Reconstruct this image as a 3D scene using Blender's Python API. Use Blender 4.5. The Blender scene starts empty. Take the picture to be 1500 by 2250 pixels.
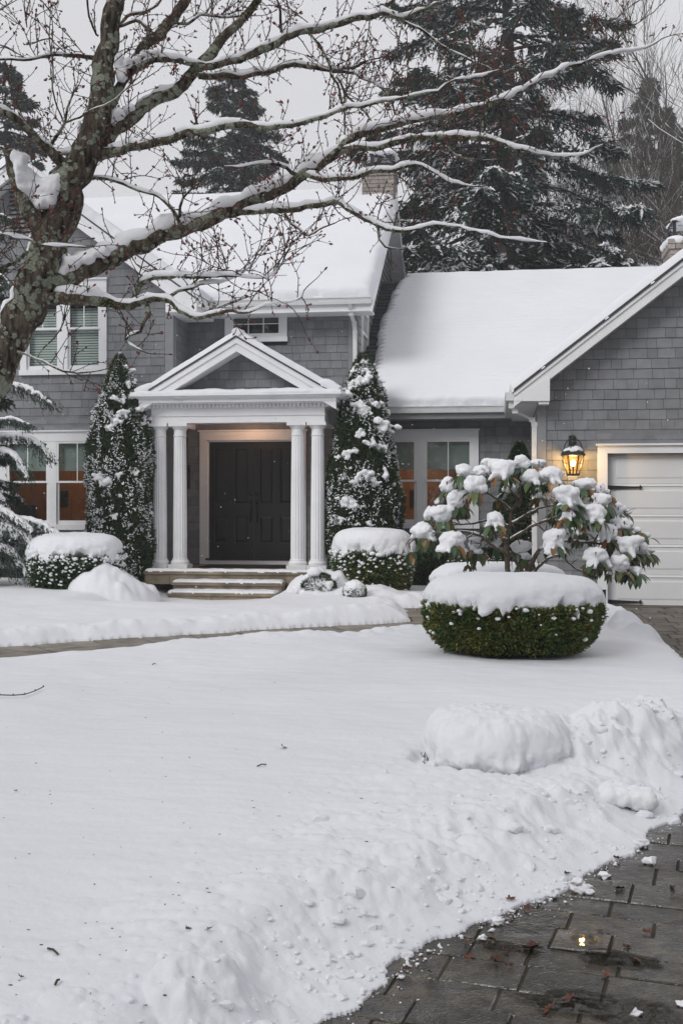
import bpy, math, random
import numpy as np
from mathutils import Vector, Matrix

rng = np.random.default_rng(7)
random.seed(7)
sc = bpy.context.scene
COL = sc.collection

# ------------------------------------------------------------------ camera, world, sun, exposure
CAM_H = 1.54
TH = math.radians(7.94)
CT, ST = math.cos(TH), math.sin(TH)
FPX = 2475.0
cam_d = bpy.data.cameras.new("camera")
cam = bpy.data.objects.new("camera", cam_d)
COL.objects.link(cam)
cam.location = (0, 0, CAM_H)
cam.rotation_euler = (math.radians(90), 0, TH)
cam_d.sensor_fit = 'VERTICAL'
cam_d.sensor_height = 36.0
cam_d.lens = FPX / 2250 * 36.0
cam_d.shift_y = -20 / 2250
cam_d.clip_start = 0.05
cam_d.clip_end = 2000
sc.camera = cam

SUN_EL, SUN_AZ = math.radians(34), math.radians(200)
world = bpy.data.worlds.new("World")
sc.world = world
world.use_nodes = True
wn = world.node_tree
wn.nodes.clear()
wo = wn.nodes.new("ShaderNodeOutputWorld")
bg = wn.nodes.new("ShaderNodeBackground")
sky = wn.nodes.new("ShaderNodeTexSky")
sky.sky_type = 'NISHITA'
sky.sun_disc = False
sky.sun_elevation = SUN_EL
sky.sun_rotation = math.radians(218)
hsv = wn.nodes.new("ShaderNodeHueSaturation")
hsv.inputs['Saturation'].default_value = 0.10
wn.links.new(sky.outputs[0], hsv.inputs['Color'])
# overcast cloud layer, brighter towards the zenith as an overcast sky is
geo = wn.nodes.new("ShaderNodeTexCoord")
sep = wn.nodes.new("ShaderNodeSeparateXYZ")
wn.links.new(geo.outputs['Generated'], sep.inputs[0])
ramp = wn.nodes.new("ShaderNodeMapRange")
ramp.inputs['From Min'].default_value = 0.0
ramp.inputs['From Max'].default_value = 1.0
ramp.inputs['To Min'].default_value = 6.35
ramp.inputs['To Max'].default_value = 6.8
wn.links.new(sep.outputs['Z'], ramp.inputs['Value'])
cl = wn.nodes.new("ShaderNodeTexNoise")
cl.inputs['Scale'].default_value = 1.6
cl.inputs['Detail'].default_value = 4
wn.links.new(geo.outputs['Generated'], cl.inputs['Vector'])
clm = wn.nodes.new("ShaderNodeMapRange")
clm.inputs['To Min'].default_value = 0.93
clm.inputs['To Max'].default_value = 1.07
wn.links.new(cl.outputs[0], clm.inputs['Value'])
mu = wn.nodes.new("ShaderNodeMath"); mu.operation = 'MULTIPLY'
wn.links.new(ramp.outputs[0], mu.inputs[0]); wn.links.new(clm.outputs[0], mu.inputs[1])
comb = wn.nodes.new("ShaderNodeVectorMath"); comb.operation = 'SCALE'
comb.inputs[0].default_value = (0.985, 0.985, 1.03)
wn.links.new(mu.outputs[0], comb.inputs['Scale'])
mix = wn.nodes.new("ShaderNodeMix"); mix.data_type = 'RGBA'
mix.inputs[0].default_value = 0.93
wn.links.new(hsv.outputs[0], mix.inputs[6]); wn.links.new(comb.outputs[0], mix.inputs[7])
wn.links.new(mix.outputs[2], bg.inputs['Color'])
bg.inputs['Strength'].default_value = 0.10
wn.links.new(bg.outputs[0], wo.inputs[0])

sd = bpy.data.lights.new("sun", 'SUN')
sd.energy = 1.45
sd.angle = math.radians(25)
sd.color = (1.0, 0.985, 0.96)
sun = bpy.data.objects.new("sun", sd)
COL.objects.link(sun)
sun.rotation_euler = (math.radians(90) - SUN_EL, 0, math.radians(-38))

sc.view_settings.view_transform = 'Standard'
sc.view_settings.look = 'None'
sc.view_settings.exposure = 0.22
sc.view_settings.gamma = 1.0
sc.view_settings.use_curve_mapping = False
sc.render.engine = 'CYCLES'
sc.cycles.use_denoising = True
sc.cycles.max_bounces = 7
sc.cycles.diffuse_bounces = 3
sc.cycles.glossy_bounces = 3
sc.cycles.transparent_max_bounces = 12
sc.cycles.transmission_bounces = 4
sc.cycles.caustics_reflective = False
sc.cycles.caustics_refractive = False
sc.cycles.use_adaptive_sampling = True

# ------------------------------------------------------------------ measuring helpers (photo angle + known plane -> place)
def at(px, py, Y):
    a = (px - 750.0) / FPX
    zc = Y / (CT + a * ST)
    return (zc * (a * CT - ST), Y, CAM_H + (1105.0 - py) / FPX * zc)
def atz(px, py, zc):
    a = (px - 750.0) / FPX
    xc = a * zc
    return np.array((xc * CT - zc * ST, zc * CT + xc * ST, CAM_H + (1105.0 - py) / FPX * zc))
def gnd(px, py, Z=0.0):
    zc = (CAM_H - Z) * FPX / (py - 1105.0)
    p = atz(px, py, zc)
    return (p[0], p[1])
def AX(px, Y): return at(px, 1105, Y)[0]
def AZ(px, py, Y): return at(px, py, Y)[2]

# ------------------------------------------------------------------ noise
_perm = rng.permutation(256).astype(np.int64)
_perm = np.concatenate([_perm, _perm, _perm])
_g3 = rng.normal(size=(256, 3)); _g3 /= np.linalg.norm(_g3, axis=1)[:, None]
def pn(x, y, z=0.0):
    x = np.asarray(x, float); y = np.asarray(y, float); z = np.asarray(z, float) + 0 * x
    xi = np.floor(x).astype(np.int64); yi = np.floor(y).astype(np.int64); zi = np.floor(z).astype(np.int64)
    xf, yf, zf = x - xi, y - yi, z - zi
    u = xf**3*(xf*(xf*6-15)+10); v = yf**3*(yf*(yf*6-15)+10); w = zf**3*(zf*(zf*6-15)+10)
    def g(i, j, k):
        h = _perm[(_perm[(_perm[(xi+i) & 255] + yi+j) & 255] + zi+k) & 255]
        gr = _g3[h]
        return gr[..., 0]*(xf-i) + gr[..., 1]*(yf-j) + gr[..., 2]*(zf-k)
    def L(a, b, t): return a + (b-a)*t
    return 1.6*L(L(L(g(0,0,0), g(1,0,0), u), L(g(0,1,0), g(1,1,0), u), v),
             L(L(g(0,0,1), g(1,0,1), u), L(g(0,1,1), g(1,1,1), u), v), w)
def fbm(x, y, z=0.0, o=4, lac=2.03, gain=0.5):
    s, a, f = 0, 1.0, 1.0
    for i in range(o):
        s = s + a*pn(x*f+17.3*i, y*f-9.1*i, np.asarray(z)*f+3.7*i)
        a *= gain; f *= lac
    return s
_ca = rng.random((4096, 4))
def lumps(x, y, scale, dens=1.0, seed=0):
    """rounded clods: the height of half balls scattered one per cell"""
    X, Y = x/scale, y/scale
    xi, yi = np.floor(X).astype(np.int64), np.floor(Y).astype(np.int64)
    out = np.zeros_like(X)
    for i in (-1, 0, 1):
        for j in (-1, 0, 1):
            h = ((xi+i)*7349 + (yi+j)*9157 + seed*131) % 4096
            c = _ca[h]
            dx = (xi+i+c[..., 0]) - X; dy = (yi+j+c[..., 1]) - Y
            r = (0.25 + 0.5*c[..., 2]) * (c[..., 3] < dens)
            q = np.maximum(0, 1-(dx*dx+dy*dy)/(r*r+1e-9))
            out = np.maximum(out, r*q*(2-q)*0.55)
    return out*scale
def sstep(a, b, x):
    t = np.clip((x-a)/(b-a), 0, 1)
    return t*t*(3-2*t)

# ------------------------------------------------------------------ materials
MATS = {}
def mat(name, col, rough=0.6, spec=0.4, metal=0.0, var=0.0, isl=0.0, noise=None, bump=None, extra=None):
    if name in MATS: return MATS[name]
    m = bpy.data.materials.new(name)
    m.use_nodes = True
    nt = m.node_tree; N = nt.nodes; Lk = nt.links
    b = N['Principled BSDF']
    b.inputs['Roughness'].default_value = rough
    b.inputs['Specular IOR Level'].default_value = spec
    b.inputs['Metallic'].default_value = metal
    tc = N.new('ShaderNodeTexCoord')
    geom = N.new('ShaderNodeNewGeometry')
    rgb = N.new('ShaderNodeRGB'); rgb.outputs[0].default_value = (*col, 1)
    out = rgb.outputs[0]
    if noise:          # (scale, colour 2, low, high)
        n = N.new('ShaderNodeTexNoise'); n.inputs['Scale'].default_value = noise[0]; n.inputs['Detail'].default_value = 6
        Lk.new(geom.outputs['Position'], n.inputs['Vector'])
        mr = N.new('ShaderNodeMapRange'); mr.inputs['From Min'].default_value = noise[2]; mr.inputs['From Max'].default_value = noise[3]
        Lk.new(n.outputs[0], mr.inputs['Value'])
        mx = N.new('ShaderNodeMix'); mx.data_type = 'RGBA'
        Lk.new(mr.outputs[0], mx.inputs[0]); Lk.new(out, mx.inputs[6]); mx.inputs[7].default_value = (*noise[1], 1)
        out = mx.outputs[2]
    if var or isl:
        h = N.new('ShaderNodeHueSaturation')
        s = N.new('ShaderNodeMath'); s.operation = 'ADD'
        if var:
            oi = N.new('ShaderNodeObjectInfo')
            r = N.new('ShaderNodeMapRange'); r.inputs['To Min'].default_value = -var; r.inputs['To Max'].default_value = var
            Lk.new(oi.outputs['Random'], r.inputs['Value']); Lk.new(r.outputs[0], s.inputs[0])
        else: s.inputs[0].default_value = 0
        r2 = N.new('ShaderNodeMapRange'); r2.inputs['To Min'].default_value = 1-isl; r2.inputs['To Max'].default_value = 1+isl
        Lk.new(geom.outputs['Random Per Island'], r2.inputs['Value']); Lk.new(r2.outputs[0], s.inputs[1])
        Lk.new(s.outputs[0], h.inputs['Value']); Lk.new(out, h.inputs['Color'])
        out = h.outputs[0]
    Lk.new(out, b.inputs['Base Color'])
    if bump:           # list of (scale, strength, distance)
        prev = None
        for (bs, st, di) in bump:
            n = N.new('ShaderNodeTexNoise'); n.inputs['Scale'].default_value = bs; n.inputs['Detail'].default_value = 5
            Lk.new(geom.outputs['Position'], n.inputs['Vector'])
            bp = N.new('ShaderNodeBump'); bp.inputs['Strength'].default_value = st; bp.inputs['Distance'].default_value = di
            Lk.new(n.outputs[0], bp.inputs['Height'])
            if prev: Lk.new(prev, bp.inputs['Normal'])
            prev = bp.outputs[0]
        Lk.new(prev, b.inputs['Normal'])
    if extra: extra(nt, b, geom, out)
    MATS[name] = m
    return m

SNOW = mat('snow', (0.75, 0.757, 0.785), rough=0.75, spec=0.25, noise=(0.9, (0.72, 0.73, 0.765), 0.4, 0.75),
           bump=[(9, 0.25, 0.03), (60, 0.35, 0.006), (220, 0.3, 0.002)])
SNOW2 = mat('tuft_snow', (0.80, 0.805, 0.83), rough=0.75, spec=0.25, bump=[(40, 0.4, 0.01), (150, 0.3, 0.003)])
WHITE = mat('white_paint', (0.82, 0.825, 0.84), rough=0.45, noise=(3.0, (0.74, 0.745, 0.755), 0.4, 0.8), bump=[(45, 0.12, 0.003)])
GUT = mat('gutter_white', (0.70, 0.705, 0.71), rough=0.35, noise=(6.0, (0.58, 0.585, 0.58), 0.5, 0.85))
SHG = mat('shingle_grey', (0.225, 0.230, 0.242), rough=0.75, spec=0.25, var=0.12, isl=0.13,
          noise=(7.0, (0.18, 0.185, 0.196), 0.35, 0.75), bump=[(70, 0.3, 0.004)])
TRG = mat('trim_grey', (0.25, 0.255, 0.266), rough=0.6, noise=(5.0, (0.21, 0.216, 0.228), 0.4, 0.8), bump=[(60, 0.15, 0.003)])
WALLB = mat('wall_backing', (0.035, 0.037, 0.042), rough=0.9)
ROOFD = mat('roof_shingle_dark', (0.045, 0.047, 0.052), rough=0.8, isl=0.25, bump=[(90, 0.4, 0.004)])
BRICK = mat('chimney_brick', (0.30, 0.265, 0.24), rough=0.85, var=0.22, isl=0.1, noise=(12.0, (0.21, 0.185, 0.17), 0.4, 0.7), bump=[(60, 0.5, 0.006)])
MORT = mat('mortar', (0.13, 0.115, 0.105), rough=0.95, bump=[(60, 0.4, 0.005)])
STONE = mat('tread_stone', (0.30, 0.245, 0.175), rough=0.8, var=0.15, noise=(4.0, (0.17, 0.145, 0.10), 0.4, 0.65), bump=[(14, 0.5, 0.02), (80, 0.4, 0.004)])
FLOORST = mat('porch_floor', (0.26, 0.17, 0.11), rough=0.4, noise=(8.0, (0.17, 0.11, 0.07), 0.4, 0.7), bump=[(60, 0.2, 0.003)])
DOORM = mat('door_black', (0.013, 0.0125, 0.014), rough=0.32, spec=0.5, bump=[(35, 0.15, 0.004)])
IRON = mat('black_iron', (0.018, 0.017, 0.016), rough=0.5, bump=[(120, 0.3, 0.002)])
RUST = mat('lantern_bronze', (0.035, 0.025, 0.018), rough=0.5, noise=(30, (0.07, 0.04, 0.02), 0.5, 0.7))
MATM = mat('mat_black', (0.012, 0.012, 0.012), rough=0.95, bump=[(200, 0.5, 0.004)])
GDOOR = mat('garage_door_white', (0.74, 0.745, 0.75), rough=0.5, noise=(2.0, (0.68, 0.685, 0.69), 0.4, 0.8), bump=[(90, 0.18, 0.002)])
WOODI = mat('cedar_panelling', (0.40, 0.19, 0.075), rough=0.5, var=0.3, noise=(2.0, (0.20, 0.085, 0.03), 0.35, 0.7))
DARKI = mat('dark_furniture', (0.02, 0.02, 0.022), rough=0.6)
BLIND = mat('window_blind', (0.66, 0.68, 0.67), rough=0.7)
SHADE = mat('roller_shade', (0.33, 0.36, 0.345), rough=0.8, bump=[(120, 0.2, 0.002)])
FLUE = mat('chimney_cap_metal', (0.03, 0.032, 0.036), rough=0.45, metal=0.3)
TWIG = mat('twig_bark', (0.060, 0.043, 0.034), rough=0.85, isl=0.3)
BUD = mat('red_bud', (0.13, 0.026, 0.016), rough=0.5, isl=0.45)
DIRT = mat('wet_soil', (0.045, 0.034, 0.022), rough=0.8, bump=[(30, 0.6, 0.02)])
SPRUCE = mat('spruce_needles', (0.026, 0.048, 0.036), rough=0.75, spec=0.2, isl=0.5)
SPRUCE2 = mat('fir_needles', (0.030, 0.052, 0.036), rough=0.7, spec=0.25, isl=0.5)
YEW = mat('yew_needles', (0.036, 0.070, 0.022), rough=0.6, spec=0.3, isl=0.6)
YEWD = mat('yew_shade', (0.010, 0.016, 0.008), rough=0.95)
SBARK = mat('spruce_bark', (0.075, 0.062, 0.056), rough=0.9, noise=(5, (0.04, 0.033, 0.03), 0.4, 0.6), bump=[(20, 0.8, 0.03)])
BBARK = mat('bare_tree_bark', (0.10, 0.085, 0.068), rough=0.9, noise=(4, (0.09, 0.08, 0.065), 0.4, 0.6), bump=[(20, 0.6, 0.02)])
BRUSH = mat('thicket_twigs', (0.16, 0.125, 0.105), rough=0.9, isl=0.35)
RBARK = mat('rhododendron_bark', (0.115, 0.085, 0.062), rough=0.85, noise=(30, (0.06, 0.043, 0.03), 0.4, 0.65), bump=[(60, 0.6, 0.008)])

def hedge_extra(nt, b, geom, out):
    N, Lk = nt.nodes, nt.links
    r = N.new('ShaderNodeValToRGB')
    e = r.color_ramp.elements
    e[0].position = 0.0; e[0].color = (0.026, 0.055, 0.015, 1)
    e[1].position = 1.0; e[1].color = (0.24, 0.16, 0.03, 1)
    a = e.new(0.45); a.color = (0.065, 0.115, 0.024, 1)
    a = e.new(0.80); a.color = (0.135, 0.16, 0.032, 1)
    n = N.new('ShaderNodeTexNoise'); n.inputs['Scale'].default_value = 3.0
    Lk.new(geom.outputs['Position'], n.inputs['Vector'])
    ad = N.new('ShaderNodeMath'); ad.operation = 'MULTIPLY_ADD'
    Lk.new(n.outputs[0], ad.inputs[0]); ad.inputs[1].default_value = 1.3
    sb = N.new('ShaderNodeMath'); sb.operation = 'SUBTRACT'; sb.inputs[1].default_value = 0.65
    Lk.new(geom.outputs['Random Per Island'], sb.inputs[0])
    Lk.new(sb.outputs[0], ad.inputs[2])
    Lk.new(ad.outputs[0], r.inputs[0]); Lk.new(r.outputs[0], b.inputs['Base Color'])
HEDGE = mat('boxwood_leaves', (0.04, 0.07, 0.02), rough=0.5, spec=0.35, extra=hedge_extra)

def rleaf_extra(nt, b, geom, out):
    N, Lk = nt.nodes, nt.links
    r = N.new('ShaderNodeValToRGB')
    e = r.color_ramp.elements
    e[0].position = 0.0; e[0].color = (0.022, 0.052, 0.018, 1)
    e[1].position = 1.0; e[1].color = (0.23, 0.075, 0.02, 1)
    a = e.new(0.55); a.color = (0.045, 0.082, 0.022, 1)
    a = e.new(0.82); a.color = (0.11, 0.095, 0.028, 1)
    Lk.new(geom.outputs['Random Per Island'], r.inputs[0])
    Lk.new(r.outputs[0], b.inputs['Base Color'])
RLEAF = mat('rhododendron_leaves', (0.04, 0.07, 0.02), rough=0.38, spec=0.5, extra=rleaf_extra)
LEAFB = mat('fallen_leaf_brown', (0.085, 0.028, 0.012), rough=0.4, var=0.4)

def bark_extra(nt, b, geom, out):
    """furrowed brown bark, pale green lichen rosettes, dark moss"""
    N, Lk = nt.nodes, nt.links
    P = geom.outputs['Position']
    mp = N.new('ShaderNodeMapping'); mp.inputs['Scale'].default_value = (38, 38, 7)
    Lk.new(P, mp.inputs['Vector'])
    f = N.new('ShaderNodeTexNoise'); f.inputs['Scale'].default_value = 1.0; f.inputs['Detail'].default_value = 6
    Lk.new(mp.outputs[0], f.inputs['Vector'])
    cr = N.new('ShaderNodeValToRGB')
    cr.color_ramp.elements[0].position = 0.36; cr.color_ramp.elements[0].color = (0.020, 0.016, 0.012, 1)
    cr.color_ramp.elements[1].position = 0.66; cr.color_ramp.elements[1].color = (0.150, 0.122, 0.094, 1)
    Lk.new(f.outputs[0], cr.inputs[0])
    # lichen
    wv = N.new('ShaderNodeTexNoise'); wv.inputs['Scale'].default_value = 30; wv.inputs['Detail'].default_value = 3
    Lk.new(P, wv.inputs['Vector'])
    wm = N.new('ShaderNodeVectorMath'); wm.operation = 'MULTIPLY_ADD'
    wm.inputs[1].default_value = (0.035, 0.035, 0.035)
    Lk.new(wv.outputs['Color'], wm.inputs[0]); Lk.new(P, wm.inputs[2])
    vo = N.new('ShaderNodeTexVoronoi'); vo.inputs['Scale'].default_value = 24
    Lk.new(wm.outputs[0], vo.inputs['Vector'])
    big = N.new('ShaderNodeTexNoise'); big.inputs['Scale'].default_value = 5.5; big.inputs['Detail'].default_value = 3
    Lk.new(P, big.inputs['Vector'])
    th = N.new('ShaderNodeMapRange'); th.inputs['From Min'].default_value = 0.36; th.inputs['From Max'].default_value = 0.66
    th.inputs['To Min'].default_value = 0.18; th.inputs['To Max'].default_value = 0.78
    Lk.new(big.outputs[0], th.inputs['Value'])
    lt = N.new('ShaderNodeMath'); lt.operation = 'SUBTRACT'
    Lk.new(th.outputs[0], lt.inputs[0]); Lk.new(vo.outputs['Distance'], lt.inputs[1])
    ms = N.new('ShaderNodeMapRange'); ms.inputs['From Min'].default_value = 0.0; ms.inputs['From Max'].default_value = 0.06
    Lk.new(lt.outputs[0], ms.inputs['Value'])
    lc = N.new('ShaderNodeValToRGB')
    lc.color_ramp.elements[0].position = 0.3; lc.color_ramp.elements[0].color = (0.14, 0.15, 0.105, 1)
    lc.color_ramp.elements[1].position = 0.7; lc.color_ramp.elements[1].color = (0.33, 0.355, 0.29, 1)
    fn = N.new('ShaderNodeTexNoise'); fn.inputs['Scale'].default_value = 85; fn.inputs['Detail'].default_value = 3
    Lk.new(P, fn.inputs['Vector']); Lk.new(fn.outputs[0], lc.inputs[0])
    mx = N.new('ShaderNodeMix'); mx.data_type = 'RGBA'
    Lk.new(ms.outputs[0], mx.inputs[0]); Lk.new(cr.outputs[0], mx.inputs[6]); Lk.new(lc.outputs[0], mx.inputs[7])
    # moss
    mo = N.new('ShaderNodeTexNoise'); mo.inputs['Scale'].default_value = 3.2; mo.inputs['Detail'].default_value = 5
    mo.inputs['Roughness'].default_value = 0.7
    ofs = N.new('ShaderNodeVectorMath'); ofs.operation = 'ADD'; ofs.inputs[1].default_value = (3.1, 7.7, 1.9)
    Lk.new(P, ofs.inputs[0]); Lk.new(ofs.outputs[0], mo.inputs['Vector'])
    mm = N.new('ShaderNodeMapRange'); mm.inputs['From Min'].default_value = 0.60; mm.inputs['From Max'].default_value = 0.66
    Lk.new(mo.outputs[0], mm.inputs['Value'])
    mx2 = N.new('ShaderNodeMix'); mx2.data_type = 'RGBA'
    Lk.new(mm.outputs[0], mx2.inputs[0]); Lk.new(mx.outputs[2], mx2.inputs[6]); mx2.inputs[7].default_value = (0.026, 0.030, 0.008, 1)
    Lk.new(mx2.outputs[2], b.inputs['Base Color'])
    hs = N.new('ShaderNodeMath'); hs.operation = 'MULTIPLY_ADD'; hs.inputs[1].default_value = 0.5
    Lk.new(ms.outputs[0], hs.inputs[0]); Lk.new(f.outputs[0], hs.inputs[2])
    h2 = N.new('ShaderNodeMath'); h2.operation = 'MULTIPLY_ADD'; h2.inputs[1].default_value = 0.6
    Lk.new(fn.outputs[0], h2.inputs[0]); Lk.new(hs.outputs[0], h2.inputs[2])
    bp = N.new('ShaderNodeBump'); bp.inputs['Strength'].default_value = 0.9; bp.inputs['Distance'].default_value = 0.018
    Lk.new(h2.outputs[0], bp.inputs['Height']); Lk.new(bp.outputs[0], b.inputs['Normal'])
BARK = mat('lichened_bark', (0.1, 0.08, 0.06), rough=0.9, spec=0.15, extra=bark_extra)

def paver_extra(nt, b, geom, out):
    """wet concrete: puddle film where a low noise says so, rain-wet rough stone elsewhere"""
    N, Lk = nt.nodes, nt.links
    P = geom.outputs['Position']
    n1 = N.new('ShaderNodeTexNoise'); n1.inputs['Scale'].default_value = 2.2; n1.inputs['Detail'].default_value = 4
    n2 = N.new('ShaderNodeTexNoise'); n2.inputs['Scale'].default_value = 90; n2.inputs['Detail'].default_value = 6
    n3 = N.new('ShaderNodeTexNoise'); n3.inputs['Scale'].default_value = 14; n3.inputs['Detail'].default_value = 5
    for n in (n1, n2, n3): Lk.new(P, n.inputs['Vector'])
    pm = N.new('ShaderNodeMapRange'); pm.inputs['From Min'].default_value = 0.46; pm.inputs['From Max'].default_value = 0.56
    Lk.new(n1.outputs[0], pm.inputs['Value'])
    ro = N.new('ShaderNodeMapRange'); ro.inputs['To Min'].default_value = 0.27; ro.inputs['To Max'].default_value = 0.06
    Lk.new(pm.outputs[0], ro.inputs['Value'])
    # films of water lie near the camera side only where it pools; the high end by the garage is merely damp
    Lk.new(ro.outputs[0], b.inputs['Roughness'])
    cr = N.new('ShaderNodeValToRGB')
    cr.color_ramp.elements[0].position = 0.35; cr.color_ramp.elements[0].color = (0.020, 0.017, 0.012, 1)
    cr.color_ramp.elements[1].position = 0.70; cr.color_ramp.elements[1].color = (0.088, 0.072, 0.050, 1)
    Lk.new(n3.outputs[0], cr.inputs[0])
    cr2 = N.new('ShaderNodeValToRGB')
    cr2.color_ramp.elements[0].position = 0.3; cr2.color_ramp.elements[0].color = (0.5, 0.5, 0.5, 1)
    cr2.color_ramp.elements[1].position = 0.75; cr2.color_ramp.elements[1].color = (1.35, 1.3, 1.25, 1)
    Lk.new(n2.outputs[0], cr2.inputs[0])
    m = N.new('ShaderNodeMix'); m.data_type = 'RGBA'; m.blend_type = 'MULTIPLY'; m.inputs[0].default_value = 1
    Lk.new(cr.outputs[0], m.inputs[6]); Lk.new(cr2.outputs[0], m.inputs[7])
    oi = N.new('ShaderNodeObjectInfo')
    hv = N.new('ShaderNodeHueSaturation')
    r = N.new('ShaderNodeMapRange'); r.inputs['To Min'].default_value = 0.72; r.inputs['To Max'].default_value = 1.3
    Lk.new(oi.outputs['Random'], r.inputs['Value']); Lk.new(r.outputs[0], hv.inputs['Value'])
    Lk.new(m.outputs[2], hv.inputs['Color'])
    Lk.new(hv.outputs[0], b.inputs['Base Color'])
    ct = N.new('ShaderNodeMapRange'); ct.inputs['From Min'].default_value = 0.36; ct.inputs['From Max'].default_value = 0.56; Lk.new(n1.outputs[0], ct.inputs['Value']); Lk.new(ct.outputs[0], b.inputs['Coat Weight'])
    b.inputs['Coat Roughness'].default_value = 0.05; b.inputs['Coat IOR'].default_value = 1.45
    cb = N.new('ShaderNodeBump'); cb.inputs['Strength'].default_value = 0.55; cb.inputs['Distance'].default_value = 0.004; Lk.new(n2.outputs[0], cb.inputs['Height'])
    cb2 = N.new('ShaderNodeBump'); cb2.inputs['Strength'].default_value = 0.5; cb2.inputs['Distance'].default_value = 0.012; Lk.new(n3.outputs[0], cb2.inputs['Height']); Lk.new(cb2.outputs[0], cb.inputs['Normal']); Lk.new(cb.outputs[0], b.inputs['Coat Normal'])
    inv = N.new('ShaderNodeMapRange'); inv.inputs['To Min'].default_value = 1.0; inv.inputs['To Max'].default_value = 0.12
    Lk.new(pm.outputs[0], inv.inputs['Value'])
    hh = N.new('ShaderNodeMath'); hh.operation = 'MULTIPLY'
    Lk.new(n2.outputs[0], hh.inputs[0]); Lk.new(inv.outputs[0], hh.inputs[1])
    bp = N.new('ShaderNodeBump'); bp.inputs['Strength'].default_value = 0.6; bp.inputs['Distance'].default_value = 0.004
    Lk.new(hh.outputs[0], bp.inputs['Height'])
    bp2 = N.new('ShaderNodeBump'); bp2.inputs['Strength'].default_value = 0.30; bp2.inputs['Distance'].default_value = 0.012
    Lk.new(n3.outputs[0], bp2.inputs['Height']); Lk.new(bp.outputs[0], bp2.inputs['Normal'])
    Lk.new(bp2.outputs[0], b.inputs['Normal'])
PAVER = mat('wet_paver', (0.06, 0.058, 0.05), rough=0.3, spec=0.5, extra=paver_extra)
PAVD = mat('damp_paver', (0.125, 0.108, 0.085), rough=0.55, spec=0.4, var=0.3, noise=(6, (0.07, 0.062, 0.05), 0.4, 0.65), bump=[(60, 0.5, 0.006)])
SLAB = mat('walkway_slab', (0.24, 0.21, 0.175), rough=0.6, var=0.14, noise=(5, (0.13, 0.115, 0.095), 0.4, 0.65), bump=[(50, 0.5, 0.006)])

def glass_mat(name, tint, refl, ws=2.5, wb=0.10, ior=1.5):
    m = bpy.data.materials.new(name); m.use_nodes = True
    nt = m.node_tree; nt.nodes.clear(); N, Lk = nt.nodes, nt.links
    o = N.new('ShaderNodeOutputMaterial'); t = N.new('ShaderNodeBsdfTransparent'); g = N.new('ShaderNodeBsdfGlossy')
    t.inputs[0].default_value = (*tint, 1); g.inputs['Roughness'].default_value = 0.02
    fr = N.new('ShaderNodeFresnel'); fr.inputs['IOR'].default_value = ior
    ad = N.new('ShaderNodeMath'); ad.operation = 'ADD'; ad.inputs[1].default_value = refl
    Lk.new(fr.outputs[0], ad.inputs[0])
    ns = N.new('ShaderNodeTexNoise'); ns.inputs['Scale'].default_value = ws
    gm = N.new('ShaderNodeNewGeometry'); Lk.new(gm.outputs['Position'], ns.inputs['Vector'])
    bp = N.new('ShaderNodeBump'); bp.inputs['Strength'].default_value = wb; bp.inputs['Distance'].default_value = 0.03
    Lk.new(ns.outputs[0], bp.inputs['Height']); Lk.new(bp.outputs[0], g.inputs['Normal'])
    mx = N.new('ShaderNodeMixShader')
    bk = N.new('ShaderNodeMath'); bk.operation = 'SUBTRACT'; bk.inputs[0].default_value = 1.0; Lk.new(gm.outputs['Backfacing'], bk.inputs[1])
    ml = N.new('ShaderNodeMath'); ml.operation = 'MULTIPLY'; Lk.new(ad.outputs[0], ml.inputs[0]); Lk.new(bk.outputs[0], ml.inputs[1])
    Lk.new(ml.outputs[0], mx.inputs[0]); Lk.new(t.outputs[0], mx.inputs[1]); Lk.new(g.outputs[0], mx.inputs[2])
    Lk.new(mx.outputs[0], o.inputs[0])
    MATS[name] = m
    return m
GLASS = glass_mat('window_glass', (0.90, 0.935, 0.92), 0.06)
WATER = glass_mat('puddle_water', (0.50, 0.48, 0.44), 0.02, 6, 0.06, 1.33)
FILM = glass_mat('glint_film', (0.85, 0.83, 0.80), 0.0, 2.5, 0.05, 1.33)  # for the film added on one paver to catch the lantern's reflection
LGLASS = glass_mat('amber_lantern_glass', (1.0, 0.88, 0.60), 0.02)
def emit(name, col, s):
    m = bpy.data.materials.new(name); m.use_nodes = True
    b = m.node_tree.nodes['Principled BSDF']
    b.inputs['Base Color'].default_value = (*col, 1)
    b.inputs['Emission Color'].default_value = (*col, 1); b.inputs['Emission Strength'].default_value = s
    return m
BULB = emit('lit_bulb', (1.0, 0.72, 0.36), 200)

# ------------------------------------------------------------------ object helpers
def tag(o, label=None, cat=None, group=None, kind=None):
    if label: o['label'] = label
    if cat: o['category'] = cat
    if group: o['group'] = group
    if kind: o['kind'] = kind
    return o
def empty(name, loc=(0, 0, 0), parent=None):
    o = bpy.data.objects.new(name, None); COL.objects.link(o)
    o.empty_display_size = 0.1
    if parent is not None: o.parent = parent
    o.location = loc
    return o
def link(name, me, parent=None):
    o = bpy.data.objects.new(name, me); COL.objects.link(o)
    if parent is not None: o.parent = parent
    return o

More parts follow.
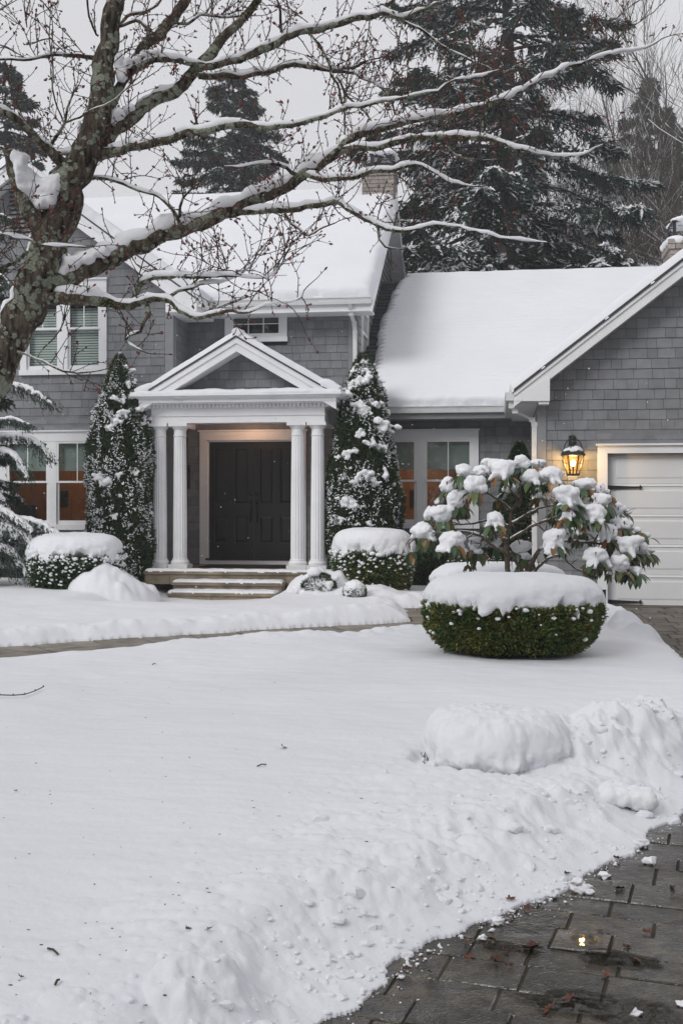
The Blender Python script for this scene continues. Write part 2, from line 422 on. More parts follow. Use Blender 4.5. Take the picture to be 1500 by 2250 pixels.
class MB:
    """gathers vertices and faces; all parents stay at the origin, so every mesh is in world coordinates"""
    def __init__(s): s.v = []; s.f = []; s.n = 0; s.m = []
    def add(s, V, F, mi=0):
        V = np.asarray(V, float).reshape(-1, 3)
        F = np.asarray(F, np.int64)
        s.v.append(V); s.f.append(F + s.n); s.m.append(np.full(len(F), mi)); s.n += len(V)
        return s
    def box(s, x0, x1, y0, y1, z0, z1, mi=0):
        V = [(x0,y0,z0),(x1,y0,z0),(x1,y1,z0),(x0,y1,z0),(x0,y0,z1),(x1,y0,z1),(x1,y1,z1),(x0,y1,z1)]
        return s.add(V, [(0,3,2,1),(4,5,6,7),(0,1,5,4),(1,2,6,5),(2,3,7,6),(3,0,4,7)], mi)
    def prism(s, poly, y0, y1, mi=0):
        """poly: (x,z) outline counter-clockwise seen from -Y, extruded along Y"""
        n = len(poly)
        V = [(x, y0, z) for x, z in poly] + [(x, y1, z) for x, z in poly]
        s.add(V, [(i, (i+1) % n, n+(i+1) % n, n+i) for i in range(n)], mi)
        for i in range(1, n-1):
            s.add([V[0], V[i], V[i+1]], [(0, 1, 2)], mi)
            s.add([V[n], V[n+i+1], V[n+i]], [(0, 1, 2)], mi)
        return s
    def hexa(s, P, mi=0):
        return s.add(P, [(0,3,2,1),(4,5,6,7),(0,1,5,4),(1,2,6,5),(2,3,7,6),(3,0,4,7)], mi)
    def tube(s, P, R, sides=8, mi=0, amp=0.0, freq=6.0, flat=1.0, cap=True):
        P = np.asarray(P, float); R = np.asarray(R, float); n = len(P)
        T = np.gradient(P, axis=0); T /= np.linalg.norm(T, axis=1)[:, None] + 1e-9
        up = np.array((0, 0, 1.0)) if abs(T[0, 2]) < 0.9 else np.array((1.0, 0, 0))
        A = np.zeros_like(P)
        a = np.cross(T[0], up); a /= np.linalg.norm(a); A[0] = a
        for i in range(1, n):
            a = A[i-1] - T[i]*np.dot(A[i-1], T[i]); A[i] = a/(np.linalg.norm(a)+1e-9)
        B = np.cross(T, A)
        th = np.linspace(0, 2*math.pi, sides, endpoint=False)
        rr = R[:, None]*np.ones(sides)[None]
        V = P[:, None] + rr[..., None]*(A[:, None]*np.cos(th)[None, :, None] + B[:, None]*np.sin(th)[None, :, None])
        if amp:
            nz = fbm(V[..., 0]*freq, V[..., 1]*freq, V[..., 2]*freq, 3)
            V = P[:, None] + (V-P[:, None])*(1+amp*nz[..., None])
        if flat != 1.0: V[..., 2] = P[:, None, 2] + (V[..., 2]-P[:, None, 2])*flat
        V = V.reshape(-1, 3)
        i = np.arange(n-1)[:, None]*sides; j = np.arange(sides)[None]; j2 = (j+1) % sides
        F = np.stack([i+j, i+j2, i+sides+j2, i+sides+j], -1).reshape(-1, 4)
        s.add(V, F, mi)
        if cap:
            s.add(V[:sides], [tuple(range(sides))[::-1]], mi) if sides <= 4 else s._fan(V[:sides], P[0], True, mi)
            s.add(V[-sides:], [tuple(range(sides))], mi) if sides <= 4 else s._fan(V[-sides:], P[-1], False, mi)
        return s
    def _fan(s, ring, c, flip, mi):
        n = len(ring); V = np.vstack([ring, c[None]])
        F = [((i+1) % n, i, n) if flip else (i, (i+1) % n, n) for i in range(n)]
        s.add(V, F, mi)
    def lathe(s, c, prof, sides=24, mi=0, flutes=0):
        """prof: (radius, z) from the bottom up"""
        th = np.linspace(0, 2*math.pi, sides, endpoint=False)
        V = []
        for q in prof:
            r, z = q[0], q[1]
            k = np.ones(sides)
            if flutes and len(q) > 2: k = 1 - q[2]*(np.maximum(0, np.cos(th*flutes)))**0.7
            V.append(np.stack([c[0]+r*k*np.cos(th), c[1]+r*k*np.sin(th), np.full(sides, c[2]+z)], -1))
        n = len(V); V = np.concatenate(V)
        i = np.arange(n-1)[:, None]*sides; j = np.arange(sides)[None]; j2 = (j+1) % sides
        s.add(V, np.stack([i+j, i+j2, i+sides+j2, i+sides+j], -1).reshape(-1, 4), mi)
        s._fan(V[:sides], np.array((c[0], c[1], c[2]+prof[0][1])), True, mi)
        s._fan(V[-sides:], np.array((c[0], c[1], c[2]+prof[-1][1])), False, mi)
        return s
    def mesh(s, name, mats, smooth=False):
        me = bpy.data.meshes.new(name)
        V = np.concatenate(s.v) if s.v else np.zeros((0, 3))
        me.vertices.add(len(V)); me.vertices.foreach_set('co', V.astype(np.float32).ravel())
        sizes, flat, mi = [], [], []
        for F, m in zip(s.f, s.m):
            sizes.append(np.full(len(F), F.shape[1])); flat.append(F.ravel()); mi.append(m)
        sizes = np.concatenate(sizes); flat = np.concatenate(flat); mi = np.concatenate(mi)
        me.loops.add(len(flat)); me.loops.foreach_set('vertex_index', flat.astype(np.int32))
        me.polygons.add(len(sizes))
        st = np.zeros(len(sizes), np.int32); st[1:] = np.cumsum(sizes)[:-1]
        me.polygons.foreach_set('loop_start', st)
        for m in (mats if isinstance(mats, (list, tuple)) else [mats]): me.materials.append(m)
        me.polygons.foreach_set('material_index', mi.astype(np.int32))
        me.polygons.foreach_set('use_smooth', np.full(len(sizes), bool(smooth)))
        me.update(calc_edges=True); me.validate()
        return me
    def build(s, name, mats, parent=None, smooth=False):
        return link(name, s.mesh(name, mats, smooth), parent)

def pts(P, step):
    """Catmull-Rom resample of rows (x,y,z,...) at about step metres"""
    P = np.asarray(P, float)
    if len(P) == 2:
        n = max(2, int(np.linalg.norm(P[1, :3]-P[0, :3])/step)+1)
        t = np.linspace(0, 1, n)[:, None]
        return P[0]*(1-t)+P[1]*t
    Q = np.vstack([2*P[0]-P[1], P, 2*P[-1]-P[-2]])
    out = []
    for i in range(1, len(Q)-2):
        n = max(1, int(np.linalg.norm(Q[i+1, :3]-Q[i, :3])/step))
        t = np.arange(n)[:, None]/n
        p0, p1, p2, p3 = Q[i-1], Q[i], Q[i+1], Q[i+2]
        out.append(0.5*((2*p1)+(-p0+p2)*t+(2*p0-5*p1+4*p2-p3)*t*t+(-p0+3*p1-3*p2+p3)*t**3))
    out.append(P[-1:])
    return np.vstack(out)

import bmesh
def ico(sub):
    bm = bmesh.new(); bmesh.ops.create_icosphere(bm, subdivisions=sub, radius=1.0)
    V = np.array([v.co[:] for v in bm.verts]); F = np.array([[v.index for v in f.verts] for f in bm.faces])
    bm.free(); return V, F
ICO = {k: ico(k) for k in (1, 2, 3, 4)}

SCR = bpy.data.scenes.new('scratch')
def blob_snow(name, balls, voxel, parent=None, m=SNOW2, amp=0.25, freq=None, smooth_it=4):
    """one lumpy snow body: overlapping balls (x,y,z,rx,ry,rz) melted together and roughened"""
    b = MB(); V0, F0 = ICO[2 if len(balls) < 400 else 1]
    for q in balls:
        V = V0*np.array(q[3:6])[None] + np.array(q[:3])[None]
        b.add(V, F0)
    me = b.mesh('tmp', m); o = bpy.data.objects.new('tmp', me); SCR.collection.objects.link(o)
    md = o.modifiers.new('r', 'REMESH'); md.mode = 'VOXEL'; md.voxel_size = voxel; md.use_smooth_shade = True
    sm = o.modifiers.new('s', 'SMOOTH'); sm.factor = 0.5; sm.iterations = smooth_it
    vl = SCR.view_layers[0]; vl.update(); dg = vl.depsgraph
    ev = o.evaluated_get(dg)
    m2 = bpy.data.meshes.new_from_object(ev)
    bpy.data.objects.remove(o); bpy.data.meshes.remove(me)
    n = len(m2.vertices)
    co = np.zeros(n*3, np.float32); m2.vertices.foreach_get('co', co); co = co.reshape(-1, 3).astype(float)
    no = np.zeros(n*3, np.float32); m2.vertex_normals.foreach_get('vector', no); no = no.reshape(-1, 3)
    f = freq or 0.25/voxel
    d = fbm(co[:, 0]*f, co[:, 1]*f, co[:, 2]*f, 3)*amp*voxel*3
    co += no*d[:, None]
    m2.vertices.foreach_set('co', co.astype(np.float32).ravel())
    m2.polygons.foreach_set('use_smooth', np.ones(len(m2.polygons), bool))
    m2.materials.clear(); m2.materials.append(m); m2.name = name
    m2.update()
    return link(name, m2, parent)

def sprigs(b, P, D, Ln, W, mi=0, cross=True, bend=0.25):
    """thin pointed leaves or needle sprays: P root, D direction, Ln length, W width (arrays)"""
    n = len(P)
    D = D/(np.linalg.norm(D, axis=1)[:, None]+1e-9)
    R = rng.normal(size=(n, 3)); S = np.cross(D, R); S /= np.linalg.norm(S, axis=1)[:, None]+1e-9
    U = np.cross(S, D)
    Ln = np.asarray(Ln).reshape(-1, 1)*np.ones((n, 1)); W = np.asarray(W).reshape(-1, 1)*np.ones((n, 1))
    sets = [(S, U)] + ([(U, S)] if cross else [])
    for s_, u_ in sets:
        V = np.stack([P, P+D*Ln*0.45+s_*W*0.5, P+D*Ln+u_*Ln*bend*0.3, P+D*Ln*0.45-s_*W*0.5], 1).reshape(-1, 3)
        F = np.arange(n)[:, None]*4+np.array([0, 1, 2, 3])[None]
        b.add(V, F, mi)
# ================================================================== GROUND
DRIVE = [(-0.9, -3.0), (-0.75, 2.2), (-.6, 2.9), (-.483, 3.31), (-.309, 3.755), (-.009, 4.23), (.222, 4.53), (.54, 5.04), (.9, 5.74),
         (1.3, 6.6), (1.75, 8), (1.9, 9.5), (1.80, 11.05), (1.80, 12.5), (1.72, 13.6), (1.50, 14.2), (1.40, 14.45)]
WB = [gnd(-500, 1445), (gnd(0, 1423)), gnd(167, 1410), gnd(333, 1400), gnd(500, 1390), gnd(650, 1380), gnd(800, 1373), gnd(903, 1366), gnd(893, 1344), gnd(885, 1337),
      gnd(960, 1333), gnd(1150, 1330)]
WF = [gnd(-500, 1463, .12), gnd(0, 1437, .12), gnd(250, 1420, .12), gnd(400, 1408, .12), gnd(500, 1402, .12), gnd(740, 1392, .12), gnd(830, 1384, .12),
      gnd(945, 1378, .12)]
# one bare region: driveway plus the walkway that leaves it behind the big hedge
BARE = DRIVE + [(0.6, 14.3)] + WF[::-1] + WB + [(0.9, 17.1), (0.9, 17.6), (9, 17.6), (9, -3.0)]
BARE = np.array(BARE)
def sdist(x, y, poly):
    """distance to the outline, negative inside"""
    d = np.full(x.shape, 1e9); ins = np.zeros(x.shape, bool)
    n = len(poly)
    for i in range(n):
        ax, ay = poly[i]; bx, by = poly[(i+1) % n]
        ex, ey = bx-ax, by-ay
        t = np.clip(((x-ax)*ex+(y-ay)*ey)/(ex*ex+ey*ey+1e-12), 0, 1)
        d = np.minimum(d, (x-ax-ex*t)**2+(y-ay-ey*t)**2)
        if ay != by:
            c = ((ay > y) != (by > y)) & (x < (bx-ax)*(y-ay)/(by-ay)+ax)
            ins ^= c
    d = np.sqrt(d)
    return np.where(ins, -d, d)

def mound(x, y, cx, cy, rx, ry, h, p=2.0, q=0.5):
    r = np.sqrt(((x-cx)/rx)**2+((y-cy)/ry)**2)
    return h*np.maximum(0, 1-r**p)**q
HEDGE1 = gnd(1122, 1425, 0.02)     # big clipped hedge in front
HEDGE1 = (HEDGE1[0], HEDGE1[1])
def snow_h(x, y):
    x = np.asarray(x, float); y = np.asarray(y, float)
    wob = 0.06*fbm(x*2.3, y*2.3, 1.0, 3)+0.012*fbm(x*9, y*9, 5.0, 3)
    d0 = sdist(x, y, BARE)
    near = sstep(9.0, 6.0, y)
    far = 1-near
    d = d0 + wob*(0.55+0.6*near)
    h = 0.15 + 0.035*fbm(x*0.35, y*0.35, 0, 2) + 0.018*fbm(x*1.1+3, y*1.4, 0, 3) + 0.0045*fbm(x*2.2, y*9, 2, 3) - 0.006*lumps(x, y, 0.30, 0.12, 31)/0.1
    # churned, thrown-up snow along the driveway
    wid = 0.45+0.28*np.clip(y-3.2, 0, 3)
    ch = sstep(wid, wid*0.35, d)*near
    ch2 = sstep(0.5, 0.12, d)*(far)*(y < 13.8)*(x > 0.9)
    rough = np.maximum(ch, 0.55*ch2)
    h = h + 0.035*np.exp(-((d-0.50)/0.30)**2)*near
    R = 0.046*fbm(x*4, y*4, 3, 3)+0.015*fbm(x*13+2, y*13, 7, 3)+lumps(x, y, 0.13, 0.35, 1)*0.35+lumps(x, y, 0.06, 0.45, 2)*0.45+lumps(x, y, 0.028, 0.6, 3)*0.6+lumps(x, y, 0.014, 0.7, 13)*0.6
    h = h + rough*(R*0.62-0.02)
    # loose crumbs spread further in
    sp = sstep(wid+0.75, wid*0.8, d)*near
    h = h + sp*(lumps(x, y, 0.09, 0.22, 4)*0.45+lumps(x, y, 0.045, 0.3, 5)*0.5)
    h = h + 0.0016*fbm(x*30, y*30, 0, 2)*near
    # snow-covered low shrub and the heap beside it
    e1 = np.sqrt(((x-0.03)/0.47)**2+((y-6.22)/0.38)**2)
    h = h - 0.05*np.exp(-((e1-1.02)/0.07)**2)*(y < 6.35)*(x < 0.35) + 0.10*sstep(0.9, 0.5, e1)
    m2 = mound(x, y, 0.82, 6.75, 0.62, 0.70, 0.23, 2, 0.9)
    h = h + m2*(1+0.22*fbm(x*3.5, y*3.5, 9, 3)) + sstep(0, .12, m2)*(R-0.03)*0.5
    m4 = mound(x, y, -0.76, 3.13, 0.24, 0.20, 0.10, 2, 0.6)
    h = h + m4 + sstep(0, .06, m4)*(R-0.03)*0.6
    m4 = mound(x, y, -1.02, 2.62, 0.17, 0.16, 0.06, 2, 0.6)
    h = h + m4 + sstep(0, .05, m4)*(R-0.03)*0.4
    m5 = mound(x, y, 0.44, 6.36, 0.36, 0.36, 0.10, 2, 0.9)
    h = h + m5 + sstep(0, .08, m5)*(R-0.02)*0.6
    # heaps by the house
    R2 = 0.085*fbm(x*2.6, y*2.6, 4, 4)+lumps(x, y, 0.30, 0.6, 8)*0.5+lumps(x, y, 0.14, 0.5, 9)*0.6
    for (px, zc, rx, ry, hh) in ((250, 18.0, 0.74, 0.6, 0.42), (700, 17.8, 0.50, 0.6, 0.22), (760, 17.4, .9, .5, .10), (1362, 13.6, 0.42, 0.5, 0.20),
                                 (1400, 12.5, 0.3, 0.7, 0.13)):
        c = atz(px, 1105, zc)
        m = mound(x+.06*fbm(x*2, y*2, 3, 3), y+.06*fbm(x*2, y*2, 8, 3), c[0], c[1], rx, ry, hh, 2, 0.6)
        h = h + m + sstep(0, .1, m)*R2*0.75
    # low shoveled bank at the walkway's edge
    bank = np.exp(-((d0-0.28)/0.2)**2)*sstep(10.0, 11.5, y)*(x < 0.2)
    h = h + bank*(0.05+0.04*fbm(x*4, y*4, 6, 3)+0.04*fbm(x*1.3, y*1.3, 16, 2))
    h = h - 0.20*sstep(14.9, 17.5, y)*sstep(1.5, 1.0, np.abs(x+4.75))
    # sheltered hollow under the big hedge
    rh = np.sqrt(((x-HEDGE1[0])/0.80)**2+((y-HEDGE1[1])/0.55)**2)
    h = h - 0.12*sstep(1.12, 0.75, rh)
    edge = np.clip(d/(0.20+0.36*near), 0, 1)
    prof = np.sin(edge*math.pi/2)**(1-.25*near)
    prof = prof*(0.55+0.45*sstep(0, 0.45, d))
    H = np.where(d > 0, 0.004+h*prof*(h > 0)+np.minimum(h, 0), -0.12)
    return H
def on_snow(px, py):
    """the place on the snow (or bare ground) seen at a photo angle"""
    z = 0.15
    for _ in range(12):
        X, Y = gnd(px, py, z)
        z2 = max(0.0, float(snow_h(np.array([X]), np.array([Y]))[0]))
        z = 0.5*z+0.5*z2
    return np.array((X, Y, z))

NR, NA = 780, 560
rad = 2.0*np.exp(np.linspace(0, math.log(21.5/2.0), NR))
ang = np.radians(np.linspace(-36, 22, NA))
RR, AA = np.meshgrid(rad, ang, indexing='ij')
GX, GY = RR*np.sin(AA), RR*np.cos(AA)
GZ = snow_h(GX, GY)
g = MB()
i = np.arange(NR-1)[:, None]*NA; j = np.arange(NA-1)[None]
F = np.stack([i+j, i+j+1, i+NA+j+1, i+NA+j], -1).reshape(-1, 4)
zz = GZ.ravel()
keep = (zz[F] > -0.1).any(axis=1)
F = F[keep]
used = np.zeros(NR*NA, bool); used[F.ravel()] = True
idx = np.cumsum(used)-1
g.add(np.stack([GX, GY, GZ], -1).reshape(-1, 3)[used], idx[F][:, ::-1])
tag(g.build('snow_ground', SNOW, smooth=True), kind='structure')
# the snowfield beyond the detailed part, out to the horizon
g = MB()
g.add([(-600, -300, -0.10), (600, -300, -0.10), (600, 900, -0.10), (-600, 900, -0.10)], [(0, 1, 2, 3)])
tag(g.build('distant_snow_ground', SNOW), kind='structure')
g = MB(); g.box(-60, -12.6, -20, 40, -0.09, 0.12); g.box(14, 60, -20, 40, -.09, .12); g.box(-12.6, 14, 21.3, 40, -0.09, 0.14)
tag(g.build('lawn_snow', SNOW), kind='structure')

# driveway: bedding and pavers
drive = tag(MB().add([(-2.5, -4, -0.008), (14, -4, -0.008), (14, 17.9, -0.008), (-2.5, 17.9, -0.008)], [(0, 1, 2, 3)]).build('driveway', DIRT), kind='structure')
def paver_mesh(name, m, ch=0.006, hh=0.05):
    """unit slab with a worn, chamfered rim; scaled by the object"""
    b = MB()
    e = 0.014
    V = []
    for (k, z) in ((0.0, -1), (0.0, -0.12), (e, 0.0)):
        V += [(-.5+k, -.5+k, z), (.5-k, -.5+k, z), (.5-k, .5-k, z), (-.5+k, .5-k, z)]
    F = []
    for r in (0, 4):
        F += [(r+a, r+(a+1) % 4, r+4+(a+1) % 4, r+4+a) for a in range(4)]
    F.append((8, 9, 10, 11))
    return b.add(V, F).mesh(name, m)
pm = paver_mesh('paver', PAVER); pmd = paver_mesh('paver', PAVD); psl = paver_mesh('slab', SLAB)
def slab_obj(name, me, x, y, z, lx, ly, rot, parent, tilt=(0, 0)):
    o = link(name, me, parent)
    o.location = (x, y, z); o.scale = (lx, ly, 0.045); o.rotation_euler = (tilt[0], tilt[1], rot)
    return o
# foreground courses
rot = math.radians(-11)
cr, sr = math.cos(rot), math.sin(rot)
v = -1.2
rows = []
while v < 4.2:
    hgt = random.choice((0.17, 0.20, 0.20, 0.23)); rows.append((v, hgt)); v += hgt
npav = 0
for v, hgt in rows:
    u = -2.2+random.random()*0.3
    while u < 4.2:
        w = random.choice((0.20, 0.26, 0.30, 0.34))
        cu, cv = u+w/2, v+hgt/2
        X = cu*cr-cv*sr + 0.4; Y = cu*sr+cv*cr+3.6
        u += w
        if Y > 9.2 or Y < 2.6: continue
        d = float(sdist(np.array([X]), np.array([Y]), BARE)[0])
        zc = Y*CT-X*ST; xc = X*CT+Y*ST
        if d > 0.25 or zc < 2.4 or xc/zc > 0.40: continue
        tl = (random.uniform(-.006, .006), random.uniform(-.006, .006))
        o = slab_obj('paver', pm, X, Y, random.uniform(-.003, .003), w-0.008, hgt-0.008, rot, drive, tl); npav += 1
        gp = gnd(1275, 2045); lu_, lv_ = (gp[0]-X)*cr+(gp[1]-Y)*sr, -(gp[0]-X)*sr+(gp[1]-Y)*cr
        if abs(lu_) < w/2 and abs(lv_) < hgt/2:       # tilted on purpose; an added reflective film on it makes the lantern glint
            cp_ = Vector((X, Y, 0)); bul = Vector((AX(1258, 16.95), 16.95, AZ(1258, 1020, 16.95)))
            nn_ = ((Vector((0, 0, CAM_H))-cp_).normalized()+(bul-cp_).normalized()).normalized()
            qd = Vector((0, 0, 1)).rotation_difference(nn_) @ Matrix.Rotation(rot, 3, 'Z').to_quaternion()
            o.rotation_euler = Quaternion((1, 0, 0, 0)).slerp(Vector((0, 0, 1)).rotation_difference(nn_), .5).to_matrix().to_euler() if False else ((Vector((0, 0, 1)).rotation_difference(((nn_+Vector((0, 0, 1)))/2).normalized()) @ Matrix.Rotation(rot, 3, 'Z').to_quaternion()).to_euler()); GLINT = (cp_, bul)
            pv = MB(); th_ = np.linspace(0, 2*math.pi, 22, endpoint=False)
            pv.add([tuple(cp_+qd@Vector((math.cos(t)*w*.36*(1+.12*math.sin(3*t)), math.sin(t)*hgt*.36*(1+.1*math.cos(5*t)), .0065))) for t in th_], [tuple(range(22))])
            tag(pv.build('puddle', FILM), 'added reflective film tilted on a paver to mirror the lantern', 'puddle')  # not standing water: reflector added at the lantern's mirror angle
def puddle(px, py, rx, ry, lab, sd):
    X, Y = gnd(px, py); th_ = np.linspace(0, 2*math.pi, 60, endpoint=False); k_ = 1+.35*fbm(np.cos(th_)*1.5+sd, np.sin(th_)*1.5, sd, 3)
    tag(MB().add([(X+rx*math.cos(t)*q*cr-ry*math.sin(t)*q*sr, Y+rx*math.cos(t)*q*sr+ry*math.sin(t)*q*cr, .0065) for t, q in zip(th_, k_)], [tuple(range(60))]).build('puddle', WATER), lab, 'puddle')
puddle(1330, 2215, .26, .10, 'largest puddle, mirroring the sky in the bottom right corner', 2)
puddle(1360, 2112, .15, .07, 'dark puddle on a paver between the lamp glint and the largest puddle', 5)
puddle(1120, 2085, .12, .045, 'shallow puddle between the rust leaves and the lamp glint', 9)
# courses by the garage
y = 9.3
while y < 17.15:
    dy = random.choice((0.30, 0.34, 0.38))
    x = -1.5+random.random()*.2
    while x < 6.0:
        w = random.choice((0.24, 0.30, 0.36, 0.42))
        X, Y = x+w/2, y+dy/2
        x += w
        d = float(sdist(np.array([X]), np.array([Y]), BARE)[0])
        zc = Y*CT-X*ST; xc = X*CT+Y*ST
        if d > 0.15 or xc/zc > 0.335 or xc/zc < 0.20: continue
        if npav >= 298: continue
        slab_obj('paver', pmd, X, Y, random.uniform(-.003, .004), w-0.02, dy-0.022, 0, drive, (random.uniform(-.01, .01), random.uniform(-.01, .01))); npav += 1
    y += dy
b = MB(); b.box(1.0, 9, 17.0, 17.18, -0.02, 0.012)
tag(b.build('garage_threshold', PAVD, drive))
# walkway
walk = tag(MB().add([(p[0], p[1], -0.010) for p in [(-9, 8.0), (1.6, 13.0), (1.6, 17.3), (-1.5, 17.3), (-9, 12.0)]], [(0, 1, 2, 3, 4)]).build('walkway', DIRT), kind='structure')
Wm = np.array(WB[:8])
seg = np.linalg.norm(np.diff(Wm, axis=0), axis=1); cum = np.concatenate([[0], np.cumsum(seg)])
s = 0.1
while s < cum[-1]-0.1:
    L = random.uniform(0.55, 0.72)
    k = min(len(seg)-1, int(np.searchsorted(cum, s+L/2)-1)); t = (s+L/2-cum[k])/seg[k]
    p = Wm[k]*(1-t)+Wm[k+1]*t; dd = (Wm[k+1]-Wm[k])/seg[k]; nn = np.array((dd[1], -dd[0]))
    a = math.atan2(dd[1], dd[0])
    for q, wd in ((0.16, 0.5), (0.66, 0.48)):
        c = p+nn*(q+0.02)
        slab_obj('slab', psl, c[0], c[1], random.uniform(-.003, .003), L-0.030, wd, a, walk)
    s += L
for yy in np.arange(14.3, 17.0, 0.33):
    x = -1.7+random.random()*.2
    while x < 0.2:
        w = random.choice((0.4, 0.5, 0.6)); x += w
        if float(sdist(np.array([x-w/2]), np.array([yy]), BARE)[0]) > 0.1 or yy < 14.3+(-1.0-x)*0.0: continue
        if x-w/2 < -0.95-0.35*(16.9-yy)/2.6 and yy < 14.9: continue
        slab_obj('slab', psl, x-w/2, yy, random.uniform(.003, .007), w-0.016, 0.314, 0, walk)

# ================================================================== HOUSE
house = tag(empty('house'), 'grey shingled house with white trim, columned portico and attached garage, snow on its roofs', 'house')
YM, YL, YW, YG = 21.2, 20.2, 21.0, 17.19
SH_LEFT = [300]
# a unit shingle: a board that stands proud at its butt
_b = MB()
_b.add([(0.0, -0.016, 0), (1, -0.016, 0), (1, -0.005, 1), (0, -0.005, 1), (0, 0, 0), (1, 0, 0), (1, 0, 1), (0, 0, 1)],
       [(0, 1, 2, 3), (0, 4, 5, 1), (1, 5, 6, 2), (4, 0, 3, 7), (3, 2, 6, 7)])
SHM = _b.mesh('shingle', SHG)
_sv = np.array([(0.0, -0.016, 0), (1, -0.016, 0), (1, -0.005, 1), (0, -0.005, 1), (0, 0, 0), (1, 0, 0), (1, 0, 1), (0, 0, 1)])
_sf = [(0, 1, 2, 3), (0, 4, 5, 1), (1, 5, 6, 2), (4, 0, 3, 7), (3, 2, 6, 7)]
def shingles(parent, Y, z0, z1, expo, span, holes, as_objects=False, axis='x', wmin=0.13, wmax=0.27, X=None, name='shingles', strip=True):
    """courses of shingles on a wall. span(z)->list of (a,b) along the wall; holes: rects (a0,a1,z0,z1)"""
    b = MB(); z = z0; nobj = 0
    while z < z1:
        ivs = span(z+expo*0.5)
        for h in holes:
            if h[2] < z+expo*0.75 and h[3] > z+expo*0.25:
                nv = []
                for (a, c) in ivs:
                    if h[1] <= a or h[0] >= c: nv.append((a, c)); continue
                    if h[0] > a: nv.append((a, h[0]))
                    if h[1] < c: nv.append((h[1], c))
                ivs = nv
        for (a, c) in ivs:
            x = a
            first = True
            while x < c-0.01:
                w = random.uniform(wmin, wmax)
                if first: w *= random.uniform(.4, 1); first = False
                if c-(x+w) < wmin*0.6: w = c-x
                w = min(w, c-x)
                dz = random.uniform(-.002, .002)
                if axis == 'x':
                    if as_objects and SH_LEFT[0] > 0:
                        o = link('shingle', SHM, parent)
                        o.location = (x+0.002, Y, z+dz); o.scale = (w-0.005, random.uniform(.85, 1.3), expo-0.003); SH_LEFT[0] -= 1; nobj += 1
                    else:
                        V = _sv*np.array((w-0.005, random.uniform(.85, 1.3), expo-0.003))+np.array((x+0.002, Y, z+dz)); b.add(V, _sf)
                else:   # wall facing +X or -X, running along Y
                    sgn = 1 if axis == '+y' else -1
                    V = _sv*np.array((w-0.005, 1, expo-0.003))
                    V = np.stack([X-sgn*V[:, 1]*1.0*(1), x+0.002+V[:, 0], z+dz+V[:, 2]], -1)
                    b.add(V, _sf if sgn < 0 else _sf)
                x += w
        z += expo
    if axis == 'x' and strip:
        for h in holes: b.box(h[0], h[1], Y-.010, Y+.0005, h[3]-.01, h[3]+expo*1.7)
    if b.n: tag(b.build(name, SHG, parent), kind='stuff')

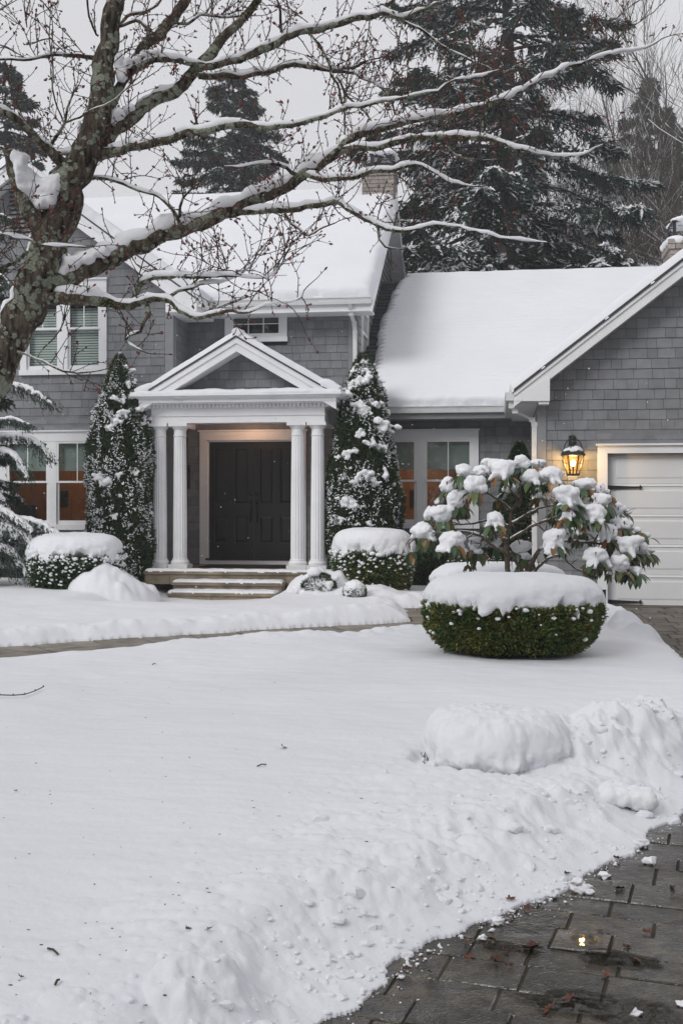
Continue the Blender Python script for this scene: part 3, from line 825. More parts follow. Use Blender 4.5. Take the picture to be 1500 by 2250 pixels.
# ---- windows -------------------------------------------------------
def window(Y, cx0, cx1, z0, z1, cas=(0.11, 0.11, 0.16, 0.07), sashes=1, mull=0.13, grid=None, covering=None, lower_cover=None, double=True, crown=True, name='window'):
    """cx0..cx1,z0..z1 is the outside of the casing; everything is a child of one window part"""
    w = MB()
    l, r, t, bt = cas
    w.box(cx0, cx0+l, Y-0.045, Y+0.02, z0+bt, z1-t); w.box(cx1-r, cx1, Y-0.045, Y+0.02, z0+bt, z1-t)
    w.box(cx0, cx1, Y-0.048, Y+0.02, z1-t, z1); w.box(cx0-0.015, cx1+0.015, Y-0.075, Y+0.02, z0, z0+bt)
    if crown: w.box(cx0-0.02, cx1+0.02, Y-0.085, Y+0.02, z1, z1+0.028)
    ix0, ix1, iz0, iz1 = cx0+l, cx1-r, z0+bt, z1-t
    sw = (ix1-ix0-mull*(sashes-1))/sashes
    for k in range(sashes-1):
        a = ix0+sw*(k+1)+mull*k; w.box(a, a+mull, Y-0.042, Y+0.02, iz0, iz1)
    # jamb liners
    w.box(ix0, ix1, Y+0.02, Y+0.10, iz1-0.015, iz1+.03); w.box(ix0, ix1, Y+0.02, Y+0.10, iz0-.03, iz0+0.015)
    wo = w.build(name, WHITE, house)
    for k in range(sashes):
        a0 = ix0+(sw+mull)*k; a1 = a0+sw
        zm = (iz0+iz1)/2+0.02
        parts = [(zm-0.02, iz1, Y-0.02)] + [(iz0, zm+0.02, Y+0.012)] if double else [(iz0, iz1, Y-0.01)]
        for q, (s0, s1, yy) in enumerate(parts):
            f = MB(); st = 0.045
            bt_ = 0.075 if (q == 1 or not double) else 0.035
            f.box(a0, a0+st, yy-0.018, yy+0.018, s0, s1); f.box(a1-st, a1, yy-0.018, yy+0.018, s0, s1)
            f.box(a0+st, a1-st, yy-0.017, yy+0.017, s1-0.04, s1); f.box(a0+st, a1-st, yy-0.017, yy+0.017, s0, s0+bt_)
            f.build('sash', WHITE, wo)
            p = MB(); p.box(a0+st-.003, a1-st+.003, yy-0.003, yy+0.003, s0+bt_-.003, s1-0.037)
            p.build('pane', GLASS, wo)
            if grid and (q == 0):
                m_ = MB(); gx, gz = grid
                for i_ in range(1, gx):
                    xx = a0+st+(a1-a0-2*st)*i_/gx; m_.box(xx-0.009, xx+0.009, yy-0.012, yy-0.0035, s0+bt_, s1-0.04)
                for i_ in range(1, gz):
                    zx = s0+bt_+(s1-0.04-s0-bt_)*i_/gz; m_.box(a0+st, a1-st, yy-0.0125, yy-0.004, zx-0.009, zx+0.009)
                m_.build('muntin', WHITE, wo)
        if covering == 'blind':
            bl = MB(); zz_ = iz0+0.02; 
            while zz_ < iz1:
                bl.hexa([(a0+.03, Y+0.085, zz_), (a1-.03, Y+0.085, zz_), (a1-.03, Y+0.100, zz_+0.036), (a0+.03, Y+0.100, zz_+0.036),
                         (a0+.03, Y+0.085, zz_+.003), (a1-.03, Y+0.085, zz_+.003), (a1-.03, Y+0.100, zz_+0.040), (a0+.03, Y+0.100, zz_+0.040)])
                zz_ += 0.048
            tag(bl.build('blind', BLIND, wo), kind='stuff')
            MB().box(a0, a1, Y+0.2, Y+0.22, iz0, iz1).build('window_backing', DARKI, wo)
        elif covering == 'shade':
            zs = iz1-(iz1-iz0)*0.345
            MB().box(a0+.02, a1-.02, Y+0.075, Y+0.08, zs, iz1).box(a0+.02, a1-.02, Y+.072, Y+.084, zs-.015, zs+.012).build('roller_shade', SHADE, wo)
    return wo, (ix0, ix1, iz0, iz1)
H_MAIN, H_LEFT, H_WING, H_GAR = [], [], [], []

# ---- left wing --------------------------------------------------------
XL1 = AX(380.5, YL); XL0 = -11.95
rk0 = at(58.7, 369+12, 19.8); rk1 = at(373, 601+10, 19.8)
sl = (rk0[2]-rk1[2])/(rk1[0]-rk0[0])
apx = (XL0+XL1)/2
def rakeL(x): return rk1[2]+(rk1[0]-x)*sl if x > apx else rk1[2]+(rk1[0]-(2*apx-x))*sl
# upper window (double sash pair), lower window
uw0, uw1 = AX(47, YL), AX(236, YL); uz0, uz1 = AZ(140, 824, YL), AZ(140, 617, YL)
window(YL, uw0, uw1, uz0, uz1, cas=(0.12, 0.12, 0.17, 0.10), sashes=2, mull=0.17, grid=(2, 1), covering='blind')
H_LEFT.append((uw0, uw1, uz0, uz1+.02))
lw0, lw1 = AX(0, YL), AX(236, YL); lz0, lz1 = AZ(120, 1164, YL), AZ(120, 949, YL)
window(YL, lw0, lw1, lz0, lz1, cas=(0.16, 0.16, 0.18, 0.10), sashes=2, mull=0.155, grid=(2, 1), covering='shade')
H_LEFT.append((lw0, lw1, lz0, lz1+.02))
w = MB(); w.box(XL0, XL1, YL, YL+0.12, -0.05, 5.25)
# opening cut as four boxes round the lower window
w = MB()
a0, a1, c0, c1 = lw0+.1, lw1-.1, lz0+.06, lz1-.1
w.box(XL0, a0, YL+.001, YL+.1, -.05, 5.2); w.box(a1, XL1, YL+.001, YL+.1, -.05, 5.2); w.box(a0, a1, YL+.001, YL+.1, -.05, c0); w.box(a0, a1, YL+.001, YL+.1, c1, 3.45)
b0, b1, e0, e1 = uw0+.1, uw1-.1, uz0+.06, uz1-.1
w.box(a0, b0, YL+.001, YL+.1, 3.45, 5.2); w.box(b1, a1, YL+.001, YL+.1, 3.45, 5.2) if b1 < a1 else None
w.box(b0, b1, YL+.001, YL+.1, 3.45, e0); w.box(b0, b1, YL+.001, YL+.1, e1, 5.2)
w.prism([(XL0, 5.2), (XL1, 5.2), (XL1, rakeL(XL1)-.05), (apx, rakeL(apx)-.05), (XL0, rakeL(XL0)-.05)], YL+.001, YL+.1)
w.box(XL1-.1, XL1-.001, YL+.1, YM, -.05, 5.6)
lwall = w.build('left_wing_wall', WALLB, house)
def spanL(z):
    if z < 5.6: return [(XL0, XL1-0.155)]
    dx = (rakeL(apx)-z)/sl
    return [(max(XL0, apx-dx), min(XL1-.155, apx+dx))]
# ---- gable vent of the left wing
gv0, gv1 = AX(22, YL), AX(75, YL); gz0, gz1 = AZ(40, 520, YL), AZ(40, 404, YL)
v_ = MB(); v_.box(gv0, gv1, YL+.0, YL+.03, gz0, gz1)
gvp = v_.build('gable_vent', WALLB, house)
zz_ = gz0
while zz_ < gz1-.02:
    MB().hexa([(gv0, YL-.05, zz_), (gv1, YL-.05, zz_), (gv1, YL, zz_+.05), (gv0, YL, zz_+.05), (gv0, YL-.05, zz_+.015), (gv1, YL-.05, zz_+.015), (gv1, YL, zz_+.065), (gv0, YL, zz_+.065)]).build('louver', TRG, gvp)
    zz_ += .085
H_LEFT.append((gv0, gv1, gz0, gz1))
EL = 18.05/2475*20.75
shingles(lwall, YL, 0.3, rakeL(apx), EL, spanL, H_LEFT, name='shingles')
MB().box(XL1-.15, XL1+.008, YL-.022, YL+.01, .1, 5.25).box(XL1-.01, XL1+.02, YL+.01, YL+.13, .1, 5.25).build('corner_board', TRG, house)
shingles(lwall, None, 3.2, 5.5, EL, lambda z: [(YL+.13, YM-.01)], [], axis='+y', X=XL1, name='return_shingles')

def rake_prism(x0, z0, x1, z1, thick, y0, y1, name, m, parent=house, top=0.0):
    """a sloping board under the line (x0,z0)-(x1,z1); vertical thickness thick, top lowered by top"""
    return MB().prism([(x0, z0-top-thick), (x1, z1-top-thick), (x1, z1-top), (x0, z0-top)], y0, y1).build(name, m, parent)
# left wing roof: right slope and left slope, overhanging to Y=19.8, running back to the main roof
Yf = 19.8; XE = -5.42
zE = rakeL(XE); zA = rakeL(apx); XEl = 2*apx-XE
for (xa, za, xb, zb) in ((XEl, zE, apx, zA), (apx, zA, XE, zE)):
    rake_prism(xa, za, xb, zb, .035, Yf-.03, 24.5, 'roof_deck', ROOFD)
    rake_prism(xa, za, xb, zb, .07, Yf-.02, Yf+.02, 'rake_trim', WHITE, top=.036)
    rake_prism(xa, za, xb, zb, .20, Yf+.0, Yf+.03, 'rake_board', WHITE, top=.107)
    rake_prism(xa, za, xb, zb, .03, Yf+.03, YL-.001, 'soffit', WHITE, top=.25)
# boxed eave return at the left wing's right corner and side soffit
MB().prism([(XL1-.02, zE-.26), (XE+.02, zE-.26), (XE+.02, zE-.05), (XL1-.02, zE+.3)], Yf-.009, YL-.002).box(XL1, XE+.03, YL-.002, 21.0, zE-.26, zE-.06).build('eave_return', WHITE, house)
MB().box(XE, XE+.11, Yf+.02, 20.9, zE-.17, zE-.04).build('gutter', GUT, house)

# ---- main block -------------------------------------------------------
XM0, XM1 = XL1, AX(784, YM)
ZE = AZ(700, 656, 20.62); YR, ZR = 25.8, 8.60
ZFR = AZ(700, 683, YM)
YE = 20.65
msl = (ZR-ZE)/(YR-YE)
cw0, cw1, cz0, cz1 = AX(495, YM), AX(631, YM), AZ(560, 752, YM), AZ(560, 672, YM)
window(YM, cw0, cw1, cz0, cz1, cas=(0.12, 0.12, 0.13, 0.09), sashes=1, grid=(3, 2), double=False, crown=False)
MB().box(cw0+.1, cw1-.1, YM+.25, YM+.28, cz0, cz1).build('window_backing', DARKI, house)
H_MAIN.append((cw0, cw1, cz0, cz1+.3))
dx0, dx1, dz0, dz1 = AX(440, YM), AX(673, YM), 0.36, AZ(560, 948, YM)
H_MAIN.append((dx0, dx1, 0, dz1+.03))
w = MB()
w.box(XM0-.3, dx0+.06, YM+.001, YM+.1, -.05, 5.2); w.box(dx1-.06, XM1, YM+.001, YM+.1, -.05, 5.2); w.box(dx0+.06, dx1-.06, YM+.001, YM+.1, dz1-.1, cz0+.05)
w.box(dx0+.06, cw0+.06, YM+.001, YM+.1, cz0+.05, 5.2); w.box(cw1-.06, dx1-.06, YM+.001, YM+.1, cz0+.05, 5.2) if cw1-.06 < dx1-.06 else None
w.box(cw0+.06, cw1-.06, YM+.001, YM+.1, cz1-.05, 5.2)
mwall = w.build('main_wall', WALLB, house)
EM = 17.35/2475*21.5
EM2 = 18.5/2475*21.7
shingles(mwall, YM, 3.5, ZE-.18, EM, lambda z: [(XM0, XM1-.16)], H_MAIN, name='upper_shingles', strip=False)
shingles(mwall, YM, 0.36, 3.5, EM2, lambda z: [(XM0, XM1-.16)], H_MAIN, name='lower_shingles', wmin=.16, wmax=.3)
MB().box(XM1-.16, XM1+.01, YM-.024, YM+.01, .1, ZE-.1).build('corner_board', TRG, house)
# eave: fascia, soffit, gutter
XR = -2.33
MB().box(XE-.4, XR, YE+.02, YE+.05, ZE-.24, ZE-.0).box(XE-.4, XR, YE+.05, YM-.001, ZE-.24, ZE-.21).box(XM0, XM1+.02, YM-.03, YM-.001, ZFR, ZE-.241 if ZE-.241 > ZFR+.02 else ZFR+.02).build('fascia', WHITE, house)
def gutter(x0, x1, y, z, name='gutter'):
    """ogee gutter running along X, front at y"""
    pr = [(0, 0), (0, .12), (-.012, .125), (-.012, .11), (-.02, .08), (-.055, .05), (-.07, 0)]
    pr = [(y-.12, z+.125), (y-.12, z+.105), (y-.105, z+.10), (y-.09, z+.06), (y-.075, z+.0), (y, z+0), (y, z+.125), (y-.01, z+.125), (y-.01, z+.02), (y-.07, z+.02), (y-.095, z+.115), (y-.11, z+.125)]
    b = MB(); n = len(pr)
    V = [(x0, p, q) for p, q in pr]+[(x1, p, q) for p, q in pr]
    b.add(V, [(i, n+i, n+(i+1) % n, (i+1) % n) for i in range(n)])
    b.box(x0-.004, x0+.002, y-.119, y, z, z+.124); b.box(x1-.002, x1+.004, y-.119, y, z, z+.124)
    return b.build(name, GUT, house)
gutter(XE-.2, XR+.01, YE+.019, ZE-.115)
# roof planes
def slope_deck(x0, x1, ya, za, yb, zb, t=.05, name='roof_deck'):
    return MB().hexa([(x0, ya, za-t), (x1, ya, za-t), (x1, yb, zb-t), (x0, yb, zb-t), (x0, ya, za), (x1, ya, za), (x1, yb, zb), (x0, yb, zb)]).build(name, ROOFD, house)
slope_deck(-12.6, XR, YE, ZE, YR, ZR)
slope_deck(-12.6, XR, YR, ZR, YR+5.15, ZE)
# right rake: boards front and back slopes, soffit of the back slope
def hex_rake(xa, xb, ya, za, yb, zb, t0, t1, name, m):
    return MB().hexa([(xa, ya, za-t1), (xb, ya, za-t1), (xb, yb, zb-t1), (xa, yb, zb-t1), (xa, ya, za-t0), (xb, ya, za-t0), (xb, yb, zb-t0), (xa, yb, zb-t0)]).build(name, m, house)
hex_rake(XR, XR+.03, YE-.02, ZE, YR, ZR, .03, .26, 'rake_board', WHITE)
hex_rake(XR, XR+.03, YR, ZR, YR+5.15, ZE, .03, .26, 'rake_board', WHITE)
hex_rake(XM1+.01, XR, YE+.05, ZE, YR, ZR, .22, .25, 'soffit', WHITE)
# back soffit of planks
for k in range(26):
    t0 = k/26; t1 = (k+1)/26-.004
    ya, yb = YR+5.15*t0, YR+5.15*t1; za, zb = ZR-(ZR-ZE)*t0, ZR-(ZR-ZE)*t1
    hex_rake(XM1+.03, XR-.002, ya, za, yb, zb, .225, .245, 'soffit_plank', WHITE)
# side wall with lap siding facing right
sw_ = MB().prism([(YM, -.05), (YM+9.2, -.05), (YM+9.2, 4.9), (YM+9.2, ZE-.2), (YR, ZR-.25), (YM, ZE+.1)], 0, 1)
V = np.concatenate(sw_.v); 
m_ = MB()
for Fv, Ff in zip(sw_.v, sw_.f): m_.add(np.stack([XM1-.1+Fv[:, 1]*.1, Fv[:, 0], Fv[:, 2]], -1), Ff-Ff.min() if False else Ff)
m_ = MB(); P2 = [(YM, -.05), (YM+9.2, -.05), (YM+9.2, ZE-.2), (YR, ZR-.25), (YM, ZE+.1)]
m_.add([(XM1-.1, p, q) for p, q in P2]+[(XM1, p, q) for p, q in P2], [(5, 6, 7, 8, 9), (4, 3, 2, 1, 0)])
swall = m_.build('side_wall', WALLB, house)
z = 3.6; ex = .165
sy0, sy1, szz0, szz1 = 21.62, 22.75, 4.35, 5.38
while z < ZR-.3:
    ya = max(YM+.01, YE+(z+ex-ZE)/msl+.15) if z+ex > ZE else YM+.01
    yb = YR+(YR-ya) if z+ex > ZE else YM+9.1
    segs = [(ya, yb)]
    if szz0 < z+ex*.6 and szz1 > z+ex*.4: segs = [(ya, sy0), (sy1, yb)]
    for (p, q) in segs:
        if q > p:
            MB().hexa([(XM1, p, z), (XM1+.028, p, z), (XM1+.028, q, z), (XM1, q, z), (XM1, p, z+ex), (XM1+.010, p, z+ex), (XM1+.010, q, z+ex), (XM1, q, z+ex)]).build('siding_board', SHG, swall)
    z += ex
sw = MB()
for (p0, p1, q0, q1) in ((sy0, sy0+.12, szz0, szz1), (sy1-.12, sy1, szz0, szz1), (sy0+.12, sy1-.12, szz1-.12, szz1), (sy0+.12, sy1-.12, szz0, szz0+.1), (sy0+.12, sy1-.12, (szz0+szz1)/2-.03, (szz0+szz1)/2+.03)):
    sw.box(XM1, XM1+.05, p0, p1, q0, q1)
so = sw.build('side_window', WHITE, house)
MB().box(XM1+.005, XM1+.02, sy0+.12, sy1-.12, szz0+.1, szz1-.12).build('pane', SHADE, so)
MB().box(XM1, XM1+.09, sy0-.03, sy1+.03, szz1, szz1+.05).build('window_crown', WHITE, so)

# ---- connecting wing --------------------------------------------------
ZWE = AZ(980, 893, 20.4); YWR, ZWR = 25.6, 6.58; YWE = 20.4
wsl = (ZWR-ZWE)/(YWR-YWE)
XG1 = AX(1181, YG)
ww0, ww1 = AX(798, YW), AX(1051, YW); wz0, wz1 = AZ(985, 1161, YW), AZ(985, 946, YW)
window(YW, ww0, ww1, wz0, wz1, cas=(0.125, 0.125, 0.17, 0.09), sashes=2, mull=0.15, grid=(2, 1), covering='shade')
H_WING.append((ww0, ww1, wz0, wz1+.02))
w = MB()
w.box(XM1, ww0+.1, YW+.001, YW+.1, -.05, ZWE); w.box(ww1-.1, XG1, YW+.001, YW+.1, -.05, ZWE); w.box(ww0+.1, ww1-.1, YW+.001, YW+.1, -.05, wz0+.06); w.box(ww0+.1, ww1-.1, YW+.001, YW+.1, wz1-.1, ZWE)
wwall = w.build('connecting_wall', WALLB, house)
shingles(wwall, YW, 0.15, ZWE-.2, 18.5/2475*20.8, lambda z: [(XM1, XG1)], H_WING, name='shingles', wmin=.16, wmax=.3)
MB().box(XM1, XG1+.5, YWE+.02, YWE+.05, ZWE-.22, ZWE-.0).box(XM1, XG1, YWE+.05, YW-.001, ZWE-.22, ZWE-.19).build('fascia', TRG, house)
gutter(XM1+.1, .16, YWE+.019, ZWE-.115)
slope_deck(XM1, 4.2, YWE, ZWE, YWR, ZWR)
slope_deck(XM1, 4.2, YWR, ZWR, YWR+5.2, ZWE)
# bare shingle courses in the sheltered strip against the side wall
b = MB(); n = 34
for k in range(n):
    t0, t1 = k/n, (k+1)/n
    ya, yb = YWE+(YWR-YWE)*t0, YWE+(YWR-YWE)*t1; za, zb = ZWE+(ZWR-ZWE)*t0, ZWE+(ZWR-ZWE)*t1
    x = XM1+.03+random.uniform(-.1, 0)
    while x < XM1+.75:
        wd = random.uniform(.16, .3); dz = random.uniform(0, .004)
        b.hexa([(x, ya, za), (x+wd-.006, ya, za), (x+wd-.006, yb, zb), (x, yb, zb), (x, ya-.004, za+.022+dz), (x+wd-.006, ya-.004, za+.022+dz), (x+wd-.006, yb, zb+.006), (x, yb, zb+.006)])
        x += wd
tag(b.build('roof_shingles', ROOFD, house), kind='stuff')

# ---- garage -----------------------------------------------------------
YGF = 16.85
g0 = at(1128, 855, YGF); g1 = at(1500, 566, YGF)
gsl = (g1[2]-g0[2])/(g1[0]-g0[0]); XGR = 3.95
def gz(x): return g0[2]+(x-g0[0])*gsl if x < XGR else g0[2]+(2*XGR-x-g0[0])*gsl
XG0 = AX(1181.5, YG); XG2 = 2*XGR-XG0
gd0 = AX(1333, YG); gdz1 = AZ(1400, 996, YG); gdw = 2.75
gt0, gtz = AX(1311, YG), AZ(1400, 979, YG)
H_GAR.append((gt0, gd0+gdw+.17, -.1, gtz+.03))
w = MB()
w.box(XG0, gd0, YG+.001, YG+.14, -.05, 3.0); w.box(gd0, gd0+gdw, YG+.001, YG+.14, gdz1, 3.0); w.box(gd0+gdw, XG2, YG+.001, YG+.14, -.05, 3.0)
w.prism([(XG0, 3.0), (XG2, 3.0), (XG2, gz(XG2)-.1), (XGR, gz(XGR)-.1), (XG0, gz(XG0)-.1)], YG+.001, YG+.14)
w.box(XG0+.001, XG0+.1, YG+.14, YW, -.05, 3.0)
gwall = w.build('garage_wall', WALLB, house)
EG = 22.05/2475*16.9
def spanG(z):
    if z < gz(XG0)-.12: return [(XG0+.125, XG2-.12)]
    dx = (gz(XGR)-.12-z)/gsl
    return [(max(XG0+.125, XGR-dx), min(XG2-.12, XGR+dx))]
# visible part as single shingles, the rest joined
zb_ = AZ(1250, 1298, YG)
def spanGv(z):
    return [(a, min(c, 2.95)) for a, c in spanG(z) if a < 2.95]
def spanGh(z):
    return [(max(a, 2.95), c) for a, c in spanG(z) if c > 2.95]
shingles(gwall, YG, zb_, 5.35, EG, spanGv, H_GAR, as_objects=True, wmin=.14, wmax=.27, strip=False)
shingles(gwall, YG, 5.35, 6.2, EG, spanGv, H_GAR, wmin=.14, wmax=.27, name='high_shingles', strip=False)
shingles(gwall, YG, zb_, 6.2, EG, spanGh, H_GAR, wmin=.14, wmax=.27, name='far_shingles')
shingles(gwall, None, .3, 3.0, EG, lambda z: [(YG+.13, YW)], [], axis='-y', X=XG0, name='side_shingles', wmin=.16, wmax=.3)
MB().box(XG0-.012, XG0+.12, YG-.026, YG+.01, .1, gz(XG0)-.25).box(XG0-.02, XG0+.02, YG+.01, YG+.12, .1, 3.0).build('corner_board', TRG, house)
x = XG0-.02
gs = MB().box(XG0-.03, gt0, YG-.01, YG+.02, -.05, zb_-.01).build('stone_base', MORT, house)
while x < gt0:
    w_ = min(random.uniform(.2, .32), gt0-x)
    MB().box(x, x+w_-.008, YG-.04, YG+.0, -.04, zb_-.005).build('base_stone', STONE, gs); x += w_
# rake
for sgn in (0, 1):
    xa, za, xb, zb = (g0[0], g0[2], XGR, gz(XGR)) if not sgn else (XGR, gz(XGR), 2*XGR-g0[0], g0[2])
    rake_prism(xa, za, xb, zb, .048, YGF-.035, 22.5, 'roof_deck', ROOFD)
    rake_prism(xa, za, xb, zb, .056, YGF-.022, YGF+.02, 'rake_trim', WHITE, top=.049)
    rake_prism(xa, za, xb, zb, .158, YGF, YGF+.03, 'rake_board', WHITE, top=.1055)
    rake_prism(xa, za, xb, zb, .03, YGF+.03, YG-.001, 'soffit', WHITE, top=.235)
# boxed return at the lower end of the rake
p0 = at(1130, 881, YGF); p1 = at(1207, 881, YGF); p2 = at(1207, 826, YGF)
MB().prism([(p0[0], p0[2]), (p1[0], p1[2]), (p1[0], p2[2]), (p0[0]+.02, g0[2]-.12)], YGF-.006, YG-.03).build('eave_return', WHITE, house)
q0 = at(1181, 892, YG)
MB().box(q0[0], p1[0]-.01, YGF+.02, YG-.002, q0[2]-.0, p1[2]-.002).build('eave_block', WHITE, house)
MB().box(g0[0]+.02, XG0, YG-.03, YW, p1[2]+.0, p1[2]+.03).box(g0[0]+.0, g0[0]+.025, YGF+.03, YWE, p1[2], g0[2]-.04).build('side_soffit', WHITE, house)
MB().box(g0[0]-.115, g0[0]-.003, YGF+.02, YWE-.1, g0[2]-.165, g0[2]-.045).box(g0[0]-.125, g0[0]-.112, YGF+.018, YWE-.1, g0[2]-.07, g0[2]-.035).build('gutter', GUT, house)
def downspout(path, wx=.075, wy=.055):
    """path of (px,py,Y); rectangular pipe"""
    P = [np.array(at(*q)) for q in path]
    b = MB()
    for i_ in range(len(P)-1):
        a, c = P[i_], P[i_+1]
        b.hexa([a+(-wx/2, -wy/2, 0), a+(wx/2, -wy/2, 0), a+(wx/2, wy/2, 0), a+(-wx/2, wy/2, 0), c+(-wx/2, -wy/2, 0), c+(wx/2, -wy/2, 0), c+(wx/2, wy/2, 0), c+(-wx/2, wy/2, 0)])
    for q in P[1:-1]: b.box(q[0]-wx/2-.006, q[0]+wx/2+.006, q[1]-wy/2-.006, q[1]+wy/2+.006, q[2]-.03, q[2]+.03)
    b.build('downspout', GUT, house)
downspout([(1122, 872, 16.95), (1123, 893, 16.95), (1131, 904, 17.0), (1168, 922, 17.2), (1173, 932, 17.2), (1173.5, 1300, 17.2)], .078)
downspout([(769, 668, 20.6), (771, 690, 20.75), (778, 710, 21.05), (779.5, 730, 21.1), (780, 1280, 21.1)], .075)

# garage door
gdr = MB().box(gt0, gd0, YG-.05, YG+.02, .25, gtz).box(gd0-.02, gd0, YG-.045, YG+.14, 0.0, gdz1).box(gt0, gd0+gdw+.17, YG-.052, YG+.02, gdz1, gtz).box(gt0-.02, gd0+gdw+.2, YG-.09, YG+.02, gtz, gtz+.028)
gdr.box(gd0+gdw, gd0+gdw+.17, YG-.05, YG+.02, 0, gdz1).build('garage_door_trim', WHITE, house)
gdoor = MB().box(gd0, gd0+gdw, YG+.10, YG+.125, 0.01, gdz1).build('garage_door', MORT, house)
n = 5; hs = (gdz1-.015)/n
for k in range(n):
    z0_ = .015+hs*k
    b = MB(); x0_, x1_ = gd0+.004, gd0+gdw-.004
    b.box(x0_, x1_, YG+.075, YG+.10, z0_, z0_+hs-.004)
    # pressed panels: a raised frame round a bevelled field
    np_ = 2; pw = (x1_-x0_-.10)/np_
    for q in range(np_):
        a = x0_+.13+pw*q if q else x0_+.13; c = a+pw-.12
        z2, z3 = z0_+.075, z0_+hs-.085
        b.hexa([(a, YG+.0755, z2), (c, YG+.0755, z2), (c, YG+.0755, z3), (a, YG+.0755, z3), (a+.025, YG+.068, z2+.025), (c-.025, YG+.068, z2+.025), (c-.025, YG+.068, z3-.025), (a+.025, YG+.068, z3-.025)])
    b.hexa([(x0_, YG+.075, z0_+hs-.04), (x1_, YG+.075, z0_+hs-.04), (x1_, YG+.075, z0_+hs-.005), (x0_, YG+.075, z0_+hs-.005),
            (x0_, YG+.062, z0_+hs-.036), (x1_, YG+.062, z0_+hs-.036), (x1_, YG+.07, z0_+hs-.008), (x0_, YG+.07, z0_+hs-.008)])
    b.build('door_section', GDOOR, gdoor)
for py in (1071, 1322):
    a = at(1335, py, YG+.06); c = at(1406, py, YG+.06)
    b = MB().prism([(a[0], a[2]-.032), (c[0]-.03, a[2]-.013), (c[0]-.03, a[2]+.013), (a[0], a[2]+.032)], YG+.045, YG+.057)
    b.prism([(c[0]-.032, a[2]), (c[0]-.005, a[2]-.036), (c[0]+.03, a[2]), (c[0]-.005, a[2]+.036)], YG+.045, YG+.0575)
    for t in (.1, .5): b.lathe((0, 0, 0), [(0.001, 0)], 3) if False else b.box(a[0]+(c[0]-a[0])*t, a[0]+(c[0]-a[0])*t+.012, YG+.04, YG+.046, a[2]-.006, a[2]+.006)
    b.build('strap_hinge', IRON, gdoor)

# ---- chimneys ----------------------------------------------------------
def chimney(x0, x1, y0, y1, zb, zt, name='chimney', capw=.06):
    ch = MB().box(x0+.012, x1-.012, y0+.012, y1-.012, zb, zt).build(name, MORT, house)
    hb = .088; z = zb; row = 0
    while z < zt-.02:
        cor = .03 if z > zt-2.2*hb else 0
        h = hb-.012
        off = (row % 2)*.12
        x = x0-cor
        first = True
        while x < x1+cor-.02:
            w = .24 if not (first and row % 2) else .12
            first = False
            w = min(w*random.choice((.8, 1, 1.2)), x1+cor-x)
            MB().box(x, x+w-.012, y0-cor, y0+.05, z, z+h).build('brick', BRICK, ch); x += w
        for sx in (1,) :
            y = y0-cor+.05
            while y < y1-.02:
                w = min(.24, y1-y); X_ = x1+cor-.04
                MB().box(X_, X_+.04, y+.012, y+w, z, z+h).build('brick', BRICK, ch)
                MB().box(x0-cor, x0-cor+.04, y+.012, y+w, z, z+h).build('brick', BRICK, ch); y += w
        z += hb; row += 1
    return ch
a = at(795, 426, 25.3); c = at(866, 372, 25.3)
ch1 = chimney(a[0], c[0], 25.3, 26.1, a[2]-.3, c[2])
b = MB(); k0, k1 = a[0]+.18, c[0]-.05
for (x, y) in ((k0, 25.4), (k1-.08, 25.4), (k0, 25.95), (k1-.08, 25.95)): b.box(x, x+.08, y, y+.06, c[2]+.02, c[2]+.38)
b.box(k0-.02, k1+.02, 25.36, 26.05, c[2]+.38, c[2]+.42); b.box(k0+.1, k1-.1, 25.5, 25.9, c[2]+.02, c[2]+.2)
b.build('chimney_cap', FLUE, ch1)
a2 = at(1471, 585, 19.5); c2 = at(1560, 528, 19.5)
ch2 = chimney(a2[0], c2[0], 19.5, 20.3, a2[2]-.5, c2[2])
b = MB(); k0, k1 = a2[0]+.06, c2[0]-.06
for (x, y) in ((k0, 19.58), (k1-.05, 19.58), (k0, 20.15), (k1-.05, 20.15)): b.box(x, x+.05, y, y+.05, c2[2]+.02, c2[2]+.34)
b.box(k0-.02, k1+.02, 19.55, 20.22, c2[2]+.34, c2[2]+.37)
b.build('chimney_cap', FLUE, ch2)

# ---- portico -----------------------------------------------------------
port = empty('portico', parent=house)
YC = 19.5; YPF = 19.34
px0, px1 = AX(333, YPF), AX(713, YPF)
zb0, zb1 = AZ(520, 928.5, YPF), AZ(520, 897, YPF)
pcx = (px0+px1)/2
MB().box(px0, px1, YPF, YPF+.32, zb0, zb1).box(px0, px0+.3, YPF+.32, YM-.002, zb0, zb1).box(px1-.3, px1, YPF+.32, YM-.002, zb0, zb1).build('beam', WHITE, port)
MB().box(px0-.02, px1+.02, YPF-.02, YPF-.001, zb0+.12, zb0+.135).box(px0+.28, px1-.28, YPF+.3, YM-.003, zb0+.16, zb0+.19).build('ceiling', WHITE, port)
# warm downlight in the porch ceiling (its glow is on the casing in the photo)
zd = AZ(520, 885.5, YPF)
MB().box(px0-.035, px1+.035, YPF-.035, YM-.002, zb1+.001, zd).build('dentil_band', WHITE, port)
b = MB(); x = px0-.03
while x < px1+.0:
    b.box(x, x+.045, YPF-.07, YPF-.034, zb1+.012, zd-.004); x += .072
y_ = YPF-.03
while y_ < YM-.1:
    b.box(px1+.034, px1+.07, y_, y_+.045, zb1+.012, zd-.004); y_ += .072
tag(b.build('dentils', WHITE, port), kind='stuff')
YCf = 19.02
zc0, zc1 = zd, AZ(520, 876, 19.1); zc2 = AZ(520, 868, YCf)
hx0, hx1 = AX(311, 19.12), AX(738, 19.12)
MB().box(hx0, hx1, 19.12, YM-.003, zc0+.001, zc1).box(hx0+.05, hx1-.05, 19.2, YM-.004, zc0-.02, zc0+.002).build('cornice', WHITE, port)
kx0, kx1 = AX(286, YCf), AX(750, YCf)
b = MB()
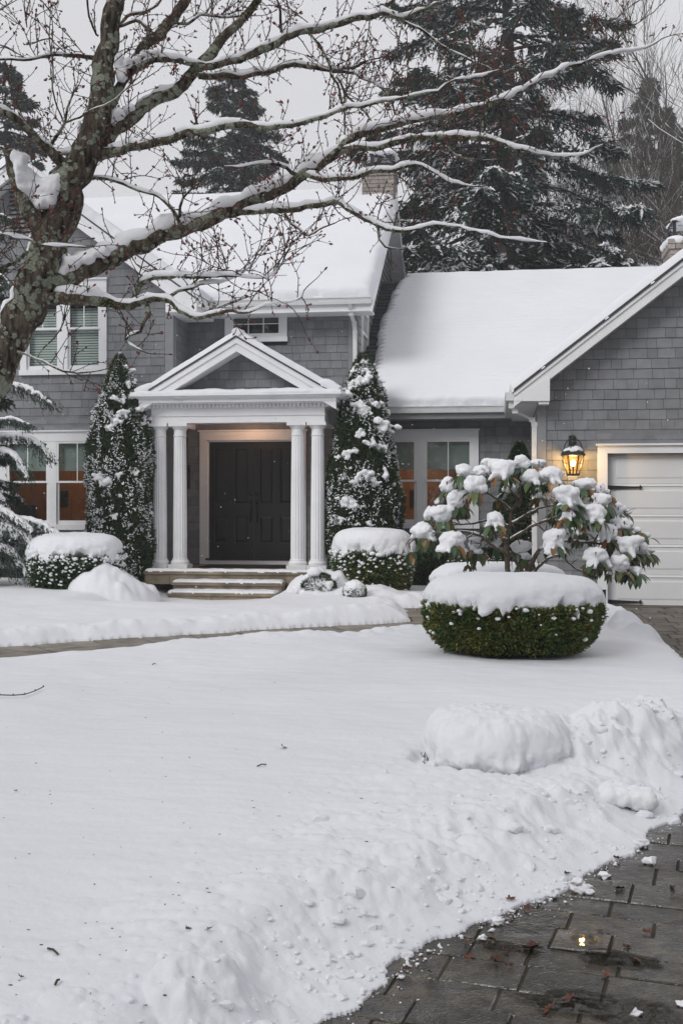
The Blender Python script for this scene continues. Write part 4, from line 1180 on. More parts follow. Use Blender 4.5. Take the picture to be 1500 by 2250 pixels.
b.hexa([(hx0-.01, 19.10, zc1+.001), (hx1+.01, 19.10, zc1+.001), (hx1+.01, YM-.01, zc1+.001), (hx0-.01, YM-.01, zc1+.001),
        (kx0, YCf, zc2), (kx1, YCf, zc2), (kx1, YM-.01, zc2), (kx0, YM-.01, zc2)])
b.box(kx0-.006, kx1+.006, YCf-.008, YM-.02, zc2, zc2+.022)
b.build('crown_moulding', WHITE, port)
# roof of the portico
YTF = 19.12
ap = at(519, 737, YTF); el = at(333, 853, YTF); er = at(708, 846, YTF)
psl_ = ((ap[2]-el[2])/(ap[0]-el[0])+(ap[2]-er[2])/(er[0]-ap[0]))/2
XA = ap[0]; ZA = ap[2]
zlow = zc2+.02
XLp = XA-(ZA-zlow)/psl_; XRp = XA+(ZA-zlow)/psl_
for (xa, za, xb, zb) in ((XLp, zlow, XA, ZA), (XA, ZA, XRp, zlow)):
    o = rake_prism(xa, za, xb, zb, .032, YTF-.03, YM-.003, 'roof_deck', ROOFD, port)
    rake_prism(xa, za, xb, zb, .10, YTF-.012, YTF+.03, 'rake_trim', WHITE, port, top=.033)
    rake_prism(xa, za, xb, zb, .14, YTF+.012, YTF+.05, 'rake_board', WHITE, port, top=.134)
    rake_prism(xa, za, xb, zb, .04, YTF+.05, 19.49, 'raking_soffit', WHITE, port, top=.236)
typ = MB().prism([(XLp+.3, zlow), (XRp-.3, zlow), (XA, ZA-.2)], 19.5, 19.56).build('tympanum', WALLB, port)
def spanP(z):
    dx = (ZA-.18-z)/psl_
    return [(XA-dx, XA+dx)] if dx > 0 else []
shingles(port, 19.5, zlow+.0, ZA-.3, .154, spanP, [], name='tympanum_shingles', wmin=.17, wmax=.26)
# columns
for pxc in (352, 396, 654, 698):
    cx = AX(pxc, YC); zf = 0.365; zt = zb0
    b = MB()
    b.box(cx-.175, cx+.175, YC-.175, YC+.175, zf, zf+.085)
    b.lathe((cx, YC, zf+.085), [(.155, 0), (.165, .02), (.165, .045), (.15, .065), (.14, .075), (.142, .09), (.128, .10)], 32)
    H = zt-zf
    prof = [(.125, .185, .07), (.1245, .35, .09), (.123, .8, .09), (.118, 1.4, .09), (.112, 1.95, .09), (.107, H-.245, .09), (.107, H-.235, .02)]
    b.lathe((cx, YC, zf), prof, 96, flutes=16)
    b.lathe((cx, YC, zf), [(.11, H-.235), (.118, H-.228), (.118, H-.212), (.108, H-.205), (.108, H-.12), (.115, H-.11), (.135, H-.085), (.15, H-.06), (.152, H-.055)], 32)
    b.box(cx-.168, cx+.168, YC-.168, YC+.168, H+zf-.055, H+zf-.001)
    b.build('column', WHITE, port)

# ---- front door ---------------------------------------------------------
fd = MB(); YD = YM+.06
ox0, ox1 = AX(455, YM), AX(659.5, YM); oz0, oz1 = AZ(560, 1226, YM), AZ(560, 967, YM)
fd.box(dx0, ox0, YM-.045, YM+.03, .36, oz1+.0); fd.box(ox1, dx1, YM-.045, YM+.03, .36, oz1); fd.box(dx0, dx1, YM-.048, YM+.03, oz1, dz1); fd.box(dx0-.03, dx1+.03, YM-.075, YM+.03, dz1, dz1+.03)
fd.box(ox0, ox0+.03, YM+.0, YM+.12, .36, oz1).box(ox1-.03, ox1, YM+.0, YM+.12, .36, oz1).box(ox0, ox1, YM+.0, YM+.12, oz1-.03, oz1)
fd.box(ox0, ox1, YM-.03, YM+.14, .36, oz0-.04)
fdo = fd.build('front_door', WHITE, house)
MB().box(ox0-.02, ox1+.02, YM-.05, YM+.14, oz0-.04, oz0-.01).build('threshold', IRON, fdo)
seam = (ox0+ox1)/2
def P2(px, py): return at(px, py, YD)[0], at(px, py, YD)[2]
for lf, (l0, l1) in enumerate(((ox0+.03, seam-.003), (seam+.003, ox1-.03))):
    b = MB(); b.box(l0, l1, YD+.02, YD+.06, oz0-.01, oz1-.03)
    wd = l1-l0
    cols = [(l0+.10*wd/.86, l0+.37*wd/.86), (l0+.49*wd/.86, l0+.76*wd/.86)]
    zr = [(AZ(560, 1193, YD), AZ(560, 1133, YD)), (AZ(560, 1107, YD), AZ(560, 984, YD))]
    # stiles and rails
    xs = [l0, cols[0][0], cols[0][1], cols[1][0], cols[1][1], l1]
    for (s0, s1) in ((xs[0], xs[1]), (xs[2], xs[3]), (xs[4], xs[5])): b.box(s0, s1, YD, YD+.02, oz0-.01, oz1-.03)
    for (c0_, c1_) in cols:
        for (r0, r1) in ((oz0-.01, zr[0][0]), (zr[0][1], zr[1][0]), (zr[1][1], oz1-.03)): b.box(c0_, c1_, YD+.001, YD+.02, r0, r1)
        for (r0, r1) in zr:
            b.hexa([(c0_+.02, YD+.0195, r0+.02), (c1_-.02, YD+.0195, r0+.02), (c1_-.02, YD+.0195, r1-.02), (c0_+.02, YD+.0195, r1-.02),
                    (c0_+.05, YD+.004, r0+.05), (c1_-.05, YD+.004, r0+.05), (c1_-.05, YD+.004, r1-.05), (c0_+.05, YD+.004, r1-.05)])
    b.build('door_leaf', DOORM, fdo)
    hx = seam-.062 if lf == 0 else seam+.062
    zh0, zh1 = AZ(560, 1146, YD), AZ(560, 1108, YD)
    b = MB(); b.box(hx-.022, hx+.022, YD-.012, YD, zh1-.01, zh1+.10); b.box(hx-.02, hx+.02, YD-.012, YD, zh0-.02, zh0+.05)
    b.tube([(hx, YD-.01, zh1), (hx, YD-.055, zh1-.04), (hx, YD-.06, (zh0+zh1)/2), (hx, YD-.05, zh0+.06), (hx, YD-.01, zh0+.02)], [.011, .013, .014, .012, .010], 8)
    b.box(hx-.03, hx+.03, YD-.014, YD, zh1+.16, zh1+.23)
    b.build('handle', IRON, fdo, True)

# ---- entrance steps -----------------------------------------------------
steps = tag(empty('entrance_steps'), 'three snow dusted sandstone steps leading up to the columned porch', 'steps')
def stone_run(x0, x1, y0, y1, z0, z1, ztread, parent):
    x = x0
    while x < x1-.02:
        w = min(random.uniform(.45, .85), x1-x)
        if x1-(x+w) < .2: w = x1-x
        MB().box(x+.002, x+w-.003, y0+.03, y1, z0, z1-.052).build('riser_stone', STONE, parent); x += w
    x = x0-.02
    while x < x1+.02:
        w = min(random.uniform(.5, 1.0), x1+.02-x)
        if x1+.02-(x+w) < .2: w = x1+.02-x
        MB().box(x+.002, x+w-.003, y0, y1, z1-.05, z1).build('tread_stone', STONE, parent); x += w
YS = 18.95
s0, s1 = AX(317, YS), AX(735, YS)
stone_run(s0, s1, YS, YS+.35, .13, .355, None, steps)
MB().box(s0, s1, YS+.35, YM-.01, .1, .352).build('porch_slab', FLOORST, steps)
t0_, t1_ = AX(379, 18.6), AX(618, 18.6)
stone_run(t0_, t1_, 18.6, 18.98, -.03, .19, None, steps)
t2_, t3_ = AX(368, 18.22), AX(604, 18.22)
stone_run(t2_, t3_, 18.22, 18.62, -.12, .045, None, steps)

# ---- rooms behind the lower windows -------------------------------------
def room(x0, x1, y0, y1, z0, z1):
    r = empty('room', parent=house)
    b = MB(); b.box(x0, x1, y1, y1+.05, z0, z1); b.box(x0-.05, x0, y0, y1, z0, z1); b.box(x1, x1+.05, y0, y1, z0, z1); b.box(x0, x1, y0, y1, z1, z1+.05)
    x = x0
    b.build('room_wall', WOODI, r)
    while x < x1:
        w = random.uniform(.22, .5); MB().box(x+.012, min(x1, x+w-.012), y1-.015, y1, z0, z1).build('wall_panel', WOODI, r); x += w
    MB().box(x0, x1, y0, y1, z0-.05, z0).build('room_floor', WOODI, r)
    for q in range(3):      # dark picture frames and shelf on the back wall
        xx = x0+(x1-x0)*(.25+.25*q)+random.uniform(-.1, .1); MB().box(xx, xx+random.uniform(.25, .5), y1-.05, y1-.018, 1.45+.1*q, 1.8+.1*q).build('picture_frame', DARKI, r)
    MB().box(x0+.2, x1-.3, y1-.45, y1-.03, z0, .95).build('sideboard', DARKI, r)
    return r
room(lw0-.8, lw1+.6, YL+.13, YL+2.6, .35, 2.75)
room(ww0-.1, ww1+.6, YW+.13, YW+2.2, .35, 2.75)
def lamp(name, loc, e, col, r=.08):
    l = bpy.data.lights.new(name, 'POINT'); l.energy = e; l.color = col; l.shadow_soft_size = r
    o = bpy.data.objects.new(name, l); COL.objects.link(o); o.location = loc; return o
lamp('room_light', ((lw0+lw1)/2+.2, YL+1.1, 2.5), 22, (1, .72, .45))
lamp('room_light', ((ww0+ww1)/2, YW+1.0, 2.5), 15, (1, .72, .45))
# office chair and desk seen through the left lower window
c = at(62, 1110, YL+1.3)
chair = tag(empty('office_chair'), 'dark high backed chair standing behind the lower left window', 'chair')
cx, cy = c[0], c[1]
MB().hexa([(cx-.25, cy+.0, .95), (cx+.2, cy, .92), (cx+.2, cy+.06, .92), (cx-.25, cy+.06, .95), (cx-.3, cy+.05, 1.5), (cx+.12, cy+.05, 1.5), (cx+.12, cy+.1, 1.5), (cx-.3, cy+.1, 1.5)]).build('backrest', DARKI, chair)
MB().box(cx-.25, cx+.25, cy-.45, cy+.05, .78, .86).build('seat', DARKI, chair)
MB().box(cx-.03, cx+.03, cy-.2, cy-.14, .4, .78).box(cx-.28, cx+.28, cy-.2, cy-.14, .36, .42).build('pedestal', DARKI, chair)
desk = tag(empty('desk'), 'dark desk in the room behind the lower left window', 'desk')
MB().box(cx+.35, cx+2.2, cy-.1, cy+.6, 1.08, 1.12).build('desk_top', DARKI, desk)
for q in (cx+.4, cx+2.1): MB().box(q, q+.06, cy, cy+.5, .35, 1.08).build('leg', DARKI, desk)

# ---- snow on the roofs ----------------------------------------------------
def roof_snow(O, U, Vv, lu, lv, T, margin, name='roof_snow', nu=140, nv=110, rr=.16, parent=house, lean=None):
    """O corner, U/V unit vectors along eave and up the slope; margin(u,v)->distance inside the snow's edge"""
    O, U, Vv = map(np.array, (O, U, Vv)); Nn = np.cross(U, Vv); Nn = Nn/np.linalg.norm(Nn)
    if Nn[2] < 0: Nn = -Nn
    uu, vv = np.meshgrid(np.linspace(-.06, lu+.06, nu), np.linspace(-.10, lv+.05, nv), indexing='ij')
    P = O+uu[..., None]*U+vv[..., None]*Vv
    d = margin(uu, vv)
    k = np.clip(d/rr, 0, 1); prof = np.sqrt(np.maximum(0, 1-(1-k)**2))
    t = T*(1+.10*fbm(P[..., 0]*.9, P[..., 1]*.9, P[..., 2]*.9, 3)+.03*fbm(P[..., 0]*1.5, P[..., 1]*2, P[..., 2]*16, 3))*prof + .0035*prof*np.sin(vv*2*math.pi/.184+fbm(uu*2, vv*2, 0, 2)*1.5)*(.5+.5*fbm(uu*.8, vv*.8, 2, 2))
    t = np.where(d > 0, t, -.03)
    P = P+Nn*t[..., None]
    i_ = np.arange(nu-1)[:, None]*nv; j_ = np.arange(nv-1)[None]
    Fq = np.stack([i_+j_, i_+nv+j_, i_+nv+j_+1, i_+j_+1], -1).reshape(-1, 4)
    tt = t.ravel(); kp = (tt[Fq] > 0).any(axis=1)
    return MB().add(P.reshape(-1, 3), Fq[kp]).build(name, SNOW, parent, True)
L_ = math.hypot(YR-YE, ZR-ZE)
def mg(lu, lv, l=0, r=0, b=-.06, t=-.5, n=.03):
    def f(u, v):
        w_ = n*fbm(u*3, v*3, 1.7, 3)
        return np.minimum(np.minimum(u-l+.0, lu-r-u), np.minimum(v-b, lv-t-v))+w_
    return f
roof_snow((-12.5, YE, ZE+.005), (1, 0, 0), (0, (YR-YE)/L_, (ZR-ZE)/L_), 12.5+XR+.02, L_, .19, mg(12.5+XR+.02, L_+.1), nu=220, nv=110)
L2 = math.hypot(YWR-YWE, ZWR-ZWE)
def wing_m(u, v):
    left = .27+.06*fbm(v*1.1, v*0, 3.3, 2)+.07*fbm(v*5.4, v*0, 1.3, 1)*(.5+.5*fbm(v*.9, v*0, 7.3, 1))+.09*sstep(.5, 2.2, np.abs(v-3.0))+.05*np.sin(v*2*math.pi/(L2/34))*sstep(.0, 1, v)+.11*sstep(1.2, .2, v)+.25*sstep(5.2, 6.4, v)
    return np.minimum(np.minimum(u-left, 9-u), np.minimum(v+.03+.05*fbm(u*2, v*2, 2, 3), L2+.5-v))
roof_snow((XM1, YWE, ZWE+.01), (1, 0, 0), (0, (YWR-YWE)/L2, (ZWR-ZWE)/L2), 6.0, L2, .17, wing_m, nu=260, nv=240, rr=.12)
# ridge caps
MB().tube(pts([(-12.4, YR, ZR+.10, 0), (XR-.02, YR, ZR+.10, 0)], .2)[:, :3], np.full(len(pts([(-12.4, YR, ZR+.10, 0), (XR-.02, YR, ZR+.10, 0)], .2)), .11), 10, amp=.2, freq=1.5).build('roof_snow', SNOW, house, True)
MB().tube(pts([(XM1+.6, YWR, ZWR+.07, 0), (4, YWR, ZWR+.07, 0)], .2)[:, :3], np.full(len(pts([(XM1+.6, YWR, ZWR+.07, 0), (4, YWR, ZWR+.07, 0)], .2)), .11), 10, amp=.2, freq=1.5).build('roof_snow', SNOW, house, True)
# garage left slope and the left wing right slope: snow with a thick front edge
def side_slope_snow(xa, za, xb, zb, y0, y1, T, nu=60, nv=40, parent=house, rr=.07):
    lu = math.hypot(xb-xa, zb-za)
    f = lambda u, v: np.minimum(np.minimum(u+.03, lu+.05-u), np.minimum(v-.03, 99))+.018*fbm(u*5, v*5, 4, 3)
    return roof_snow((xa, y0, za+.004), ((xb-xa)/lu, 0, (zb-za)/lu), (0, 1, 0), lu, y1-y0, T, f, nu=nu, nv=nv, rr=rr, parent=parent)
side_slope_snow(g0[0], g0[2], XGR, gz(XGR), YGF-.03, 22.3, .115, nu=160, nv=140)
side_slope_snow(apx, zA, XE, zE, Yf-.03, 23.5, .17, nu=120, nv=110)
side_slope_snow(XEl, zE, apx, zA, Yf-.03, 23.5, .17, nu=120, nv=60)
lp = math.hypot(XA-XLp, ZA-zlow)
for (xa, za, xb, zb) in ((XLp, zlow, XA, ZA), (XA, ZA, XRp, zlow)):
    side_slope_snow(xa, za, xb, zb, YTF-.03, YM-.1, .10, nu=90, nv=60, parent=port)
# fillet of snow on the ridge of the portico, on the cornice ledge and its corners
def ledge(P, R, flat=.6, name='ledge_snow', parent=port, amp=.25, freq=3):
    q = pts([(*p, r) for p, r in zip(P, R)], .05)
    return MB().tube(q[:, :3], q[:, 3], 14, amp=amp, freq=freq, flat=flat).build(name, SNOW, parent, True)
ledge([(XA, YTF-.02, ZA+.06), (XA, YM-.1, ZA+.06)], [.08, .09], 1.0)
ledge([(kx0+.02, YCf+.12, zc2+.03), (kx0+.5, YCf+.14, zc2+.035), (kx1-.5, YCf+.14, zc2+.035), (kx1-.02, YCf+.12, zc2+.03)], [.09, .135, .135, .09], .62)
ledge([(kx0+.3, YCf+.26, zc2+.04), (kx1-.3, YCf+.26, zc2+.04)], [.13, .13], .6)
ledge([(kx0+.06, YCf+.15, zc2+.05), (kx0+.3, YCf+.2, zc2+.14), (kx0+.52, YCf+.2, zc2+.23)], [.10, .14, .08], .9)
ledge([(kx1-.06, YCf+.15, zc2+.05), (kx1-.3, YCf+.2, zc2+.14), (kx1-.52, YCf+.2, zc2+.23)], [.10, .14, .08], .9)
ledge([(kx1-.08, YCf+.1, zc2+.02), (kx1-.08, YM-.2, zc2+.04)], [.08, .1], .8)
# dusting on gutters
for (P, R) in (([(XE-.1, YE-.03, ZE+.0), (XR-.05, YE-.03, ZE+.0)], [.05, .05]), ([(XM1+.35, YWE-.03, ZWE-.01), (-.1, YWE-.03, ZWE-.01)], [.045, .04])):
    ledge(P, R, .7, parent=house, amp=.5, freq=5)
# snow caps on the chimneys
for (x0_, x1_, y0_, y1_, zt) in ((a[0], c[0] if False else at(866, 372, 25.3)[0], 25.3, 26.1, at(866, 372, 25.3)[2]), (a2[0], c2[0], 19.5, 20.3, c2[2])):
    a_ = at(795, 426, 25.3) if y0_ > 24 else a2
    x0_ = a_[0]
    blob_snow('chimney_snow', [((x0_+x1_)/2+dx_, (y0_+y1_)/2+dy_, zt+.03, .2, .22, .09) for dx_ in (-.22, 0, .22) for dy_ in (-.25, 0, .25)], .04, house)
    top = zt+(.44 if y0_ > 24 else .39)
    blob_snow('chimney_snow', [((x0_+x1_)/2+dx_+.04, (y0_+y1_)/2+dy_, top, .2, .22, .07) for dx_ in (-.15, 0.08, .2) for dy_ in (-.22, 0, .22)], .04, house)
# snow on the step edges
for (x0_, x1_, y0_, y1_, zt) in ((s0, s1, YS+.01, YS+.30, .36), (t0_, t1_, 18.61, 18.93, .195), (t2_, t3_, 18.23, 18.58, .05)):
    n_ = int((x1_-x0_)/.02)
    uu, vv = np.meshgrid(np.linspace(x0_-.01, x1_+.01, n_), np.linspace(y0_-.02, y1_, 26), indexing='ij')
    d_ = np.minimum(np.minimum(uu-x0_, x1_-uu), vv-y0_)+.015*fbm(uu*6, vv*6, 2, 3)+.01*fbm(uu*22, vv*22, 2, 2)
    kk = np.clip(d_/.05, 0, 1); hz = np.where(d_ > 0, .034*np.sqrt(1-(1-kk)**2)*(1+.3*fbm(uu*5, vv*5, 1, 2)), -.02)
    if zt > .3: hz = np.where(vv > YS+.2+.03*fbm(uu*4, vv*4, 1, 2), -.02, hz)
    nv_ = vv.shape[1]; i_ = np.arange(n_-1)[:, None]*nv_; j_ = np.arange(nv_-1)[None]
    MB().add(np.stack([uu, vv, zt+hz], -1).reshape(-1, 3), np.stack([i_+j_, i_+nv_+j_, i_+nv_+j_+1, i_+j_+1], -1).reshape(-1, 4)).build('step_snow', SNOW, steps, True)
# flanks of the steps disappear in heaped snow (part of the ground surface)

# ---- small fixtures ------------------------------------------------------
mt = MB().box(AX(446, 20.4), AX(640, 20.4), 20.1, 20.85, .358, .375)
tag(mt.build('door_mat', MATM), 'black rectangular mat lying on the porch before the double doors', 'door mat')
c = at(411, 1052, YM-.06)
mb_ = tag(empty('mailbox'), 'narrow black box fixed to the wall beside the front door, half hidden by a column', 'mailbox')
MB().box(c[0]-.10, c[0]+.05, c[1]-.06, YM-.02, c[2]-.2, c[2]+.2).build('box_body', IRON, mb_)
MB().hexa([(c[0]-.11, c[1]-.08, c[2]+.18), (c[0]+.06, c[1]-.08, c[2]+.18), (c[0]+.06, YM-.02, c[2]+.24), (c[0]-.11, YM-.02, c[2]+.24), (c[0]-.11, c[1]-.08, c[2]+.2), (c[0]+.06, c[1]-.08, c[2]+.2), (c[0]+.06, YM-.02, c[2]+.27), (c[0]-.11, YM-.02, c[2]+.27)]).build('lid', IRON, mb_)
MB().tube([(c[0]-.02, c[1]-.03, c[2]-.2), (c[0]-.02, c[1]-.05, c[2]-.26), (c[0]-.02, c[1]-.01, c[2]-.29)], [.01, .01, .01], 6).build('hook', IRON, mb_)

# wall lantern
lan = tag(empty('wall_lantern'), 'lit black coach lantern with snow on its roof hanging beside the garage door', 'lantern')
YLn = YG-.24
tp = at(1258, 985, YLn); lx = tp[0]
z_roof0 = AZ(1258, 1000, YLn); z_bot = AZ(1258, 1042, YLn); z_top = AZ(1258, 984, YLn); z_hook = AZ(1258, 963, YLn)
def frus(b, cx, cy, z0, r0, z1, r1, n=6, t=.008, bars=True):
    for k in range(n):
        th0 = 2*math.pi*k/n
        b.tube([(cx+r0*math.cos(th0), cy+r0*math.sin(th0), z0), (cx+r1*math.cos(th0), cy+r1*math.sin(th0), z1)], [t, t], 4)
b = MB()
frus(b, lx, YLn, z_bot, .088, z_roof0, .155)
b.lathe((lx, YLn, z_roof0-.012), [(.165, 0), (.185, .008), (.185, .02), (.165, .03)], 6)
zm_ = (z_roof0+z_bot)/2+.02
b.lathe((lx, YLn, z_bot-.022), [(.06, 0), (.10, .006), (.10, .03), (.085, .034)], 6)
for k in range(6):
    th0, th1 = 2*math.pi*k/6, 2*math.pi*(k+1)/6; r = .124
    b.tube([(lx+r*math.cos(th0), YLn+r*math.sin(th0), zm_), (lx+r*math.cos(th1), YLn+r*math.sin(th1), zm_)], [.004, .004], 4)
b.build('cage', RUST, lan)
b = MB().lathe((lx, YLn, z_roof0+.015), [(.175, 0), (.15, .05), (.09, .095), (.04, .115), (.03, .14), (.045, .15), (.05, .165), (.03, .18), (.02, .2)], 6)
b.build('roof', IRON, lan)
b = MB()
hk = [(lx+.13*math.cos(t), YLn, z_roof0+.02+.02+.17*math.sin(t)+.04) for t in np.linspace(-.1, math.pi+.1, 13)]
b.tube(hk, np.full(13, .009), 6)
for s_ in (-1, 1): b.tube([(lx+s_*.13, YLn, z_roof0+.05), (lx+s_*.145, YLn, z_roof0-.04), (lx+s_*.15, YLn, z_roof0-.13)], [.009, .008, .004], 6)
b.tube([(lx, YLn, z_roof0+.2), (lx, YLn, z_roof0+.31)], [.012, .008], 6)
for q in range(2):
    V, Fc = ICO[2]; b.add(V*np.array((.045, .045, .045))*(1 if q == 0 else .5)+np.array((lx, YLn, z_roof0+(.185 if q == 0 else .24))), Fc)
b.tube([(lx, YLn, z_roof0+.24), (lx, YLn+.1, z_roof0+.27), (lx, YG-.02, z_roof0+.2)], [.012, .013, .014], 6)
b.box(lx-.05, lx+.05, YG-.035, YG-.018, z_roof0+.08, z_roof0+.3)
b.build('bracket', IRON, lan, False)
g_ = MB()
for k in range(6):
    th0, th1 = 2*math.pi*k/6, 2*math.pi*(k+1)/6
    q = [(lx+r*math.cos(t), YLn+r*math.sin(t), z) for (r, z, t) in ((.084, z_bot+.01, th0), (.084, z_bot+.01, th1), (.149, z_roof0-.01, th1), (.149, z_roof0-.01, th0))]
    MB().add(q, [(0, 1, 2, 3)]).build('pane', LGLASS, lan)
V, Fc = ICO[3]
MB().add(V*np.array((.034, .034, .045))+np.array((lx, YLn, zm_+.0)), Fc).lathe((lx, YLn, z_bot+.01), [(.012, 0), (.012, zm_-z_bot-.06), (.02, zm_-z_bot-.05)], 8, mi=1).build('bulb', [BULB, RUST], lan)
blob_snow('snow_cap', [(lx, YLn, z_roof0+.06, .15, .15, .06), (lx+.02, YLn, z_roof0+.075, .11, .11, .07)], .014, lan)
lamp('lantern_light', (lx, YLn-.0, zm_+.07), 7, (1, .60, .28), .03)
lamp('porch_light', (pcx-.1, 20.5, zb0+.1), 9, (1, .56, .32), .06)

# ---- air: light snowfall haze -------------------------------------------------
hz_ = MB().box(-70, 70, -45, 75, -1.1, 27)
ho = hz_.mesh('haze', [])
hm = bpy.data.materials.new('haze_air'); hm.use_nodes = True; nt = hm.node_tree; nt.nodes.clear()
o_ = nt.nodes.new('ShaderNodeOutputMaterial'); v_ = nt.nodes.new('ShaderNodeVolumePrincipled')
v_.inputs['Color'].default_value = (.92, .93, .96, 1); v_.inputs['Density'].default_value = 0.0023; v_.inputs['Anisotropy'].default_value = 0.2
nt.links.new(v_.outputs[0], o_.inputs['Volume'])
ho.materials.append(hm)
tag(link('haze', ho), kind='stuff')
# ================================================================== VEGETATION HELPERS
def pads(b, P, D, Ln, W, Hh, mi=0):
    """small faceted cushions of snow lying on sprays"""
    n = len(P)
    D = D/(np.linalg.norm(D, axis=1)[:, None]+1e-9)
    S = np.cross(D, np.array((0, 0, 1.0))); S /= np.linalg.norm(S, axis=1)[:, None]+1e-9
    U = np.cross(S, D)
    Ln, W, Hh = [np.asarray(q).reshape(-1, 1)*np.ones((n, 1)) for q in (Ln, W, Hh)]
    j = lambda: 0.8+0.4*rng.random((n, 1))
    V = np.stack([P-D*Ln*.5*j(), P+S*W*.5*j(), P+D*Ln*.5*j(), P-S*W*.5*j(), P+U*Hh*j(), P-U*Hh*.35], 1).reshape(-1, 3)
    F = np.array([(0, 1, 4), (1, 2, 4), (2, 3, 4), (3, 0, 4), (1, 0, 5), (2, 1, 5), (3, 2, 5), (0, 3, 5)])
    b.add(V, (np.arange(n)[:, None, None]*6+F[None]).reshape(-1, 3), mi)

def conifer(name, label, base, H, prof, nb, hmin, group=None, dens=1.0, snow=0.35, slen=.16, sw=.045, trunk_r=.22, m=SPRUCE, pad=1.0, droop=.42, fan=None):
    t_ = tag(empty(name), label, 'tree', group)
    b = MB(); b.tube([(base[0], base[1], base[2]-.2), (base[0]+.05, base[1], base[2]+H*.5), (base[0], base[1], base[2]+H*.97)], [trunk_r, trunk_r*.62, .02], 8, amp=.15)
    c, s = MB(), MB(); tr = b
    for k in range(nb):
        hf = hmin+(1-hmin)*((k+rng.random())/nb)**1.05
        h = H*hf
        L = prof(hf)*rng.uniform(.62, 1.12)
        az = rng.uniform(0, 2*math.pi) if fan is None else rng.uniform(*fan)
        d = np.array((math.cos(az), math.sin(az), 0)); side = np.array((-d[1], d[0], 0))
        rise, dr, tip = rng.uniform(-.05, .25), droop*rng.uniform(.7, 1.3), rng.uniform(.05, .3)
        f = lambda t: np.array(base)+np.array((0, 0, h))+d*L*t[:, None]+np.array((0, 0, 1.0))*(L*(rise*t-dr*t**2+tip*t**4))[:, None]
        tt = np.linspace(0, 1, 6); Pb = f(tt)
        tr.tube(Pb, np.linspace(.018+.012*L, .006, 6), 4, cap=False)
        n = int((16+26*L)*dens)
        t = np.sqrt(rng.random(n))*.92+.08
        P0 = f(t)
        sg = rng.choice((-1, 1), n)
        tl = (0.30*L*(1.15-t)+.10)*rng.uniform(.5, 1.2, n)
        td = side[None]*(sg*rng.uniform(.5, 1, n))[:, None]+d[None]*rng.uniform(.2, .9, n)[:, None]+np.array((0, 0, 1.0))[None]*rng.uniform(-.55, .05, n)[:, None]
        td /= np.linalg.norm(td, axis=1)[:, None]
        q = 5
        u = (np.arange(q)[None]+rng.random((n, q)))/q
        P = P0[:, None]+td[:, None]*(tl[:, None]*u)[..., None]+np.array((0, 0, -1.0))*(tl[:, None]*u*u*.35)[..., None]
        D = td[:, None]*.8+np.array((0, 0, -1.0))*rng.uniform(.1, 1.1, (n, q, 1))+rng.normal(size=(n, q, 3))*.35
        P, D = P.reshape(-1, 3), D.reshape(-1, 3)
        nn = len(P)
        sprigs(c, P, D, rng.uniform(.6, 1.25, nn)*slen, rng.uniform(.7, 1.3, nn)*sw, cross=False)
        sprigs(c, P, D*np.array((1, 1, .4))+rng.normal(size=D.shape)*.4, rng.uniform(.6, 1.1, nn)*slen*.8, rng.uniform(.7, 1.3, nn)*sw, cross=False)
        # snow lies in runs along a branch's upper side
        runs = np.sin(t*9+k*1.7)+rng.normal(size=n)*.5
        sel = np.repeat((runs > 1-2*snow)[:, None], q, 1).reshape(-1) & (rng.random(nn) < .75)
        if sel.any():
            k_ = sel.sum()
            pads(s, P[sel]+np.array((0, 0, .025*pad)), (D*np.array((1, 1, .45)))[sel], rng.uniform(.5, 1.1, k_)*slen*.9*pad, rng.uniform(.5, 1.1, k_)*sw*1.5*pad, rng.uniform(.2, .5, k_)*sw*pad)
    tr.build('trunk', SBARK, t_, True); tag(c.build('crown', m, t_), kind='stuff'); 
    if s.n: tag(s.build('snow', SNOW2, t_), kind='stuff')
    return t_

def bare_tree(name, label, base, H, lean=(0, 0), r0=.16, group=None, spread=.5, lv=5, seed=1, snow=True):
    R = np.random.default_rng(seed)
    t_ = tag(empty(name), label, 'tree', group)
    tr, br, s = MB(), MB(), MB(); TW = []
    def grow(p, d, L, r, lvl):
        if lvl >= lv: TW.append((p, d+np.array((0, 0, .25)), L, r)); return
        n = 5; P = [p]; dd = d.copy()
        for i in range(n):
            dd = dd+R.normal(size=3)*.10+np.array((0, 0, .07)); dd /= np.linalg.norm(dd)
            P.append(P[-1]+dd*L/n)
        P = np.array(P); rr = np.linspace(r, r*.55, n+1)
        (tr if lvl == 0 else br).tube(P, rr, 7 if lvl == 0 else 3, cap=False)
        if snow and lvl in (1, 2, 3):
            hz = math.hypot(d[0], d[1])
            if R.random() < .8: s.tube(P+np.array((0, 0, rr[0]*.8)), rr*.75*hz+.004, 3, cap=False)
        for i in range(1, n+1):
            for q in range(1 if lvl < 1 else 2 if lvl < 3 else 2):
                if R.random() < (.95 if lvl < 2 else .8):
                    a = R.uniform(0, 2*math.pi)
                    s_ = np.cross(dd, np.array((math.cos(a), math.sin(a), .2))); s_ /= np.linalg.norm(s_)
                    nd = dd*R.uniform(.8, 1.1)+s_*R.uniform(.35, .8)*spread*1.6; nd /= np.linalg.norm(nd)
                    grow(P[i], nd, L*R.uniform(.42, .62)*(1.1 if lvl else .75), rr[i]*R.uniform(.45, .62), lvl+1)
    d0 = np.array((lean[0], lean[1], 1.0)); d0 /= np.linalg.norm(d0)
    grow(np.array(base, float), d0, H*.62, r0, 0)
    A_ = [np.array([q[k] for q in TW]) for k in range(4)]; sprigs(br, A_[0], A_[1], A_[2], A_[3]*3.0+.006, cross=False, bend=.3)
    tr.build('trunk', BBARK, t_, True); tag(br.build('branches', BBARK, t_), kind='stuff')
    if s.n: tag(s.build('snow', SNOW2, t_), kind='stuff')
    return t_

